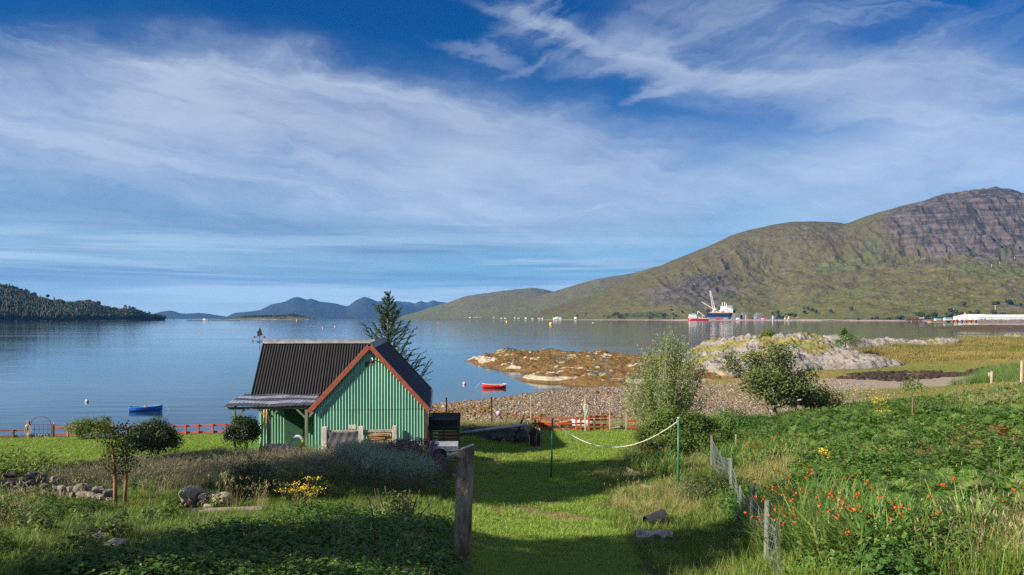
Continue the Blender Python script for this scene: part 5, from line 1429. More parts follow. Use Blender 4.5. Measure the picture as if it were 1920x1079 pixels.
def spray_leaves(r, pts, dirs, per, L, W, jit, up=.25):
    c = np.repeat(pts, per, 0) + r.normal(size=(len(pts) * per, 3)) * jit; d = np.repeat(dirs, per, 0); k = len(c); p = PB()
    v, f = leaves(c, rdir(r, k, .7), d * .6 + rdir(r, k, up), L * r.uniform(.6, 1.3, k), W * r.uniform(.7, 1.2, k), .15); p.add(v, f); return p


def tree(name, label, cat, loc, trunk_h, r0, spread, height, leafmat, L, W, per, jit, seed, bark='bark', limbs=5, depth=3, group=None, upb=.35, start=.4, lean=(0, 0), up=.25, wide=1.0):
    r = np.random.default_rng(seed); mb, pts, dirs = limb_tree(r, trunk_h, r0, spread, height, limbs, depth, lean, upb, start)
    mb.v = [(a * wide, b_ * wide, c) for a, b_, c in mb.v]; pts = pts * np.array([wide, wide, 1.0])
    t = thing(name, label, cat, loc, 0, group)
    mb.build('trunk', M[bark], t, smooth=True)
    link_mesh('crown', spray_leaves(r, pts, dirs, per, L, W, jit, up).mesh('crown', [leafmat]), t)
    return t


def willow(loc):
    """Many upright shoots in a dense flame-shaped bush, silvery towards the tips."""
    r = np.random.default_rng(31); t = thing('willow_bush', 'tall silver-green willow bush behind the wire fence, before the beach', 'willow', loc)
    st = MB(); p = PB()
    for i in range(190):
        az = r.uniform(0, 6.28); q = r.random() ** .75; b = Vector((.35 * q * math.cos(az), .35 * q * math.sin(az), -.05))
        hmax = 4.45 - 2.0 * q ** 2.2 + r.normal() * .25; hmax = max(1.3, hmax) * 1.22
        if r.random() < .2: hmax *= .6
        top = Vector((2.5 * q * math.cos(az), 2.1 * q * math.sin(az), hmax)); top.x += .10 * hmax - .2
        m = b.lerp(top, .5) + Vector((r.normal() * .12 + .35 * q * math.cos(az), r.normal() * .12 + .35 * q * math.sin(az), 0))
        if i % 3 == 0: st.tube([b, m, top], [.028, .015, .005], 5)
        n = 120; u = .2 + .75 * r.random(n); c = np.array([[*((b * (1 - a) ** 2) + m * (2 * a * (1 - a)) + top * a * a)] for a in u]) + r.normal(size=(n, 3)) * .13
        d = np.array([*(top - m).normalized()]); ax = d[None] * .9 + rdir(r, n, .1)
        v, f = leaves(c, rdir(r, n, .3), ax, r.uniform(.11, .21, n), .045, .12); p.add(v, f)
    st.build('stem', M['palebark'], t); link_mesh('crown', p.mesh('crown', [LEAF['willow']]), t)


def spruce(loc, h=8.0):
    r = np.random.default_rng(5); t = thing('spruce_tree', 'young open spruce rising behind the shed roof', 'spruce', loc)
    tr = MB(); tr.tube([(0, 0, -.2), (.02, 0, h * .5), (0, .02, h)], [.13, .07, .012], 8); tr.build('trunk', M['bark'], t, smooth=True)
    br = MB(); p = PB()
    def needles(a, b, n, l, s=1.0):
        a, b = np.array(a), np.array(b); u = r.random(n); c = a + (b - a) * u[:, None]; d = unit(b - a)
        ax = rdir(r, n) + d * .8; v, f = leaves(c, rdir(r, n), ax, l * r.uniform(.7, 1.2, n) * s, l * .30, .1); p.add(v, f)
    z = 1.1
    while z < h - .12:
        f = z / h; n = 6 if f < .9 else 5; L = (1 - f) * 3.7 + .22 + r.normal() * .06
        for i in range(n):
            az = 2 * PI * i / n + r.uniform(-.4, .4) + z * 3; l = L * r.uniform(.6, 1.18); q = [Vector((0, 0, z))]; tilt = r.uniform(.95, 1.25) - .35 * max(0, f - .6)
            for k in range(5):
                a = tilt - .13 * k; q.append(q[-1] + Vector((math.cos(az) * math.sin(a), math.sin(az) * math.sin(a), math.cos(a))) * l / 5)
            br.tube(q, [.022, .018, .014, .011, .008, .004], 4)
            for k in range(1, 6):
                a0, a1 = q[k - 1], q[k]; needles(a0, a1, int(58 * l / 1.5 * (1.0 if k > 1 else .35)) + 10, .085)
                if k >= 2 and l > .5:
                    for sg in (-1, 1):
                        if r.random() < .2: continue
                        sl = l * r.uniform(.16, .36) * (1.15 - k * .1); az2 = az + sg * r.uniform(.6, 1.0); e = a1 + Vector((math.cos(az2), math.sin(az2), r.uniform(.15, .5))).normalized() * sl
                        br.tube([a1, e], [.008, .003], 3); needles(a1, e, int(80 * sl) + 14, .08)
        z += (.42 if f < .75 else .33) * r.uniform(.85, 1.15)
    needles((0, 0, h - 1.2), (0, 0, h + .05), 70, .09)
    br.build('branches', M['bark'], t); link_mesh('crown', p.mesh('crown', [LEAF['needle']]), t)


def pine(loc, h, seed, label, group=None, wind=.2, mat='wood', name='pine_tree'):
    """A small Scots pine: bare stem, flat clumps of needles."""
    r = np.random.default_rng(seed); t = thing(name, label, 'pine', loc, 0, group); mb = MB()
    top = Vector((wind * h * .3, 0, h)); mb.tube([(0, 0, -.1), (wind * h * .08, 0, h * .5), top], [h * .03, h * .02, h * .006], 6); p = PB()
    for k in range(11):
        f = .35 + .62 * k / 10; az = r.uniform(0, 6.28); l = h * .30 * (1.15 - f) + h * .06; b = Vector((wind * h * .3 * f ** 2, 0, h * f)); e = b + Vector((math.cos(az) * l + wind * l, math.sin(az) * l, l * .35))
        mb.tube([b, e], [h * .010, h * .004], 4); c = np.array([*b.lerp(e, .8)]); n = 150
        cc = c + r.normal(size=(n, 3)) * np.array([l * .42, l * .42, h * .035]); v, fc = leaves(cc, rdir(r, n, .6), rdir(r, n, .5), h * .06, h * .022, .1); p.add(v, fc)
    mb.build('trunk', M['bark'], t, smooth=True); link_mesh('crown', p.mesh('crown', [LEAF[mat]]), t); return t


def build_plants():
    g = G
    bush('round_shrub', 'round dark evergreen shrub on the lawn before the red rails', 'shrub', g(287, 34.5), (1.22, 1.1, 1.02), .62, LEAF['dark'], .10, .06, 13000, 41, lump=.28, gap=.12)
    bush('round_shrub', 'round dark shrub on a clear stem by the veranda post', 'shrub', g(455, 33.9), (.64, .62, .76), 1.0, LEAF['dark'], .09, .055, 10000, 42, lump=.28, gap=.12, stems=6)
    bush('leafy_shrub', 'loose bright shrub growing through the orange boards of the left fence', 'shrub', g(172, 44.6), (1.45, .8, .85), .38, LEAF['mid'], .13, .06, 4600, 43, lump=.6, gap=.5)
    bush('fence_shrub', 'big rounded hedge shrub with pink flowers below the willow', 'shrub', g(1284, 34.0), (1.95, 1.6, 1.45), .5, LEAF['mid'], .10, .065, 30000, 44, lump=.35, gap=.2, flowers=(leaf_mat('pink_petals', [(.55, .16, .22), (.62, .25, .30)], .2), 26, .03))
    bush('low_shrub', 'low spreading shrub between the apple tree and the willow', 'shrub', g(1365, 39), (1.5, 1.2, 1.1), .4, LEAF['bramble'], .08, .05, 4500, 45, lump=.4)
    willow(g(1246, 43.0))
    tree('apple_tree', 'broad low apple tree above the bracken and the gravel beach', 'apple tree', g(1455, 44.2), 1.0, .10, 1.35, 4.3, LEAF['apple'], .17, .10, 20, .26, 52, 'palebark', 6, 3, upb=.28, start=.35, wide=1.7)
    bush('leafy_shrub', 'green shrub leaning against the apple tree on its far side', 'shrub', g(1528, 46), (1.35, 1.1, 1.15), .65, LEAF['mid'], .12, .07, 5200, 46, lump=.5)
    spruce(P(727, 0, 46.3).xy.to_3d() + Vector((0, 0, 2.45)), 8.05)
    # near garden
    t = thing('forked_sapling', 'two-stemmed sapling with orange bark beside the dry stone wall', 'sapling', g(216, 19.6)); r = np.random.default_rng(61)
    mb = MB(); mb.tube([(0.0, 0, -.1), (.0, 0, .7), (-.05, .02, 1.25), (-.10, 0, 1.75)], [.055, .05, .04, .015], 8); mb.build('trunk', M['redbark'], t, smooth=True)
    mb = MB(); mb.tube([(.10, .25, -.1), (.16, .22, .7), (.20, .2, 1.3), (.10, .15, 1.9)], [.05, .042, .035, .012], 8); mb.build('trunk', M['redbark'], t, smooth=True)
    c = []
    for (bx, bz, n, s) in ((-.10, 1.25, 240, .15), (-.12, 1.6, 260, .14), (.2, 1.35, 200, .14), (.12, 1.75, 240, .14), (.0, 1.05, 150, .13), (.28, 1.1, 90, .1), (-.02, 1.95, 60, .07), (.22, 2.0, 50, .06)): c.append(np.array([bx, .1, bz]) + r.normal(size=(n, 3)) * np.array([s, .13, s * 1.1]))
    c = np.concatenate(c); p = PB(); v, f = leaves(c, rdir(r, len(c), .4), rdir(r, len(c), .1), .07, .04, .15); p.add(v, f); link_mesh('crown', p.mesh('crown', [LEAF['olive']]), t)
    bush('dark_shrub', 'dark low shrub at the edge of the meadow behind the straw grass', 'shrub', g(470, 21.6), (.9, .7, .75), .3, LEAF['dark'], .07, .035, 3600, 47, lump=.4)
    bush('brown_shrub', 'low domed shrub with browned tips behind the yellow ragwort', 'shrub', g(552, 21.6), (1.0, .7, .65), .25, LEAF['olive'], .06, .028, 4600, 48, lump=.35)
    bush('heather_clump', 'dark heather clump with purple flowers beside the trailer', 'heather', g(772, 28.6), (1.35, 1.0, 1.0), .35, LEAF['dark'], .07, .022, 7000, 49, lump=.3, gap=.1, flowers=(LEAF['purple'], 800, .035))
    bush('tall_fern', 'dark grassy clump on the left lawn above the stone wall', 'plant', g(60, 27.6), (1.2, .8, .85), .2, LEAF['rough'], .26, .03, 2200, 50, lump=.3, up=.0)
    bush('dark_shrub', 'dark low shrub against the right end of the stone wall', 'shrub', g(125, 26.4), (.55, .4, .42), .15, LEAF['dark'], .07, .03, 2600, 51, lump=.4)
    bush('spiky_shrub', 'small spiky dark bush in the shade by the green clothes pole', 'shrub', g(1330, 22.6), (.95, .6, .55), .12, LEAF['dark'], .11, .02, 4200, 53, lump=.5, gap=.4)
    bush('pale_bush', 'pale yellow-green seeding plant at the left edge of the garden', 'plant', g(6, 15.4), (.4, .35, .42), .35, LEAF['pale'], .05, .028, 1500, 54, lump=.5)
    for (px, d, n, lab, sc) in ((565, 17.6, 58, 'yellow ragwort in flower in the middle of the near garden', 1.0), (1677 - 25, 33, 26, 'yellow ragwort high on the bracken slope', .9), (1548, 20.5, 20, 'yellow ragwort beside the montbretia', .7), (532, 13.2, 8, 'few small yellow flowers low in the brambles', .5), (1655, 31.0, 9, 'small yellow ragwort just below the taller one on the slope', .6)):
        r = np.random.default_rng(int(px)); t = thing('ragwort', lab, 'flower', g(px, d)); s = MB(); p = PB(); q = PB()
        for k in range(n // 5 + 2):
            x, y = r.normal() * .26 * sc, r.normal() * .14 * sc; h = r.uniform(.5, .85) * sc + .1; s.tube([(x * .4, y * .4, 0), (x, y, h)], [.010, .006], 4)
            m = 26; c = np.array([x, y, h]) + r.normal(size=(m, 3)) * np.array([.085, .085, .02]) * (.6 + .4 * sc); v, f = leaves(c, rdir(r, m, 1.5), rdir(r, m), .035, .028, .1); p.add(v, f)
            m = 14; c = np.array([x * .7, y * .7, 0]) + np.stack([r.normal(size=m) * .05, r.normal(size=m) * .05, r.uniform(.05, h * .85, m)], -1); v, f = leaves(c, rdir(r, m, .5), rdir(r, m, .2), .11, .035, .1); q.add(v, f)
        s.build('stem', M['twig'], t); link_mesh('flower_heads', p.mesh('flower_heads', [LEAF['yellow']]), t); link_mesh('leaves', q.mesh('leaves', [LEAF['mid']]), t)
    t = thing('cut_shrub', 'pale cut-back shrub with bare upright stems in the near garden', 'shrub', g(742, 17.2)); r = np.random.default_rng(66)
    s = MB()
    for k in range(17):
        x, y = r.normal() * .22, r.normal() * .15; s.tube([(x * .5, y * .5, -.05), (x, y, .35), (x * 1.4 + r.normal() * .04, y * 1.3, r.uniform(.55, .95))], [.018, .015, .010], 5)
    s.build('stem', M['twig'], t); link_mesh('leaves', crown_pb(r, 900, (.5, .35, .45), .08, .05, 66, .3, .3, (0, 0, .35)).mesh('leaves', [LEAF['pale']]), t)
    t = thing('dead_stalk', 'thin bare dark stalk standing in the brambles', 'stalk', g(704, 12.4)); MB().tube([(0, 0, -.1), (-.01, 0, .5), (-.06, .02, .85), (-.10, 0, 1.0), (-.17, 0, 1.12)], [.012, .011, .009, .008, .005], 6).build('stem', M['iron'], t); MB().tube([(.07, .0, -.1), (.075, 0, .42)], [.02, .018], 6).build('stub', M['twig'], t)
    t = thing('thin_sapling', 'thin bare stem standing in the bracken slope', 'sapling', g(1710, 30)); r = np.random.default_rng(71); MB().tube([(0, 0, -.1), (.02, 0, .8), (0, 0, 1.6)], [.02, .015, .008], 5).build('stem', M['twig'], t); link_mesh('crown', crown_pb(r, 420, (.42, .4, .5), .10, .05, 71, .4, .2, (0, 0, 1.3)).mesh('crown', [LEAF['mid']]), t)
    # on the point
    pine(G(1585, 139, -.1), 4.6, 81, 'small green pine on the grassy point, left of a pale leafless tree', wind=.1, mat='fern')
    tree('pale_tree', 'thin pale tree leaning right beside the small pine', 'tree', G(1598, 138.5, -.1), 2.2, .10, 1.0, 4.2, LEAF['reed'], .16, .07, 3, .35, 82, 'palebark', 5, 3, lean=(.25, 0))
    bush('small_bush', 'dark green bush on the crest of the grey rocks', 'bush', Vector((49.0, 152, 4.4)), (1.5, 1.2, 1.5), .8, LEAF['mid'], .28, .12, 2600, 83, lump=.6)
    # trees beside the garden, outside the picture, that throw the long shadows
    for (x, y, h, rad, sd_, gap, lab) in ((-21.4, 20.5, 14.6, 3.1, 91, .5, 'tall broadleaf tree beside the garden, farthest of the row up the slope'), (-20.0, 16.2, 12.6, 1.15, 92, .4, 'slim tall tree beside the garden, second of the row'), (-15.8, 6.6, 9.9, 2.6, 93, .68, 'broad tall tree beside the garden, third of the row'), (-11.8, 1.6, 5.6, 2.0, 94, .6, 'smaller broadleaf tree beside the garden, close to the camera'), (-28.5, 25.2, 8.2, 2.6, 95, .4, 'broadleaf tree beside the left lawn')):
        r = np.random.default_rng(sd_); t = thing('garden_tree', lab, 'tree', Vector((x, y, Hs(x, y) - .1)), 0, 'trees along the edge of the garden'); mb = MB(); mb.tube([(0, 0, -.2), (.1, 0, h * .4), (0, .1, h * .85)], [.22, .17, .04], 8)
        for k in range(9): az = k * 2.4; z0 = h * (.28 + .06 * k); mb.tube([(0, 0, z0), (rad * .7 * math.cos(az), rad * .7 * math.sin(az), z0 + rad * .5)], [.07, .02], 5)
        mb.build('trunk', M['bark'], t, smooth=True); link_mesh('crown', crown_pb(r, 9500, (rad * 1.15, rad * 1.15, h * .40), .38, .26, sd_, gap, .2, (0, 0, h * .62), lump=.8).mesh('crown', [LEAF['mid']]), t)


    bush('shade_shrub', 'tall unseen shrub added below the row of trees to shade the stone wall', 'shrub', Vector((-20.3, 22.2, Hs(-20.3, 22.2))), (2.3, 2.6, 2.3), 1.0, LEAF['mid'], .2, .13, 6000, 96, gap=.2)  # added out of view so that its shadow falls on the dry stone wall


# ------------------------------------------------------------------ rails, gates, poles, garden things
def rail_run(t, mat, pts, zs, hs=(.09, .03), gap=0.0, name='rail'):
    for (a, b) in zip(pts[:-1], pts[1:]):
        for z in zs: MB().bar(Vector((*a[:2], a[2] + z)), Vector((*b[:2], b[2] + z)), hs[1], hs[0], bev=.006).build(name, mat, t, world=True)
def post(t, mat, p, h, w=.09, name='post', lean=(0, 0), round_=False):
    q = Vector(p)
    if round_: MB().tube([q + Vector((0, 0, -.25)), q + Vector((lean[0] * h, lean[1] * h, h))], [w * .5, w * .47], 10).build(name, mat, t, world=True)
    else: MB().bar(q + Vector((0, 0, -.2)), q + Vector((lean[0] * h, lean[1] * h, h)), w, w, bev=.008).build(name, mat, t, world=True)


def build_fences():
    yF = 46.0
    at = lambda px, y=yF: G(px, y)
    t = thing('rail_fence', 'low dark brown two-rail fence at the far left of the lawn', 'fence', at(0))
    run = [at(-150), at(-60), at(26), at(50.5)]; rail_run(t, M['brownrail'], run, (.18, .50))
    for q in run[:-1]: post(t, M['brownrail'], q + Vector((0, -.05, 0)), .56, .10)
    t = thing('garden_gate', 'rusty iron gate under a wire hoop between timber posts', 'gate', at(76)); a, b = at(56), at(97)
    w = MB()
    post(t, M['orangewood'], at(53), 1.05, .13); post(t, M['brownrail'], at(98.5), .85, .12)
    zt = .82; base = (a + b) / 2
    for f in (0, .22, .42, .62, .82, 1): q = a.lerp(b, f); w.tube([q + Vector((0, 0, .28)), q + Vector((0, 0, zt))], .011, 5)
    for z in (.30, .55, zt): w.tube([a + Vector((0, 0, z)), b + Vector((0, 0, z))], .011, 5)
    w.build('gate_bars', M['iron'], t, world=True)
    c = (a + b) / 2; rad = (b - a).length * .47
    MB().tube([a + Vector((0, 0, .3))] + [c + Vector((rad * math.cos(s), 0, .78 + rad * .85 * math.sin(s))) for s in np.linspace(PI, 0, 18)] + [b + Vector((0, 0, .3))], .014, 6).build('hoop', M['iron'], t, world=True)
    rnd = random.Random(3)
    for k in range(15): 
        q = a.lerp(b, (k % 8 + .5 * (k // 8)) / 7.6); stone_mb(rnd.uniform(.16, .24), rnd).xform(Matrix.Translation((q.x, q.y - .05, q.z + .07 + .13 * (k // 8)))).build('stone', M['stone'], t, world=True)
    t = thing('rope_coil', 'white rope looped over the left gate post', 'rope', at(53)); q = at(53) + Vector((.05, -.12, .74)); mb = MB()
    for k in range(5): mb.tube([q + Vector((.11 * math.sin(s) * (1 + .2 * k) + (k - 2) * .03, -.02 * k, .19 * math.cos(s) * (1 + .12 * k) - .10 - .02 * k)) for s in np.linspace(0, 6.28, 18)], .011, 5)
    mb.build('coil', M['rope_white'], t, world=True)
    t = thing('stake', 'pale split stake beside the right post of the iron gate', 'stake', at(101.3)); post(t, M['stake'], at(101.3), .92, .06, 'stake_shaft')
    t = thing('rail_fence', 'low red two-rail fence between the iron gate and the orange boards', 'fence', at(125)); run = [at(103), at(127), at(143.5)]
    rail_run(t, M['redrail'], run, (.20, .62), (.13, .03)); post(t, M['orangewood'], at(127), .62, .09)
    t = thing('board_fence', 'two-board orange fence panel behind the loose shrub', 'fence', at(180)); run = [at(144), at(213)]
    rail_run(t, M['orangewood'], run, (.38, .70), (.20, .03), name='board'); post(t, M['orangewood'], at(144) + Vector((0, -.08, 0)), .86, .10); post(t, M['orangewood'], at(213) + Vector((0, -.08, 0)), .88, .11)
    t = thing('rail_fence', 'low red two-rail fence running right from the orange boards to the shed', 'fence', at(330)); xs = [213.5, 241, 270, 300, 325, 349, 373, 400, 424, 452]; run = [at(x) for x in xs]
    rail_run(t, M['redrail'], run, (.20, .58), (.11, .03))
    for x in xs[1:]: post(t, M['redrail'], at(x) + Vector((0, -.06, 0)), .66, .10)
    # right of the shed
    yR = 48.2; ar = lambda px: G(px, yR)
    t = thing('red_fence', 'low red two-rail fence before the orange kayak', 'fence', ar(1050)); xs = [997, 1003.5, 1013, 1040, 1080, 1089, 1099]; run = [ar(x) for x in xs]
    rail_run(t, M['redrail'], [run[0], run[-1]], (.10, .45, .80), (.10, .03))
    for x in xs[1:-1]:
        if x != 1040: post(t, M['redrail'], ar(x) + Vector((0, -.06, 0)), .84, .11)
    t = thing('timber_gate', 'red four-bar timber gate beside the rope-hung post', 'gate', ar(1121)); run = [ar(1102.5), ar(1142)]
    rail_run(t, M['redrail'], run, (.12, .36, .66, .86), (.11, .03), name='bar'); post(t, M['redrail'], ar(1104) + Vector((0, -.06, 0)), .95, .12)
    t = thing('wire_gate', 'small green wire gate with a grey foot rail', 'gate', ar(1160)); a, b = ar(1149), ar(1171); w = MB()
    for f in np.linspace(0, 1, 8): q = a.lerp(b, f); w.tube([q + Vector((0, 0, .15)), q + Vector((0, 0, .82))], .009, 4)
    for z in (.15, .4, .62, .82): w.tube([a + Vector((0, 0, z)), b + Vector((0, 0, z))], .009, 4)
    w.build('gate_mesh', M['polegreen'], t, world=True); MB().bar(a + Vector((-.1, 0, .14)), b + Vector((0, 0, .30)), .05, .06).build('foot_rail', M['oldwood'], t, world=True)
    t = thing('rail_fence', 'broken red rails overgrown at the right of the wire gate', 'fence', ar(1200)); rail_run(t, M['redrail'], [ar(1176.5), ar(1194)], (.18, .58), (.13, .03)); rail_run(t, M['redrail'], [ar(1208), ar(1232)], (.5,), (.12, .03))
    # tall stakes
    for (px, y, h, mat, w, lab) in ((836.5, 46.5, 1.95, 'iron', .07, 'tall dark post behind the slatted bin'), (922, 52.8, 1.95, 'rubber', .10, 'tall dark post left of the lilac float'), (995, 52.8, 2.05, 'stake', .07, 'tall pale-topped post at the end of the low wall'), (1097.5, 47.8, 2.15, 'stake', .10, 'tall stake carrying a pale green rope loop'), (1143.5, 47.8, 2.05, 'stake', .075, 'tall pale stake between the red gate and the wire gate'), (1174, 47.8, 2.0, 'stake', .075, 'tall pale stake at the right of the wire gate')):
        t = thing('tall_stake', lab, 'stake', G(px, y), 0, 'tall stakes along the top of the beach'); post(t, M[mat], G(px, y), h, w, 'stake_shaft', (random.uniform(-.01, .015), 0))
    t = thing('rope_loop', 'pale green rope loop hanging on the tall stake', 'rope', G(1097.5, 47.8)); q = G(1097.5, 47.7) + Vector((0, -.05, 1.62)); mb = MB()
    for k in range(3): mb.tube([q + Vector((.11 * math.sin(s) * (1 - .15 * k) + .02 * k, -.03 * k, .24 * math.cos(s) - .22)) for s in np.linspace(-2.6, 2.6, 20)] + [q + Vector((.02 - .05 * k, -.03 * k, -.75 - .05 * k))], .014, 5)
    mb.build('loop', M['rope_green'], t, world=True)
    # floats hanging on a line between two stakes
    a, b = G(922, 52.8) + Vector((0, 0, 1.50)), G(995, 52.8) + Vector((0, 0, 1.45)); t = thing('float_line', 'thin dark cord strung between two tall stakes', 'cord', a)
    cat = [a.lerp(b, f) + Vector((0, 0, -.12 * 4 * f * (1 - f))) for f in np.linspace(0, 1, 14)]; MB().tube(cat, .006, 4).build('cord', M['iron'], t, world=True)
    for (f, r, mat, lab) in ((.18, .17, pmat('lilac_plastic', (.50, .36, .50), (.42, .29, .42), 6, .5), 'lilac round fishing float hanging above the low wall'), (.62, .105, pmat('red_plastic', (.50, .10, .06), (.4, .08, .05), 6, .5), 'small red fishing float hanging above the low wall')):
        q = a.lerp(b, f) + Vector((0, 0, -.12 * 4 * f * (1 - f))); c = q + Vector((0, 0, -.38 - r)); t = thing('fishing_float', lab, 'float', c)
        MB().sphere(c, r, 18, 12).build('ball', mat, t, smooth=True, world=True); MB().tube([c + Vector((0, 0, r * .9)), c + Vector((0, 0, r * 1.25))], r * .22, 8).build('eye', M['rubber'], t, world=True); MB().tube([c + Vector((0, 0, r * 1.2)), q], .007, 4).build('string', M['rope_white'], t, world=True)
    # kayak and upturned dinghy behind the red fence
    def hull(L, W, Hh, n=20, up=False):
        mb = MB(); vs = []; m = 9
        for i in range(n + 1):
            f = i / n * 2 - 1; w = W * .5 * max(.02, 1 - abs(f) ** 2.6); k = Hh * (.75 + .25 * abs(f) ** 2)
            for j in range(m):
                a = PI * j / (m - 1); vs.append((f * L / 2, -w * math.cos(a), (k * (1 - math.sin(a) ** .8)) if not up else k * math.sin(a) ** .8))
        mb.add(vs, [tuple(q) for q in grid_faces(n + 1, m).tolist()])
        if not up: mb.add([(vs[i * m][0], vs[i * m][1] * s, vs[i * m][2] * .97) for i in range(n + 1) for s in (1, -1)], [(2 * i, 2 * i + 1, 2 * i + 3, 2 * i + 2) for i in range(n)])
        return mb
    q = G(1041, 49.3); t = thing('kayak', 'orange kayak lying behind the red fence', 'kayak', q + Vector((0, 0, .16)), R(-3)); om = pmat('orange_plastic', (.78, .19, .02), (.68, .15, .02), 4, .4); h = hull(2.1, .6, .42).build('hull', om, t, smooth=True); MB().tube([(.22 * math.cos(a), .15 * math.sin(a), .35) for a in np.linspace(0, 6.28, 18)], .02, 6).build('cockpit_rim', M['rubber'], t)
    q = G(1093, 50.0); t = thing('upturned_dinghy', 'pale grey dinghy lying upturned behind the red fence', 'dinghy', q + Vector((0, 0, .15)), R(4)); hull(1.5, .8, .48, up=True).build('hull', M['white'], t, smooth=True); MB().tube([(-.74, 0, .15), (0, 0, .50), (.74, 0, .15)], .02, 6).build('keel', M['galv'], t)
    # clothes line
    def pole(px, y, h, lab, lean=(0, 0)):
        q = G(px, y); t = thing('clothes_pole', lab, 'clothes pole', q, 0, 'green clothes poles'); top = q + Vector((lean[0], lean[1], h)); MB().tube([q + Vector((0, 0, -.2)), top], [.038, .034], 10).build('pole_shaft', M['polegreen'], t, world=True, smooth=True)
        c = MB(); c.tube([top + Vector((-.06, 0, -.06)), top + Vector((.06, 0, -.06))], .012, 6); c.tube([top, top + Vector((0, 0, .03))], .042, 10); c.build('pole_cap', M['rope_green'], t, world=True); return top + Vector((0, -.03, -.07))
    p1 = pole(1033, 30.2, 2.30, 'green clothes pole standing in the lawn, left end of the white line', (.06, 0)); p2 = pole(1272, 25.4, 2.28, 'green clothes pole in the long grass, right end of the white line', (.0, 0)); p3 = pole(1236.5, 43.6, 1.95, 'green clothes pole beside the willow'); 
    q = G(1235, 31.5); t = thing('clothes_pole', 'short green pole stub among orange flowers', 'pole', q); MB().tube([q + Vector((0, 0, -.2)), q + Vector((0, 0, .95))], .03, 8).build('pole_shaft', M['polegreen'], t, world=True)
    def line(name, lab, a, b, sag, r, mat): t = thing(name, lab, 'line', a); MB().tube([a.lerp(b, f) + Vector((0, 0, -sag * 4 * f * (1 - f))) for f in np.linspace(0, 1, 40)], r, 6).build('cord', mat, t, world=True, smooth=True)
    line('clothes_line', 'slack white clothes line hanging between two green poles', p1, p2, .93, .0135, M['rope_white']); line('clothes_line', 'thin cord running down from the far green pole to the red rail', p3, ar(1206) + Vector((0, 0, .5)), .18, .012, M['rope_white'])
    # wire fence
    W = [(1334.5, 28.0, 1.25, .11, 'wire fence post at the far end by the hedge shrub'), (1368, 24.5, .72, .07, 'thin wire fence stake behind the second post'), (1370.5, 22.0, 1.05, .10, 'wire fence post second from the far end'), (1389, 18.6, .95, .07, 'thin wire fence stake in the middle of the slope'), (1408.7, 16.0, 1.25, .10, 'thick round wire fence post among the orange flowers'), (1437, 13.7, 1.15, .11, 'nearest round wire fence post at the bottom edge'), (1381, 29.0, .95, .09, 'grey post standing behind the wire netting')]
    t = thing('wire_fence', 'sagging wire netting fence on round posts at the edge of the bracken', 'fence', G(1400, 18)); tops = []
    for (px, y, h, w, lab) in W:
        q = G(px, y); post(t, M['wirepost'], q, h, w, 'post', (random.uniform(-.03, .03), 0), True)
        if px not in (1368, 1381): tops.append((q, h))
    tops.append((G(1462, 11.4), 1.1)); ws = MB()
    for (q0, h0), (q1, h1) in zip(tops[:-1], tops[1:]):
        n = max(6, int((q1 - q0).length / .16)); rows = 8
        for j in range(rows):
            ln = []
            for i in range(n + 1):
                f = i / n; hh = (h0 + (h1 - h0) * f) * .92; b = q0.lerp(q1, f); b.z = Hs(b.x, b.y); k = j / (rows - 1)
                ln.append(b + Vector((.05 * math.sin(f * 9 + j * .7) * f * (1 - f) * 4, 0, hh * k * (1 - .22 * 4 * f * (1 - f) * k) + .03)))
            ws.tube(ln, .0045 if j not in (0, rows - 1) else .006, 3, cap=False)
        for i in range(n + 1):
            f = i / n; hh = (h0 + (h1 - h0) * f) * .92; b = q0.lerp(q1, f); b.z = Hs(b.x, b.y); ws.tube([b + Vector((.05 * math.sin(f * 9 + k * 5) * f * (1 - f) * 4, 0, hh * k * (1 - .22 * 4 * f * (1 - f) * k) + .03)) for k in (0, .33, .66, 1)], .0042, 3, cap=False)
    ws.build('wire_netting', M['wire'], t, world=True)
    for (px, y, h, w, lab) in ((1915, 70, 2.1, .16, 'pale leaning stake at the right edge of the flats'), (1859, 79, 1.2, .16, 'pale short stake on the flats, right of a slimmer pair'), (1855, 82, 1.0, .2, 'pale stump post on the flats')):
        t = thing('marsh_stake', lab, 'stake', G(px, y)); post(t, M['stake'], G(px, y), h, w, 'stake_shaft', (.03, 0))


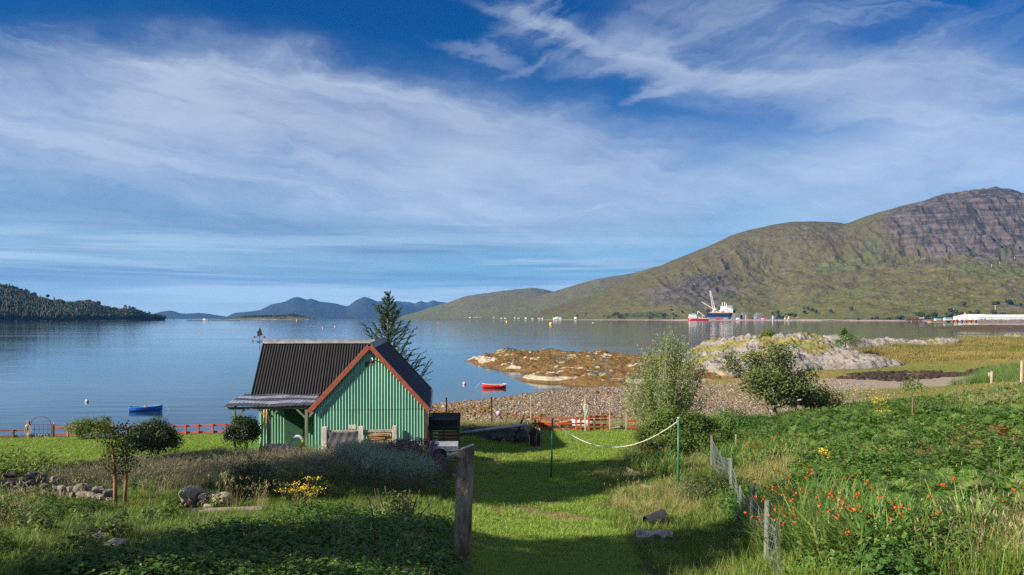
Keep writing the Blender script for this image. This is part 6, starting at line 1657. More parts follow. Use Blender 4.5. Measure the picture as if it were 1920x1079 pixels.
def build_garden_things():
    rnd = random.Random(12)
    # tall weathered trunk post
    b, tp = P(861, 1082, 12.9), P(875, 838, 12.9); t = thing('trunk_post', 'thick weathered tree trunk post with a sawn slanting top', 'post', b); r = np.random.default_rng(3); n, m = 22, 40; vs = []
    for j in range(m + 1):
        f = j / m; c = b.lerp(tp, f * 1.0) + Vector((0, 0, -.25 * (1 - f)))
        for i in range(n):
            a = 2 * PI * i / n; rr = .128 * (1.05 - .05 * f) * (1 + .10 * math.sin(3 * a + 4 * f) + .07 * math.sin(7 * a + 1 + 3 * f) + .06 * (vnoise(np.array([a * 3.0]), np.array([f * 9.0]), 4)[0] - .5)) 
            z = c.z + (.05 * math.cos(a) * (1 if j == m else 0)); vs.append((c.x + rr * math.cos(a), c.y + rr * math.sin(a), z))
    mb = MB(); mb.add(vs, [(j * n + i, j * n + (i + 1) % n, (j + 1) * n + (i + 1) % n, (j + 1) * n + i) for j in range(m) for i in range(n)]); tm = pmat('weathered_trunk', (.37, .285, .215), (.12, .078, .052), 5, .95, 1.0, stretch=(1, 1, .22), c3=(.17, .075, .035), s3=4, t3=(.56, .66), bdist=.05)
    mb.build('trunk', tm, t, smooth=True, world=True)
    mb = MB(); mb.add(vs[-n:], [tuple(range(n))]); mb.build('sawn_top', M['oldwood'], t, world=True)
    MB().tube([P(862, 856, 12.85), P(850, 852, 12.8), P(839.5, 853.5, 12.75)], [.035, .026, .02], 8).build('branch_stub', M['oldwood'], t, world=True); MB().tube([P(858, 893, 12.85), P(849, 890, 12.8)], [.02, .015], 6).build('branch_stub', M['oldwood'], t, world=True)
    for (px, y) in ((873, 876), (870, 900), (880, 868), (867, 930), (876, 915)): MB().tube([P(px, y, 12.78), P(px, y - 3, 12.70)], .006, 5).build('nail', M['iron'], t, world=True)
    # dry stone wall across the left garden
    t = thing('dry_stone_wall', 'tumbled dry stone wall at the left of the garden', 'wall', G(90, 24.6)); pts = [(-120, 25.6), (0, 24.8), (60, 24.4), (110, 23.6), (150, 22.9), (190, 22.0), (215, 21.0)]
    for (px0, d0), (px1, d1) in zip(pts[:-1], pts[1:]):
        L = (Vector(G(px1, d1)) - Vector(G(px0, d0))).length; k = 0.0
        while k < L:
            s = rnd.uniform(.22, .42); f = k / L; px, d = px0 + (px1 - px0) * f, d0 + (d1 - d0) * f; q = G(px, d); lay = 3 if px < 100 else 2
            for j in range(lay):
                if j == lay - 1 and rnd.random() < .4: continue
                sm = stone_mb(s * rnd.uniform(.8, 1.15), rnd); sm.xform(Matrix.Translation((q.x + rnd.uniform(-.08, .08), q.y + rnd.uniform(-.14, .10), q.z + .08 + j * .19))).build('stone', M['stone'] if rnd.random() < .95 else M['palestone'], t, world=True)
            k += s * .85
    # rubble heap with a pale boulder and a kerb slab
    c = G(385, 20.6); t = thing('rubble_heap', 'heap of rubble, broken slate and brick with a big pale boulder', 'rubble heap', c)
    bo = stone_mb(.54, random.Random(15), .95, 18, 12); bo.xform(Matrix.Translation((c.x - .42, c.y + .0, c.z + .24))); bo.build('boulder', M['palestone'], t, world=True, smooth=True)
    b2 = stone_mb(.46, random.Random(6), .8, 12, 8); b2.xform(Matrix.Translation((c.x + .42, c.y - .1, c.z + .16))); b2.build('boulder', M['palestone'], t, world=True)
    for k in range(34):
        x, y = rnd.gauss(0.05, .32), rnd.gauss(-.05, .22); z = max(.04, .34 - .6 * abs(x) - .5 * abs(y)) * rnd.uniform(.4, 1.1)
        mat = rnd.choice([M['slate'], M['slate'], M['stone'], M['brick'], M['palestone']]); fl = .18 if mat is M['slate'] else .7
        sm = stone_mb(rnd.uniform(.12, .30), rnd, fl); sm.xform(Matrix.Translation((c.x + x, c.y + y, c.z + z)) @ Matrix.Rotation(rnd.uniform(-.7, .7), 4, 'Y')); sm.build('slate' if mat is M['slate'] else ('brick' if mat is M['brick'] else 'stone'), mat, t, world=True)
    for k in range(4): MB().bar(c + Vector((-.1 + k * .07, -.32, .04)), c + Vector((.15 + k * .08, -.12, .36)), .05, .025).build('batten', M['slate'], t, world=True)
    a, b = G(356, 18.9), G(494, 19.3); t = thing('kerb_slab', 'long weathered kerb slab lying below the rubble heap', 'slab', a.lerp(b, .5)); q = (b - a).to_track_quat('X', 'Z').to_matrix()
    MB().box(a.lerp(b, .5) + Vector((0, 0, .05)), ((b - a).length, .26, .17), q, bev=.03).build('slab', pmat('kerb_stone', (.33, .26, .20), (.20, .155, .12), 5, .95, .8, bdist=.04), t, world=True)
    # scattered garden stones
    for (px, d, s, mat, lab) in ((262, 20.2, .22, 'brick', 'red-brown stone beside the forked sapling'), (283, 18.6, .34, 'slate', 'dark flat stone in the ivy right of the sapling'), (320, 18.2, .26, 'slate', 'small dark slate by the end of the kerb slab'), (338, 23.6 - 6.5, .2, 'stone', 'small stone half hidden below the kerb slab'), (88, 16.4, .45, 'stone', 'grey stone lying in the grass left of the boards'), (728, 17.6, .34, 'slate', 'dark slate behind the cut-back shrub'), (716, 16.4, .30, 'slate', 'dark slate in front of the cut-back shrub'), (806, 19.2, .3, 'stone', 'grey stone in the shade beside the trunk post'), (782, 15.6, .32, 'slate', 'slab of slate leaning at the foot of the bed edge'), (604, 23.2, .4, 'slate', 'dark slate at the top of the fern bed'), (560, 25.8, .36, 'stone', 'dark stone in the meadow grass'), (795, 14.8, .4, 'stone', 'stone at the edge of the lawn by the trunk post')):
        q = G(px, d); t = thing('garden_stone', lab, 'stone', q); sm = stone_mb(s, rnd, .22 if mat == 'slate' else .7, 10, 7); sm.xform(Matrix.Rotation(.5 if mat == 'slate' else 0, 4, 'X')).build('stone', M[mat], t, loc=(0, 0, s * .22))
    for (px0, d0, px1, d1, lab, dz) in ((160, 13.0, 206, 13.6, 'grey slate slab tipped up in the near left grass', .25), (172, 12.2, 228, 12.9, 'second slate slab leaning below the first in the near left grass', .22)):
        a, b = G(px0, d0, .05), G(px1, d1, dz); t = thing('slate_slab', lab, 'slab', a); MB().bar(a, b, .30, .035, bev=.01).xform(Matrix.Identity(4)).build('slab', M['slate'] if dz > .23 else M['oldwood'], t, world=True)
    # stumps and the planting box right of the lawn
    def stump(px, d, r0, h, lab, seed):
        q = G(px, d); t = thing('tree_stump', lab, 'stump', q); rr = np.random.default_rng(seed); n = 26; vs = []
        for j in range(7):
            f = j / 6
            for i in range(n):
                a = 2 * PI * i / n; k = r0 * (1 + .75 * (1 - f) ** 2.2 * (.5 + .5 * math.sin(4 * a + 1))) * (1 + .10 * math.sin(5 * a + 2) + .06 * math.sin(11 * a)); vs.append((k * math.cos(a), k * .8 * math.sin(a), -.1 + (h + .1) * f + (.05 * math.sin(3 * a) + .03 * math.sin(7 * a)) * f))
        mb = MB(); mb.add(vs, [(j * n + i, j * n + (i + 1) % n, (j + 1) * n + (i + 1) % n, (j + 1) * n + i) for j in range(6) for i in range(n)]); mb.build('bole', tm, t, smooth=True)
        mb = MB(); tp_ = vs[-n:]; mb.add(tp_ + [(0, 0, h + .03)], [(i, (i + 1) % n, n) for i in range(n)]); mb.build('cut_face', M['oldwood'], t)
    stump(1224, 18.0, .42, .30, 'broad grey cut tree stump in the shaded grass right of the lawn', 4); stump(1218, 26.5, .30, .14, 'small low stump in the dry grass behind the larger one', 5)
    q = G(1202, 30.0); t = thing('planting_box', 'low weathered plank box at the edge of the lawn', 'planting box', q); pm = pmat('mossy_plank', (.22, .22, .13), (.13, .13, .08), 6, .95, .4, stretch=(.3, 1, 1))
    MB().box((.05, -.30, .10), (.92, .035, .22), bev=.006).build('plank', pm, t); MB().box((-.42, .05, .14), (.035, .75, .22), (0, 0, R(12)), bev=.006).build('plank', pm, t); MB().box((.52, .05, .10), (.035, .70, .22), bev=.006).build('plank', M['rubber'], t); MB().box((.05, .05, .05), (.86, .66, .1)).build('soil', pmat('soil', (.05, .035, .025), (.03, .02, .015), 9, 1), t)
    q = G(1227, 20.2); t = thing('black_tub', 'black plastic tub lying in the shade behind the big stump', 'tub', q, R(20)); mb = MB(); mb.tube([(-.25, 0, .16), (.25, 0, .22)], [.16, .23], 16, cap=False); mb.build('tub_wall', M['rubber'], t); MB().tube([(.24, 0, .22), (.26, 0, .22)], .24, 16).build('rim', M['blackfelt'], t)
    # boats and near buoys
    def boat(name, label, px, py, L, W, col, inner, rz, cat='rowing boat', tr='white'):
        d = CAMZ * FPX / (py - HOR); q = Vector(((px - 960) * d / FPX, d, 0)); t = thing(name, label, cat, q, rz); mt = pmat(name + '_paint', col, tuple(v * .8 for v in col), 3, .35, .05)
        n, m = 26, 9; st = []
        for i in range(n + 1):
            f = i / n; wb = math.sin(min(1, f / .78) * PI / 2) ** .75 if f < .78 else 1 - .16 * ((f - .78) / .22); w = max(.012, W / 2 * wb); sh = .36 + .20 * (1 - f) ** 2.2 + .06 * f ** 2; k = -.10 + .14 * (1 - f) ** 4
            st.append((-L / 2 + L * f - (.10 * (1 - f) ** 2), w, sh, k))
        def shell(off, zt=0.0):
            vs = []
            for (x, w, sh, k) in st:
                for j in range(m):
                    s = j / (m - 1) * 2 - 1; a = abs(s); rr = (1 - (1 - a) ** 2.2) ** .72; vs.append((x, math.copysign(max(0, w * rr - off * min(1, a * 3)), s), (k + off) + (sh - zt - k - off) * a ** 1.7))
            return vs
        mb = MB(); vo = shell(0); mb.add(vo, [tuple(q) for q in grid_faces(n + 1, m).tolist()]); mb.add([vo[n * m + j] for j in range(m)], [tuple(range(m))]); mb.build('hull', mt, t, smooth=True)
        mb = MB(); vi = shell(.025, .01); mb.add(vi, [tuple(reversed(q)) for q in grid_faces(n + 1, m).tolist()]); mb.add([vi[n * m + j] for j in range(m)], [tuple(reversed(range(m)))]); mb.build('inside', inner, t, smooth=True)
        for s in (0, m - 1): MB().tube([vo[i * m + s] for i in range(n + 1)], .028, 6).build('gunwale', M[tr] if isinstance(tr, str) else tr, t, smooth=True)
        for f in (.30, .58, .82): i = int(f * n); w = st[i][1]; MB().box((st[i][0], 0, st[i][2] - .16), (.22, w * 1.85, .03), bev=.005).build('thwart', M['oarwood'], t)
        MB().box((st[n][0] + .012, 0, .30), (.03, st[n][1] * 1.7, .36), bev=.006).build('transom', mt, t)
        return t, st
    blue = (.02, .17, .62); t, st = boat('rowing_boat', 'blue open rowing boat moored off the red rail fence', 274, 771, 2.85, 1.2, blue, pmat('blue_inside', (.02, .14, .42), (.02, .10, .33), 4, .5), R(186), tr=pmat('blue_rail', (.10, .30, .62), (.06, .2, .5), 4, .4))
    MB().box((.15, -.2, .42), (.22, .2, .16), bev=.03).build('orange_bailer', pmat('orange_bucket', (.75, .20, .03), (.6, .15, .03), 4, .5), t); MB().tube([(-1.7, 0, .62), (-2.3, .1, -.02)], .012, 4).build('mooring_rope', M['rope_white'], t)
    red = (.62, .028, .018); t, st = boat('rowing_boat', 'red open rowing boat moored off the rocky point', 927, 727.5, 2.95, 1.2, red, pmat('red_inside', (.50, .05, .035), (.4, .04, .03), 4, .5), R(2))
    MB().box((1.35, 0, .50), (.42, 1.05, .05), bev=.01).build('stern_seat', M['white'], t); MB().tube([(-1.72, 0, .70), (-2.5, -.1, -.02)], .012, 4).build('mooring_rope', M['rope_white'], t); MB().box((.9, -.61, .34), (.42, .03, .05), (0, 0, R(-3))).build('name_mark', M['white'], t)
    def buoy(px, py, r, col, label, cap=None, sq=1.0):
        d = CAMZ * FPX / (py - HOR); t = thing('mooring_buoy', label, 'buoy', Vector(((px - 960) * d / FPX, d, 0))); MB().sphere((0, 0, r * .45), (r, r, r * sq), 18, 12).build('ball', pmat('buoy_plastic', col, tuple(v * .8 for v in col), 4, .45), t, smooth=True)
        MB().tube([(0, 0, r * (.35 + sq)), (0, 0, r * (.75 + sq))], r * .22, 8).build('eye', cap or M['iron'], t)
    buoy(163, 754, .19, (.62, .60, .56), 'white mooring buoy left of the blue boat', M['rubber']); buoy(870.5, 721, .23, (.72, .42, .45), 'pink and white mooring buoy left of the red boat', M['redrail'])
    buoy(1033, 609, 2.3, (.75, .48, .02), 'large yellow buoy in the middle of the loch', None, 1.1); buoy(950.5, 604.5, 2.6, (.75, .48, .02), 'yellow buoy far out before the brown ridge', None, .8); buoy(606, 615.5, .75, (.70, .25, .25), 'small pink buoy beyond the shed roof'); buoy(556.5, 601.8, 2.6, (.75, .5, .05), 'tiny yellow buoy before the wooded island'); buoy(1112, 606, 1.0, (.7, .66, .6), 'tiny white buoy right of the large yellow buoy'); buoy(822, 606, 1.0, (.70, .25, .25), 'tiny pink buoy off the dark rounded hill'); buoy(628, 613, .6, (.7, .66, .62), 'tiny white buoy right of the small pink one')
build_plants()
build_fences()
build_garden_things()

# ------------------------------------------------------------------ rocks, reef, far shore, ships
def sdist(x, y, poly):
    """Distance inside a polygon (positive) or outside (negative)."""
    p = np.asarray(poly, float); q = np.roll(p, -1, 0); d = np.full(np.shape(x), 1e9)
    for (ax, ay), (bx, by) in zip(p, q):
        vx, vy = bx - ax, by - ay; t = np.clip(((x - ax) * vx + (y - ay) * vy) / (vx * vx + vy * vy), 0, 1); d = np.minimum(d, np.hypot(x - ax - t * vx, y - ay - t * vy))
    return np.where(poly_in(x, y, p), d, -d)


def build_reef():
    poly = [(-9.6, 169), (-6.5, 152), (-2.9, 138), (2.4, 134.5), (8.5, 131.5), (4.0, 125), (.4, 118.5), (3, 111.5), (8.5, 106.5), (15, 104), (24, 103.5), (34, 108), (41, 130), (38, 165), (22, 180), (13, 184), (5, 181), (-2, 186), (-7, 180)]
    xs, ys = np.linspace(-14, 42, 420), np.linspace(100, 190, 460); X, Y = np.meshgrid(xs, ys)
    wx, wy = X + fbm(X * .25, Y * .2, 4, 3) * 1.6, Y + fbm(X * .2, Y * .2, 4, 7) * 2.2
    d = sdist(wx, wy, poly); base = 1.15 * (1 - np.exp(-np.maximum(d, 0) / 3.2)) - .9 * (1 - np.exp(-np.maximum(-d, 0) / 2.0))
    crest = np.exp(-((Y - 178 + X * .15) / 5.5) ** 2) * sstep(.5, 4, d) * (sstep(-8, -1, X) * sstep(13, 8, X) * 1.05 + sstep(11, 16, X) * sstep(38, 22, X) * .55)
    ridge = ridged(X * .10 + Y * .02, Y * .16, 5, 30) - .55
    Z = base + (ridge * 1.5 + fbm(X * .7, Y * .5, 4, 33) * .34 + fbm(X * 2.2, Y * 2.2, 3, 36) * .16) * sstep(-.5, 2.5, d) + crest + .25 * sstep(0, 14, d) * sstep(2, 30, X)
    pale = np.clip(sstep(.0, .5, Z) * sstep(1.25, .6, Z) * sstep(.40, .55, vnoise(X * .22, Y * .14, 40)) * sstep(8, 2.5, d) + sstep(-2, -7, X) * .55 * sstep(1.9, 1.0, Z) * sstep(.35, .6, vnoise(X * .9, Y * .5, 42)) + sstep(.80, .9, vnoise(X * .8, Y * .5, 44)) * .8, 0, 1)
    dark = np.clip(sstep(.45, .9, crest) + sstep(.72, .85, vnoise(X * .35, Y * .3, 47)) * .7, 0, 1)
    m, nt, b = new_mat('wrack_rock'); a = nt.nodes.new('ShaderNodeAttribute'); a.attribute_name = 'mask'; sp = nt.nodes.new('ShaderNodeSeparateColor'); nt.links.new(a.outputs['Color'], sp.inputs[0]); g = nt.nodes.new('ShaderNodeNewGeometry'); pos = g.outputs['Position']
    n1, n2, n3 = tnoise(nt, pos, .8, 6, .65), tnoise(nt, pos, 3.0, 6, .7), tnoise(nt, pos, .25, 4, .6); pl, dk = S(nt, sp.outputs[0]), S(nt, sp.outputs[1])
    c = mixc(nt, n2.ss(.38, .62), (.190, .095, .012), (.060, .032, .009)); c = mixc(nt, n3.ss(.45, .62) * .6, c, (.155, .105, .018)); c = mixc(nt, n1.ss(.6, .7) * .5, c, (.045, .03, .016))
    c = mixc(nt, (pl + (n2 - .5) * .7 + (n1 - .5) * .4).ss(.64, .80), c, mixc(nt, n2.ss(.4, .7), (.45, .38, .28), (.28, .23, .16)))
    c = mixc(nt, (dk + (n2 - .5) * .6).ss(.45, .65), c, mixc(nt, n1.ss(.48, .62), (.055, .055, .058), (.36, .30, .10)))
    nt.links.new(c, b.inputs['Base Color']); b.inputs['Roughness'].default_value = .75; bn = nt.nodes.new('ShaderNodeBump'); bn.inputs['Strength'].default_value = .9; bn.inputs['Distance'].default_value = .25; nt.links.new((n2 + n1).k, bn.inputs['Height']); nt.links.new(bn.outputs[0], b.inputs['Normal'])
    me = np_mesh('rock_spit', np.stack([X, Y, Z], -1).reshape(-1, 3), grid_faces(*X.shape), m, True, {'mask': ('FLOAT_COLOR', np.stack([pale, dark, 0 * pale, 0 * pale + 1], -1).reshape(-1, 4))})
    tag(link_mesh('rock_spit', me), 'low rocky spit covered in golden brown seaweed', kind='structure')


ROCKS = [(44.5, 147, 16.5, 24, 2.9, -.25), (33, 125, 7.5, 11, 1.9, -.1), (47, 120, 11, 4.2, 1.3, .05), (39, 118, 8, 5, 1.5, .0), (49, 116.0, 6.5, 1.8, .75, .1), (60, 151, 7, 5, 1.7, .1), (70, 158, 5, 3, 1.1, 0), (86, 163, 7, 3, 1.0, 0), (80, 170, 8, 4, 1.2, 0), (30, 112, 4, 4, .9, 0), (56, 137, 9, 2.4, .8, .08), (112, 178, 6, 3, .9, 0)]
def build_outcrop():
    xs, ys = np.linspace(22, 122, 700), np.linspace(106, 184, 420); X, Y = np.meshgrid(xs, ys); T = H(X, Y); R_ = np.full(X.shape, -3.0)
    for (cx, cy_, rx, ry, h, tilt) in ROCKS:
        u, v = (X - cx) / rx, (Y - cy_) / ry; q = u * u + v * v + fbm(X * .12, Y * .12, 5, int(cx)) * .9
        R_ = np.maximum(R_, h * np.clip(1 - q, -1, 1) ** 1.0 * np.where(q < 1, 1, 1) + np.where(q < 1, .25, -.6))
    st = ridged(X * .22 + Y * .10, Y * .30 - X * .05, 6, 51) - .5; blk = fbm(X * .9, Y * .7, 4, 55)
    k = sstep(-.2, 1.0, R_); Z = T + R_ * (.8 + .5 * st) + (st * 1.2 + blk * .35 + fbm(X * 3, Y * 3, 3, 57) * .14) * k - .12
    grass = np.clip(sstep(.52, .66, vnoise(X * .20 + 3, Y * .16, 60)) * sstep(.5, 1.6, R_) + sstep(.0, -.25, R_), 0, 1); low = sstep(1.7, .7, Z)
    m, nt, b = new_mat('grey_rock'); a = nt.nodes.new('ShaderNodeAttribute'); a.attribute_name = 'mask'; sp = nt.nodes.new('ShaderNodeSeparateColor'); nt.links.new(a.outputs['Color'], sp.inputs[0]); g = nt.nodes.new('ShaderNodeNewGeometry'); pos = g.outputs['Position']
    n1, n2, n3 = tnoise(nt, pos, .9, 7, .68, .4), tnoise(nt, pos, 3.2, 6, .7), tnoise(nt, pos, .3, 4, .6); gr, lw = S(nt, sp.outputs[0]), S(nt, sp.outputs[1])
    c = mixc(nt, n1.ss(.38, .62), (.245, .222, .198), (.105, .095, .085)); c = mixc(nt, n2.ss(.42, .58) * .45, c, (.33, .30, .27)); c = mixc(nt, n2.ss(.58, .66) * .75, c, (.06, .055, .052)); c = mixc(nt, (n3 + n1 * .3).ss(.76, .88) * .7, c, (.44, .27, .10))
    c = mixc(nt, (lw + (n1 - .5) * .6).ss(.5, .75) * .85, c, mixc(nt, n3.ss(.45, .55), (.06, .055, .05), (.13, .065, .02))); c = mixc(nt, (gr + (n1 - .5) * .7).ss(.45, .6), c, mixc(nt, n3.ss(.4, .6), (.22, .175, .06), (.14, .15, .04)))
    nt.links.new(c, b.inputs['Base Color']); b.inputs['Roughness'].default_value = .9; bn = nt.nodes.new('ShaderNodeBump'); bn.inputs['Strength'].default_value = .9; bn.inputs['Distance'].default_value = .3; nt.links.new((n1 + n2 * .5).k, bn.inputs['Height']); nt.links.new(bn.outputs[0], b.inputs['Normal'])
    me = np_mesh('rock_outcrop', np.stack([X, Y, Z], -1).reshape(-1, 3), grid_faces(*X.shape), m, False, {'mask': ('FLOAT_COLOR', np.stack([grass, low, 0 * low, 0 * low + 1], -1).reshape(-1, 4))})
    tag(link_mesh('rock_outcrop', me), 'pale grey rock outcrops among dry grass on the point', kind='structure')
    # loose wrack heaps on the flats and a spread of boulders
    r = np.random.default_rng(71); wk = [pebble_mesh('wrack_clump', [pmat('dark_wrack', (.045, .026, .018), (.025, .016, .012), 5, .8, .5, island=.4)], r) for _ in range(2)]
    x, y = sample(2400, 36, 80, 88, 142, lambda x, y: sstep(.35, .6, vnoise(x * .35, y * .5, 62)) * np.clip(sstep(1.1, .5, ((x - 57 - (y - 97) * -0.4) / 14) ** 2 + ((y - 99) / 8) ** 2 + wobble(x, y, .13, 1.3, 61)) + sstep(1.1, .5, ((x - 59) / 12) ** 2 + ((y - 138) / 3.2) ** 2 + wobble(x, y, .13, 1.0, 64)), 0, 1), r)
    scatter('wrack', wk, on_ground(x, y, .03), r.uniform(.3, .9, len(x)), 'dark dried seaweed lying on the flats', tilt=.3)
    wc = [pebble_mesh('weed_clump', [M['weed']], r, 8, 5) for _ in range(3)]
    x, y = sample(5200, -10, 38, 104, 184, lambda x, y: np.ones_like(x), r); X0, Y0, Z0 = xs, ys, Z
    return wc


ORD_ = 'first second third fourth fifth sixth seventh eighth ninth tenth eleventh twelfth'.split()
def build_forest():
    r = np.random.default_rng(77)
    def conifer(h=1.0, n=7):
        p = PB(); k = 9
        for j in range(n):
            z0, z1 = .06 + .9 * j / n, .06 + .9 * (j + 1.9) / n; w = .20 * (1 - j / n) ** .8 + .03; a = np.linspace(0, 2 * PI, k + 1)[:-1] + r.uniform(0, 1); rr = w * r.uniform(.6, 1.25, k)
            v = np.concatenate([np.stack([rr * np.cos(a), rr * np.sin(a), np.full(k, z0) + r.uniform(-.03, .03, k)], -1), [[0, 0, min(1, z1)]]]); p.add(v, [(i, (i + 1) % k, k) for i in range(k)])
        return p.mesh('conifer', [LEAF['wood']])
    def broad():
        p = PB(); n = 150; d = rdir(r, n, .3); c = d * (.55 + .45 * r.random(n))[:, None] * np.array([.42, .42, .34]) + np.array([0, 0, .62]); v, f = leaves(c, d + rdir(r, n) * .6, rdir(r, n), .26, .20, .1); p.add(v, f)
        p.mb(MB().tube([(0, 0, 0), (0, 0, .6)], .03, 4)); return p.mesh('broadleaf', [LEAF['wood']])
    protos = [conifer() for _ in range(3)] + [broad() for _ in range(3)]
    def on_hill(k, i, n, mask):
        X, D, Z, SP = HILLS[k][i]; a = r.integers(0, X.shape[0] - 1, n * 3); b = r.integers(0, X.shape[1] - 1, n * 3); keep = (r.random(n * 3) < mask(SP[a, b], 960 + X[a, b] / D[a, b] * FPX, X[a, b], D[a, b])) & (Z[a, b] > 1.0); a, b = a[keep][:n], b[keep][:n]
        f, g = r.random(len(a)), r.random(len(a)); q = lambda A: A[a, b] * (1 - f) * (1 - g) + A[a + 1, b] * f * (1 - g) + A[a, b + 1] * (1 - f) * g + A[a + 1, b + 1] * f * g
        return np.stack([q(X), q(D), q(Z)], -1)
    pts = on_hill('headland', 0, 6500, lambda s, c, X, D: sstep(.70, .45, s + wobble(X, D, .006, .25)) + sstep(80, 50, c) * sstep(.97, .85, s) * .7 + .012)
    px = 960 + pts[:, 0] / pts[:, 1] * FPX; pk = np.where(r.random(len(pts)) < np.where(px < 190, .8, .25), r.integers(0, 3, len(pts)), r.integers(3, 6, len(pts)))
    scatter('far_wood', protos, pts - np.array([0, 0, .5]), np.where(pk < 3, r.uniform(13, 22, len(pts)), r.uniform(10, 20, len(pts))), 'dark wood covering the headland', idx=pk, tilt=.03)
    pts = on_hill('island', 0, 420, lambda s, c, X, D: sstep(.2, .5, s) * sstep(445, 465, c) * sstep(580, 560, c)); scatter('far_wood', protos, pts - np.array([0, 0, .5]), r.uniform(5, 11, len(pts)), 'scrub and small trees on the island', idx=np.full(len(pts), 0) + r.integers(2, 6, len(pts)), tilt=.03)
    pts = on_hill('mountain', 0, 1500, lambda s, c, X, D: sstep(1380, 1440, c) * sstep(.17, .06, s) * sstep(.35, .62, vnoise(X * .006, D * .006, 12)) + np.exp(-((s - .10 - (c - 1180) * -.0004) / .07) ** 2) * sstep(1060, 1150, c) * sstep(1330, 1240, c) * .5)
    scatter('far_scrub', protos[3:], pts - np.array([0, 0, 1.0]), r.uniform(9, 20, len(pts)), 'dark scrub along the foot of the mountain', tilt=.05)
    # pines one can tell apart on the headland's end
    X, D, Z, SP = HILLS['headland'][0]
    for k, (px_, h, s0) in enumerate(((234.5, 24, .80), (243, 23, .78), (247, 18, .7), (253, 20, .74), (259, 17, .70), (266, 16, .7), (272, 16, .66), (280, 20, .6), (285, 14, .55), (292, 17, .5), (298, 13, .45), (304, 13, .4))):
        b = int(np.argmin(np.abs(960 + X[0] / D[0] * FPX - px_))); a = int(np.argmin(np.abs(SP[:, b] - s0)))
        pine(Vector((X[a, b], D[a, b], Z[a, b])), h, 200 + k, 'tallest dark pine on the headland, standing alone at the left of its row' if k == 0 else 'dark pine in the row stepping down to the headland point, %s from its tip' % ORD_[11 - k], 'pines on the end of the headland' if k else None, wind=.1)
    # pale boulders along the foot of the headland
    bl = [pebble_mesh('boulder', [pmat('shore_boulder', (.38, .28, .23), (.24, .17, .14), .3, .9, .2, island=.4)], r) for _ in range(3)]; n = 230; c = r.uniform(20, 262, n); c = np.where(r.random(n) < .6, 120 + 145 * r.random(n) ** .7, c); j = np.array([int(np.argmin(np.abs(960 + X[0] / D[0] * FPX - q))) for q in c]); a = r.integers(1, 4, n)
    scatter('shore_boulders', bl, np.stack([X[a, j], D[a, j] - 6, np.full(n, .8)], -1), r.uniform(3, 9, n), 'pale boulders along the foot of the wooded headland')


def far_box(t, name, mat, x0, x1, y0, y1, z0, z1, rot=None):
    return MB().box(((x0 + x1) / 2, (y0 + y1) / 2, (z0 + z1) / 2), (x1 - x0, y1 - y0, z1 - z0), rot).build(name, mat, t, world=True)


ORD = 'first second third fourth fifth sixth seventh eighth ninth tenth eleventh twelfth thirteenth fourteenth fifteenth sixteenth seventeenth eighteenth nineteenth twentieth twenty-first twenty-second twenty-third twenty-fourth twenty-fifth twenty-sixth'.split()


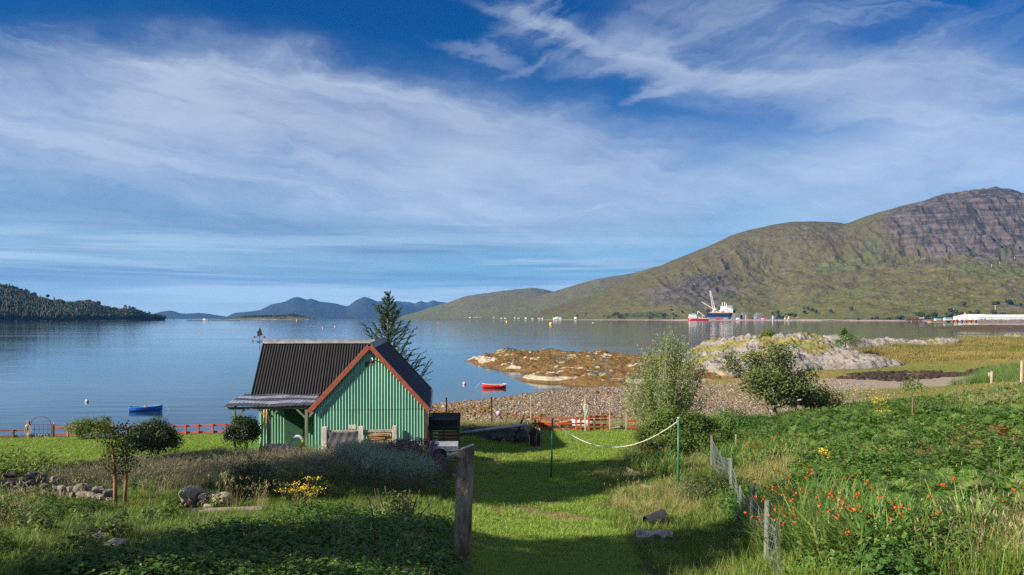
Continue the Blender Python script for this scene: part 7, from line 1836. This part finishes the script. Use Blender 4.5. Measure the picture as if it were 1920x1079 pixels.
def build_ships():
    red = pmat('ship_red', (.58, .018, .030), (.46, .016, .025), .05, .4); wh = pmat('ship_white', (.78, .78, .75), (.66, .66, .63), .1, .45); navy = pmat('ship_navy', (.018, .040, .105), (.013, .03, .08), .05, .4); grey = pmat('ship_grey', (.22, .24, .27), (.15, .16, .18), .1, .6); dk = pmat('ship_glass', (.03, .035, .045), (.02, .025, .03), .1, .2); org = pmat('ship_orange', (.75, .24, .03), (.6, .18, .03), .1, .5)
    def X(px, d): return (px - 960) * d / FPX
    def Zp(py, d): return CAMZ - (py - HOR) * d / FPX
    def hull_mb(xb, xs, yc, W, deck, n=24, flare=.10, z0=-1.0):
        """Bow at xb, stern at xs."""
        mb = MB(); vs = []; L = xs - xb
        for i in range(n + 1):
            f = i / n; w = W / 2 * min(1, (f / .22) ** .6 if f > 0 else .02); w = max(w, .3); zd = deck + (.45 * deck * (1 - f / .3) ** 1.6 if f < .3 else 0); rake = flare * abs(L) * .4 * (1 - f / .12) if f < .12 else 0
            for (s, z, k, fw) in ((-1, zd, 1, 1), (-1, z0, 0, .78), (1, z0, 0, .78), (1, zd, 1, 1)): vs.append((xb + L * f - (rake * k * (1 if L > 0 else -1)), yc + s * w * fw, z))
        fs = [(4 * i + j, 4 * i + (j + 1) % 4, 4 * i + 4 + (j + 1) % 4, 4 * i + 4 + j) for i in range(n) for j in range(4)] + [(0, 1, 2, 3), tuple(4 * n + j for j in (3, 2, 1, 0))]
        mb.add(vs, fs); return mb
    d = 2900.0; x0, x1 = X(1289.5, d), X(1328, d); z = lambda py: Zp(py, d)
    t = thing('supply_ship', 'small red-hulled ship with white superstructure moored at the gravel quay', 'ship', ((x0 + x1) / 2, d, 0))
    hull_mb(x0, x1, d, 16, 7.5).build('hull', red, t, world=True)
    L = x1 - x0; fb = lambda nm, m, a, b, ya, yb, za, zb: far_box(t, nm, m, x0 + a * L, x0 + b * L, d + ya, d + yb, za, zb)
    fb('superstructure', wh, .06, .44, -6.5, 6.5, 8, 17); fb('superstructure', wh, .08, .40, -6, 6, 17, 23); fb('bridge', wh, .09, .36, -7, 7, 23, 27); fb('bridge_windows', dk, .085, .365, -7.05, 7.05, 24.2, 25.8); fb('funnel', dk, .20, .28, -3, 3, 27, 33); fb('deck_house', wh, .44, .60, -5, 5, 7.5, 13); fb('deck_house', grey, .45, .52, -5.4, 5.4, 9, 12); fb('cargo_rail', wh, .6, 1.04, -7.8, -7.2, 7.5, 9.4); fb('cargo_rail', wh, .6, 1.04, 7.2, 7.8, 7.5, 9.4); fb('helideck', grey, .0, .16, -8, 8, 27.5, 28.3)
    for k in range(6): fb('window', dk, .10 + .05 * k, .12 + .05 * k, -6.56, -6.4, 12.6, 14)
    mb = MB(); mb.bar((x0 + .44 * L, d, 13), (x0 + .50 * L, d, 34), 2.2, 2.2); mb.bar((x0 + .50 * L, d, 34), (x0 + .82 * L, d, 16), 1.6, 2.0); mb.bar((x0 + .70 * L, d, 22), (x0 + .72 * L, d, 9), 1.2, 1.2); mb.build('crane', wh, t, world=True)
    mb = MB(); mb.tube([(x0 + .18 * L, d, 27), (x0 + .18 * L, d, 40)], .7, 5); mb.bar((x0 + .14 * L, d, 36), (x0 + .22 * L, d, 36), .5, .5); mb.build('mast', grey, t, world=True)
    fb('white_emblem', wh, .07, .12, -8.4, -5.0, 3.2, 6.2)
    d2 = 3085.0; x0, x1 = X(1376.5, d2), X(1324, d2); d = d2; L = x1 - x0
    t = thing('crane_ship', 'large navy-hulled ship with white bridge and tall leaning crane behind the quay', 'ship', ((x0 + x1) / 2, d2, 0))
    hull_mb(x0, x1, d2, 26, 29, flare=.16, z0=6.0).build('hull', navy, t, world=True); hull_mb(x0 - L * -.02, x1, d2, 24.5, 13, flare=.02, z0=-.5).build('boot_topping', grey, t, world=True)
    fb = lambda nm, m, a, b, ya, yb, za, zb: far_box(t, nm, m, min(x0 + a * L, x0 + b * L), max(x0 + a * L, x0 + b * L), d2 + ya, d2 + yb, za, zb)
    fb('superstructure', wh, .07, .46, -11, 11, 29, 46); fb('superstructure', wh, .14, .46, -10, 10, 46, 55); fb('bridge', wh, .10, .30, -12, 12, 50, 57); fb('bridge_windows', dk, .095, .305, -12.1, 12.1, 53, 55); fb('helideck', grey, -.03, .12, -10, 10, 49, 50.5); fb('deck_house', wh, .46, .88, -9, 9, 29, 33); fb('deck_rail', org, .04, .96, -13.0, -12.6, 29, 30.6); fb('lifeboat', org, .46, .50, -12.5, -10, 33, 36); fb('lifeboat', org, .40, .44, -12.5, -10.9, 33, 36); fb('red_house', red, .82, .87, -6, 6, 42, 47)
    for k in range(9): fb('window', dk, .12 + .036 * k, .13 + .036 * k, -11.1, -10.9, 40.5, 42.5); fb('window', dk, .12 + .036 * k, .13 + .036 * k, -11.1, -10.9, 35.5, 37.3)
    for k in range(5): fb('pipe_rack', grey if k % 2 else wh, .50 + .06 * k, .54 + .06 * k, -7, 7, 33, 40 - (k % 3) * 2)
    MB().tube([(x0 + .93 * L, d2 - 6, 38), (x0 + .93 * L, d2 + 6, 38)], 8.0, 16).build('reel', dk, t, world=True)
    mb = MB(); a, b = Vector((x0 + .72 * L, d2, 44)), Vector((X(1331.5, d2), d2, Zp(546, d2)))
    for s in (-1, 1):
        for q in (-1, 1): mb.bar(a + Vector((s * 4.2, q * 3, 0)), b + Vector((s * 2.0, q * 1.5, 0)), .9, .9)
    for k in range(11):
        f0, f1 = k / 11, (k + 1) / 11; s = 1 if k % 2 else -1; mb.bar(a.lerp(b, f0) + Vector((s * (4.2 - 2.2 * f0), -3 + 1.5 * f0, 0)), a.lerp(b, f1) + Vector((-s * (4.2 - 2.2 * f1), -3 + 1.5 * f1, 0)), .6, .6)
    mb.build('crane_tower', wh, t, world=True); MB().bar((x0 + .74 * L, d2, 45), (X(1315.5, d2), d2, Zp(566.5, d2)), 1.8, 2.4).build('stern_boom', wh, t, world=True); far_box(t, 'crane_base', wh, x0 + .76 * L, x0 + .66 * L, d2 - 5, d2 + 5, 30, 46)
    for (f, h) in ((.42, 70), (.34, 72), (.28, 66)): MB().bar((x0 + f * L, d2, 54), (x0 + f * L, d2, h), 2.2, 2.2).build('mast', wh, t, world=True)
    M['sw'], M['sg'], M['so'], M['sr'], M['sn'] = wh, grey, org, red, navy


def build_far_shore():
    r = np.random.default_rng(88); rnd = random.Random(88)
    def X(px, d): return (px - 960) * d / FPX
    # gravel quay and shore strip
    gm = pmat('quay_gravel', (.30, .21, .19), (.22, .16, .15), .05, .95, c3=(.38, .33, .28), s3=.02); c = np.linspace(1010, 1770, 300); top = 2.5 + 2.5 * np.clip((c - 1240) / 60, 0, 1) * np.clip((1720 - c) / 200, .4, 1) + fbm(c * .05, c * 0, 4, 3) * .9; d = np.interp(c, [1010, 1200, 1290, 1500, 1600, 1770], [4240, 3590, 2960, 2830, 2560, 2240]); prof = [(0, -.6), (14, .6), (30, 1.0), (110, 1.02), (400, .9)]
    v = np.stack([np.stack([X(c, d + o), d + o, np.where(h <= 0, h, top * h)], -1) for o, h in prof], 0); tag(link_mesh('quay', np_mesh('quay', v.reshape(-1, 3), grid_faces(len(prof), len(c)), gm, True)), 'pink gravel quay and shore strip under the mountain', kind='structure')
    # quarry slabs behind the quay
    for (px, w, h, col, lab) in ((1384, 11, 12, 'sg', 'leftmost grey slab of quarried rock behind the quay'), (1399, 9, 13, 'sg', 'second grey slab of quarried rock behind the quay'), (1426, 13, 12, 'sg', 'broad grey slab of quarried rock behind the quay, farther right')):
        d0 = 3010.0; x, wx, hz = X(px, d0), w * d0 / FPX, h * d0 / FPX; t = thing('quarry_slab', lab, 'rock slab', (x, d0, 4)); mb = MB(); mb.add([(-wx * .6, 0, 0), (wx * .45, 0, 0), (wx * .65, 26, hz), (-wx * .1, 26, hz), (-wx * .6, 60, 0), (wx * .45, 60, 0), (wx * .65, 60, hz), (-wx * .1, 60, hz)], [(0, 1, 2, 3), (1, 5, 6, 2), (4, 0, 3, 7), (3, 2, 6, 7), (5, 4, 7, 6)]); mb.build('rock_face', pmat('quarry_face', (.14, .135, .145), (.08, .078, .082), .08, .9, .5, stretch=(1, 1, .15), bdist=1.0), t)
    # plant and stores on the quay
    mt = lambda n, c: pmat(n, c, tuple(v * .8 for v in c), .2, .6)
    cols = {'teal': mt('teal_paint', (.20, .42, .40)), 'white': M['sw'], 'red': M['sr'], 'orange': M['so'], 'blue': mt('blue_paint', (.03, .10, .42)), 'grey': M['sg']}
    for (px, w, h, cn, lab, cat) in ((1398.6, 1.9, 8.0, 'orange', 'tall orange silo standing on the gravel quay', 'silo'), (1416, 4, 4, 'teal', 'teal container on the gravel quay', 'container'), (1421, 3, 3, 'red', 'small red container beside the teal one', 'container'), (1430, 5, 1.8, 'white', 'low white cabin right of the red container', 'cabin'), (1436, 5, 2, 'red', 'low red container at the middle of the quay', 'container'), (1449, 2.2, 6, 'white', 'tall white tank among small sheds on the quay', 'tank'), (1452, 3.2, 4, 'blue', 'blue container beside the tall white tank', 'container'), (1472, 2, 3, 'white', 'lone white hut near the right end of the quay', 'hut'), (1478, 2.4, 5.5, 'white', 'white lattice hopper leaning near the right end of the quay', 'hopper'), (1361, 7, 2.6, 'teal', 'pale teal containers below the bow of the navy ship', 'container'), (1348, 14, 2.2, 'red', 'row of low red cabins below the navy ship', 'cabin'), (1384, 9, 2.8, 'white', 'white tarpaulined heap on the quay', 'heap')):
        d0 = 2945.0 if px < 1500 else 2800.0; t = thing(cat, lab, cat, (X(px, d0), d0, 4.6)); wx, hz = w * d0 / FPX, h * d0 / FPX; ml = cols[cn]
        if cat == 'silo' or cat == 'tank': MB().tube([(0, 0, 0), (0, 0, hz * .9), (0, 0, hz)], [wx * .5, wx * .5, wx * .2], 12).build('shell', ml, t, smooth=False); MB().tube([(wx * .5, 0, 0), (wx * .5, 0, hz)], .4, 4).build('ladder', cols['grey'], t)
        elif cat == 'hopper': MB().bar((-wx * .5, 0, 0), (wx * .6, 0, hz), 2.5, 2.0).build('boom', ml, t); MB().bar((wx * .4, 0, 0), (wx * .6, 0, hz), 1, 1).build('leg', ml, t); MB().bar((wx * .8, 0, 0), (wx * .6, 0, hz), 1, 1).build('leg', ml, t)
        elif cat == 'heap': mb = MB(); mb.sphere((0, 0, 0), (wx * .5, 8, hz), 12, 8); mb.build('cover', ml, t); mb = MB(); mb.box((0, -8.2, .6), (wx * .8, .5, 1.2)); mb.build('edge_boards', cols['grey'], t)
        else: MB().box((0, 0, hz * .5), (wx, 6, hz)).build('body', ml, t); MB().box((0, 0, hz + .15), (wx * 1.02, 6.3, .3)).build('roof', cols['white'] if cn != 'white' else cols['grey'], t); MB().box((wx * .2, -3.1, hz * .38), (min(2.2, wx * .3), .3, hz * .7)).build('door', cols['grey'], t)
    # floating boom off the quay
    t = thing('floating_boom', 'broken row of pale floats lying off the quay', 'boom', (X(1465, 2500), 2500, 0))
    for k in range(20): px = 1440 + k * 2.9; d0 = 2640 - k * 9; MB().box((X(px, d0), d0, .5), (rnd.uniform(2, 4.4), 1.6, rnd.uniform(.9, 1.8))).build('float', rnd.choice([cols['white'], cols['grey'], cols['teal']]), t, world=True)
    # rusty pier head
    d0 = 1960.0; x0, x1 = X(1698, d0), X(1731, d0); rust = pmat('rust_steel', (.16, .065, .035), (.09, .045, .03), .3, .9, c3=(.30, .26, .20), s3=.2); t = thing('rusty_pier', 'rusty iron pier head on many piles standing in the loch', 'pier', ((x0 + x1) / 2, d0, 0))
    MB().box(((x0 + x1) / 2, d0, 6.6), (x1 - x0, 14, 2.2)).build('deck', rust, t, world=True); far_box(t, 'pale_block', pmat('pale_concrete', (.52, .46, .38), (.4, .36, .3), .2, .9), x0 + (x1 - x0) * .75, x1, d0 - 6, d0 + 6, 8, 11)
    for k in range(13):
        for s in (-5, 5): xx = x0 + (x1 - x0) * (k + .3) / 12.6; MB().tube([(xx, d0 + s, -1), (xx + rnd.uniform(-.6, .6), d0 + s, 7)], .55, 6).build('pile', rust if k % 3 else pmat('pale_pile', (.48, .40, .28), (.35, .28, .2), .3, .9) if k == 3 else rust, t, world=True)
    for k in range(9): xx = x0 + (x1 - x0) * rnd.random() * .72; far_box(t, 'bollard', rust, xx, xx + rnd.uniform(1, 3), d0 - 4, d0, 7.6, 7.7 + rnd.uniform(1.5, 4.2))
    # long jetty with tyres, running into a rock wall
    d0 = 1720.0; x0, x1 = X(1742, d0), X(1834, d0); t = thing('jetty', 'long low rusty jetty with dark fenders before the white hangar', 'jetty', ((x0 + x1) / 2, d0, 0)); jt = pmat('jetty_wall', (.44, .29, .17), (.28, .18, .11), .2, .9, stretch=(1, 1, 2)); MB().box(((x0 + x1) / 2, d0, .9), (x1 - x0, 14, 4.2)).build('jetty_wall', jt, t, world=True); MB().box(((x0 + x1) / 2, d0, 3.6), (x1 - x0 + 1, 15, 1.3)).build('deck', rust, t, world=True)
    for px in (1772, 1774.5, 1777, 1783.5, 1791.5, 1800, 1808, 1817, 1826): far_box(t, 'fender', M['rubber'], X(px - .6, d0), X(px + .6, d0), d0 - 7.8, d0 - 7.0, .2, 3.2)
    for (a, b, cn) in ((1812, 1826, 'orange'), (1829, 1835, 'blue'), (1793, 1797, 'red'), (1802, 1805, 'blue'), (1787, 1790, 'red')):
        tt = thing('store_box', {'orange': 'long orange store box on the jetty', 'blue': 'blue store box at the right end of the jetty' if a > 1820 else 'small blue store box in the middle of the jetty', 'red': 'small red store box on the jetty, second from its left' if a > 1790 else 'leftmost small red store box on the jetty'}[cn], 'box', (X((a + b) / 2, d0 + 3), d0 + 3, 4.26)); w = (b - a) * d0 / FPX; MB().box((0, 0, .8), (w, 3, 1.6)).build('body', cols[cn], tt); MB().box((0, 0, 1.68), (w * 1.03, 3.1, .16)).build('lid', cols['grey'], tt)
    # rock bank right of the jetty
    bm = pmat('bank_rock', (.20, .165, .13), (.10, .08, .065), .25, .95, .8, c3=(.30, .26, .12), s3=.08, bdist=.8); c = np.linspace(1832, 2300, 240); dd = np.full(240, 1640.0); prof = [(-14, -.8), (-8, 1.2), (0, 4.6), (8, 6.4), (60, 6.0), (140, -1)]
    v = np.stack([np.stack([X(c, dd + o), dd + o, h + fbm(c * .22 + o, c * 0 + o, 5, 9) * (1.6 if 0 <= o < 10 else .6)], -1) for o, h in prof], 0); tag(link_mesh('shore_bank', np_mesh('shore_bank', v.reshape(-1, 3), grid_faces(len(prof), len(c)), bm, False)), 'rocky bank running right from the jetty', kind='structure')
    # white hangars
    d0 = 1860.0; wm = pmat('hangar_white', (.74, .74, .72), (.66, .66, .64), .05, .5, stretch=(1, 1, .2)); gm2 = pmat('hangar_grey', (.40, .41, .42), (.33, .34, .35), .1, .6)
    for (a, b, h, dd, lab) in ((1795, 1852, 15.5, 0, 'white hangar with a low gable end behind the jetty'), (1824, 1960, 14.5, -34, 'very long low white hangar before the mountain, reaching out of frame')):
        x0, x1 = X(a, d0 + dd), X(b, d0 + dd); t = thing('white_hangar', lab, 'hangar', ((x0 + x1) / 2, d0 + dd, 3)); wl = x1 - x0; hh = h * .62; dp = 34
        MB().box((0, 0, hh * .5 - 1), (wl, dp, hh + 2)).build('wall', wm, t); mb = MB(); mb.add([(-wl / 2 - .5, -dp / 2 - .6, hh), (wl / 2 + .5, -dp / 2 - .6, hh), (wl / 2 - 8, 0, h * .98), (-wl / 2 + 16, 0, h * .98), (-wl / 2 - .5, dp / 2 + .6, hh), (wl / 2 + .5, dp / 2 + .6, hh)], [(0, 1, 2, 3), (5, 4, 3, 2), (1, 5, 2), (4, 0, 3), (0, 4, 5, 1)]); mb.build('roof', wm, t)
        for k in range(int(wl / 22)): MB().box((-wl / 2 + 11 + k * 22, -dp / 2 - .12, hh * .42), (.8, .24, hh * .84)).build('rib', gm2, t)
        MB().box((-wl / 2 - .12, 0, hh * .4), (.24, 9, hh * .8)).build('door', gm2, t)
        for k in range(3 if dd == 0 else 2): MB().box((-wl / 2 + 9 + k * 9, -dp / 2 - .15, hh * .32), (3.4, .3, hh * .55)).build('door', cols['blue'] if k == 1 else gm2, t)
    t = thing('orange_hopper', 'orange hopper rising behind the roof of the white hangar', 'hopper', (X(1809.5, 1915), 1915, 3)); MB().tube([(0, 0, 0), (0, 0, 17), (0, 0, 20)], [2.2, 2.2, .8], 10).build('shell', cols['orange'], t); MB().box((0, 0, 20.6), (2, 2, 1.6)).build('hood', cols['orange'], t)
    for (px, w, h, cn, lab) in ((1758, 10, 4.4, 'white', 'row of white cabins on the shore left of the teal-roofed shed'), (1777, 14, 6, 'teal', 'pale shed with a teal roof left of the white hangar')):
        dd = 1870.0; wl = w * dd / FPX; t = thing('shore_shed', lab, 'shed', (X(px, dd), dd, 3)); hz = h * dd / FPX * .62; MB().box((0, 0, hz * .5 - .5), (wl, 9, hz + 1)).build('wall', cols['white'], t); mb = MB(); mb.prism([(-wl * .52, hz), (wl * .52, hz), (wl * .44, hz * 1.6), (-wl * .44, hz * 1.6)], -5, 5); mb.build('roof', cols['teal'], t)
        for k in range(4): MB().box((-wl * .36 + k * wl * .24, -4.6, hz * .45), (wl * .09, .25, hz * .5)).build('window', cols['grey'], t)
    # dark weedy spit in front of the jetty
    xs, ys = np.linspace(0, 1, 120), np.linspace(0, 1, 24); U, V = np.meshgrid(xs, ys); Xx = 372 + U * 280; Yy = 690 + V * 90 + U * 10; Z = (np.sin(PI * V) ** .7) * (3.2 * sstep(0, .25, U)) + fbm(Xx * .05, Yy * .05, 5, 8) * 1.0 * np.sin(PI * V) - .5; tag(link_mesh('weed_spit', np_mesh('weed_spit', np.stack([Xx, Yy, Z], -1).reshape(-1, 3), grid_faces(24, 120), pmat('weed_spit', (.095, .052, .018), (.05, .030, .014), .25, .9, .8, c3=(.16, .12, .05), s3=.1, bdist=.6), True)), 'dark seaweed-covered spit before the jetty', kind='structure')
    # cottages along the foot of the ridge
    proto = None
    cpx = sorted(rnd.choice([rnd.uniform(872, 910), rnd.uniform(870, 1010), rnd.uniform(1010, 1110)]) for _ in range(26))
    for k, px in enumerate(cpx):
        d0 = np.interp(px, [860, 1000, 1010, 1110], [6000, 5200, 4320, 3950]); z0 = rnd.uniform(2, 9)
        if proto is None:
            proto = thing('cottage', 'tiny white cottage on the shore under the ridge', 'cottage', (0, 0, 0), 0, 'white cottages along the far shore'); MB().box((0, 0, 2), (13, 7, 8)).build('wall', cols['white'], proto); MB().prism([(-4, 6), (4, 6), (0, 9.5)], -7, 7).xform(Matrix.Rotation(R(90), 4, 'Z')).build('roof', cols['grey'], proto); o = proto
        else: o = copy_tree(proto)
        o['label'] = '%s tiny white cottage from the left along the shore under the ridge' % ORD[k]; o.location = (X(px, d0), d0, z0); o.rotation_euler.z = rnd.uniform(-.5, .5)
    # poles on the hill
    Xh, Dh, Zh, SPh = HILLS['mountain'][0]; pp = None
    for kk, (px, py) in enumerate(((1860, 497), (1875, 492), (1887, 491), (1903, 483), (1911, 480), (1788, 583), (1866, 577))):
        b = int(np.argmin(np.abs(960 + Xh[0] / Dh[0] * FPX - px))); rows = HOR - (Zh[:, b] - CAMZ) * FPX / Dh[:, b]; a = int(np.argmin(np.abs(rows[:300] - py - 4)))
        if pp is None: pp = thing('power_pole', 'pale power pole standing on the mountain slope', 'pole', (0, 0, 0), 0, 'power poles on the mountain slope'); MB().tube([(0, 0, -1), (0, 0, 15)], .8, 5).build('pole_shaft', M['whitewood'], pp); MB().bar((-2.5, 0, 13.5), (2.5, 0, 13.5), .6, .6).build('crossarm', M['whitewood'], pp); o = pp
        else: o = copy_tree(pp)
        o['label'] = ['pale power pole high on the mountain slope, %s from the left' % ORD[kk], 'pale power pole low on the slope behind the hangar, nearer its left end', 'pale power pole low on the slope behind the hangar, farther right'][max(0, kk - 4)] if kk > 4 else 'pale power pole high on the mountain slope, %s from the left' % ORD[kk]; o.location = (Xh[a, b], Dh[a, b], Zh[a, b] - 1)
    # fish farm and its barge
    d0 = 2650.0; t = thing('fish_farm', 'long dark line of floating fish pens on the loch', 'fish farm', (X(397, d0), d0, 0))
    for k in range(9):
        x = X(355 + k * 11.2, d0); n = 20; ring = [(x + 9.2 * math.cos(a), d0 + 9.2 * math.sin(a), .55) for a in np.linspace(0, 2 * PI, n)]
        if k == 3: continue
        MB().tube(ring, .55, 5).build('pen_ring', M['rubber'], t, world=True); MB().tube([(p[0], p[1], 2.1) for p in ring], .28, 4).build('hand_rail', M['rubber'], t, world=True)
    t = thing('feed_barge', 'small white barge moored among the fish pens', 'barge', (X(385, d0), d0, 0)); MB().box((0, 0, .9), (24, 9, 2.4), bev=.3).build('hull', M['sg'], t); MB().box((-3, 0, 3.8), (10, 7, 3.6)).build('cabin', M['sw'], t); MB().box((-3, 0, 6.6), (5, 5, 2.2)).build('wheelhouse', M['sw'], t); MB().box((7, 0, 3.4), (5, 6, 2.6)).build('silo', pmat('tan_silo', (.50, .36, .24), (.42, .3, .2), .2, .6), t); MB().tube([(-3, 0, 7), (-3, 0, 12)], .25, 5).build('mast', M['sg'], t)
build_reef()
build_outcrop()
build_forest()
build_ships()
build_far_shore()
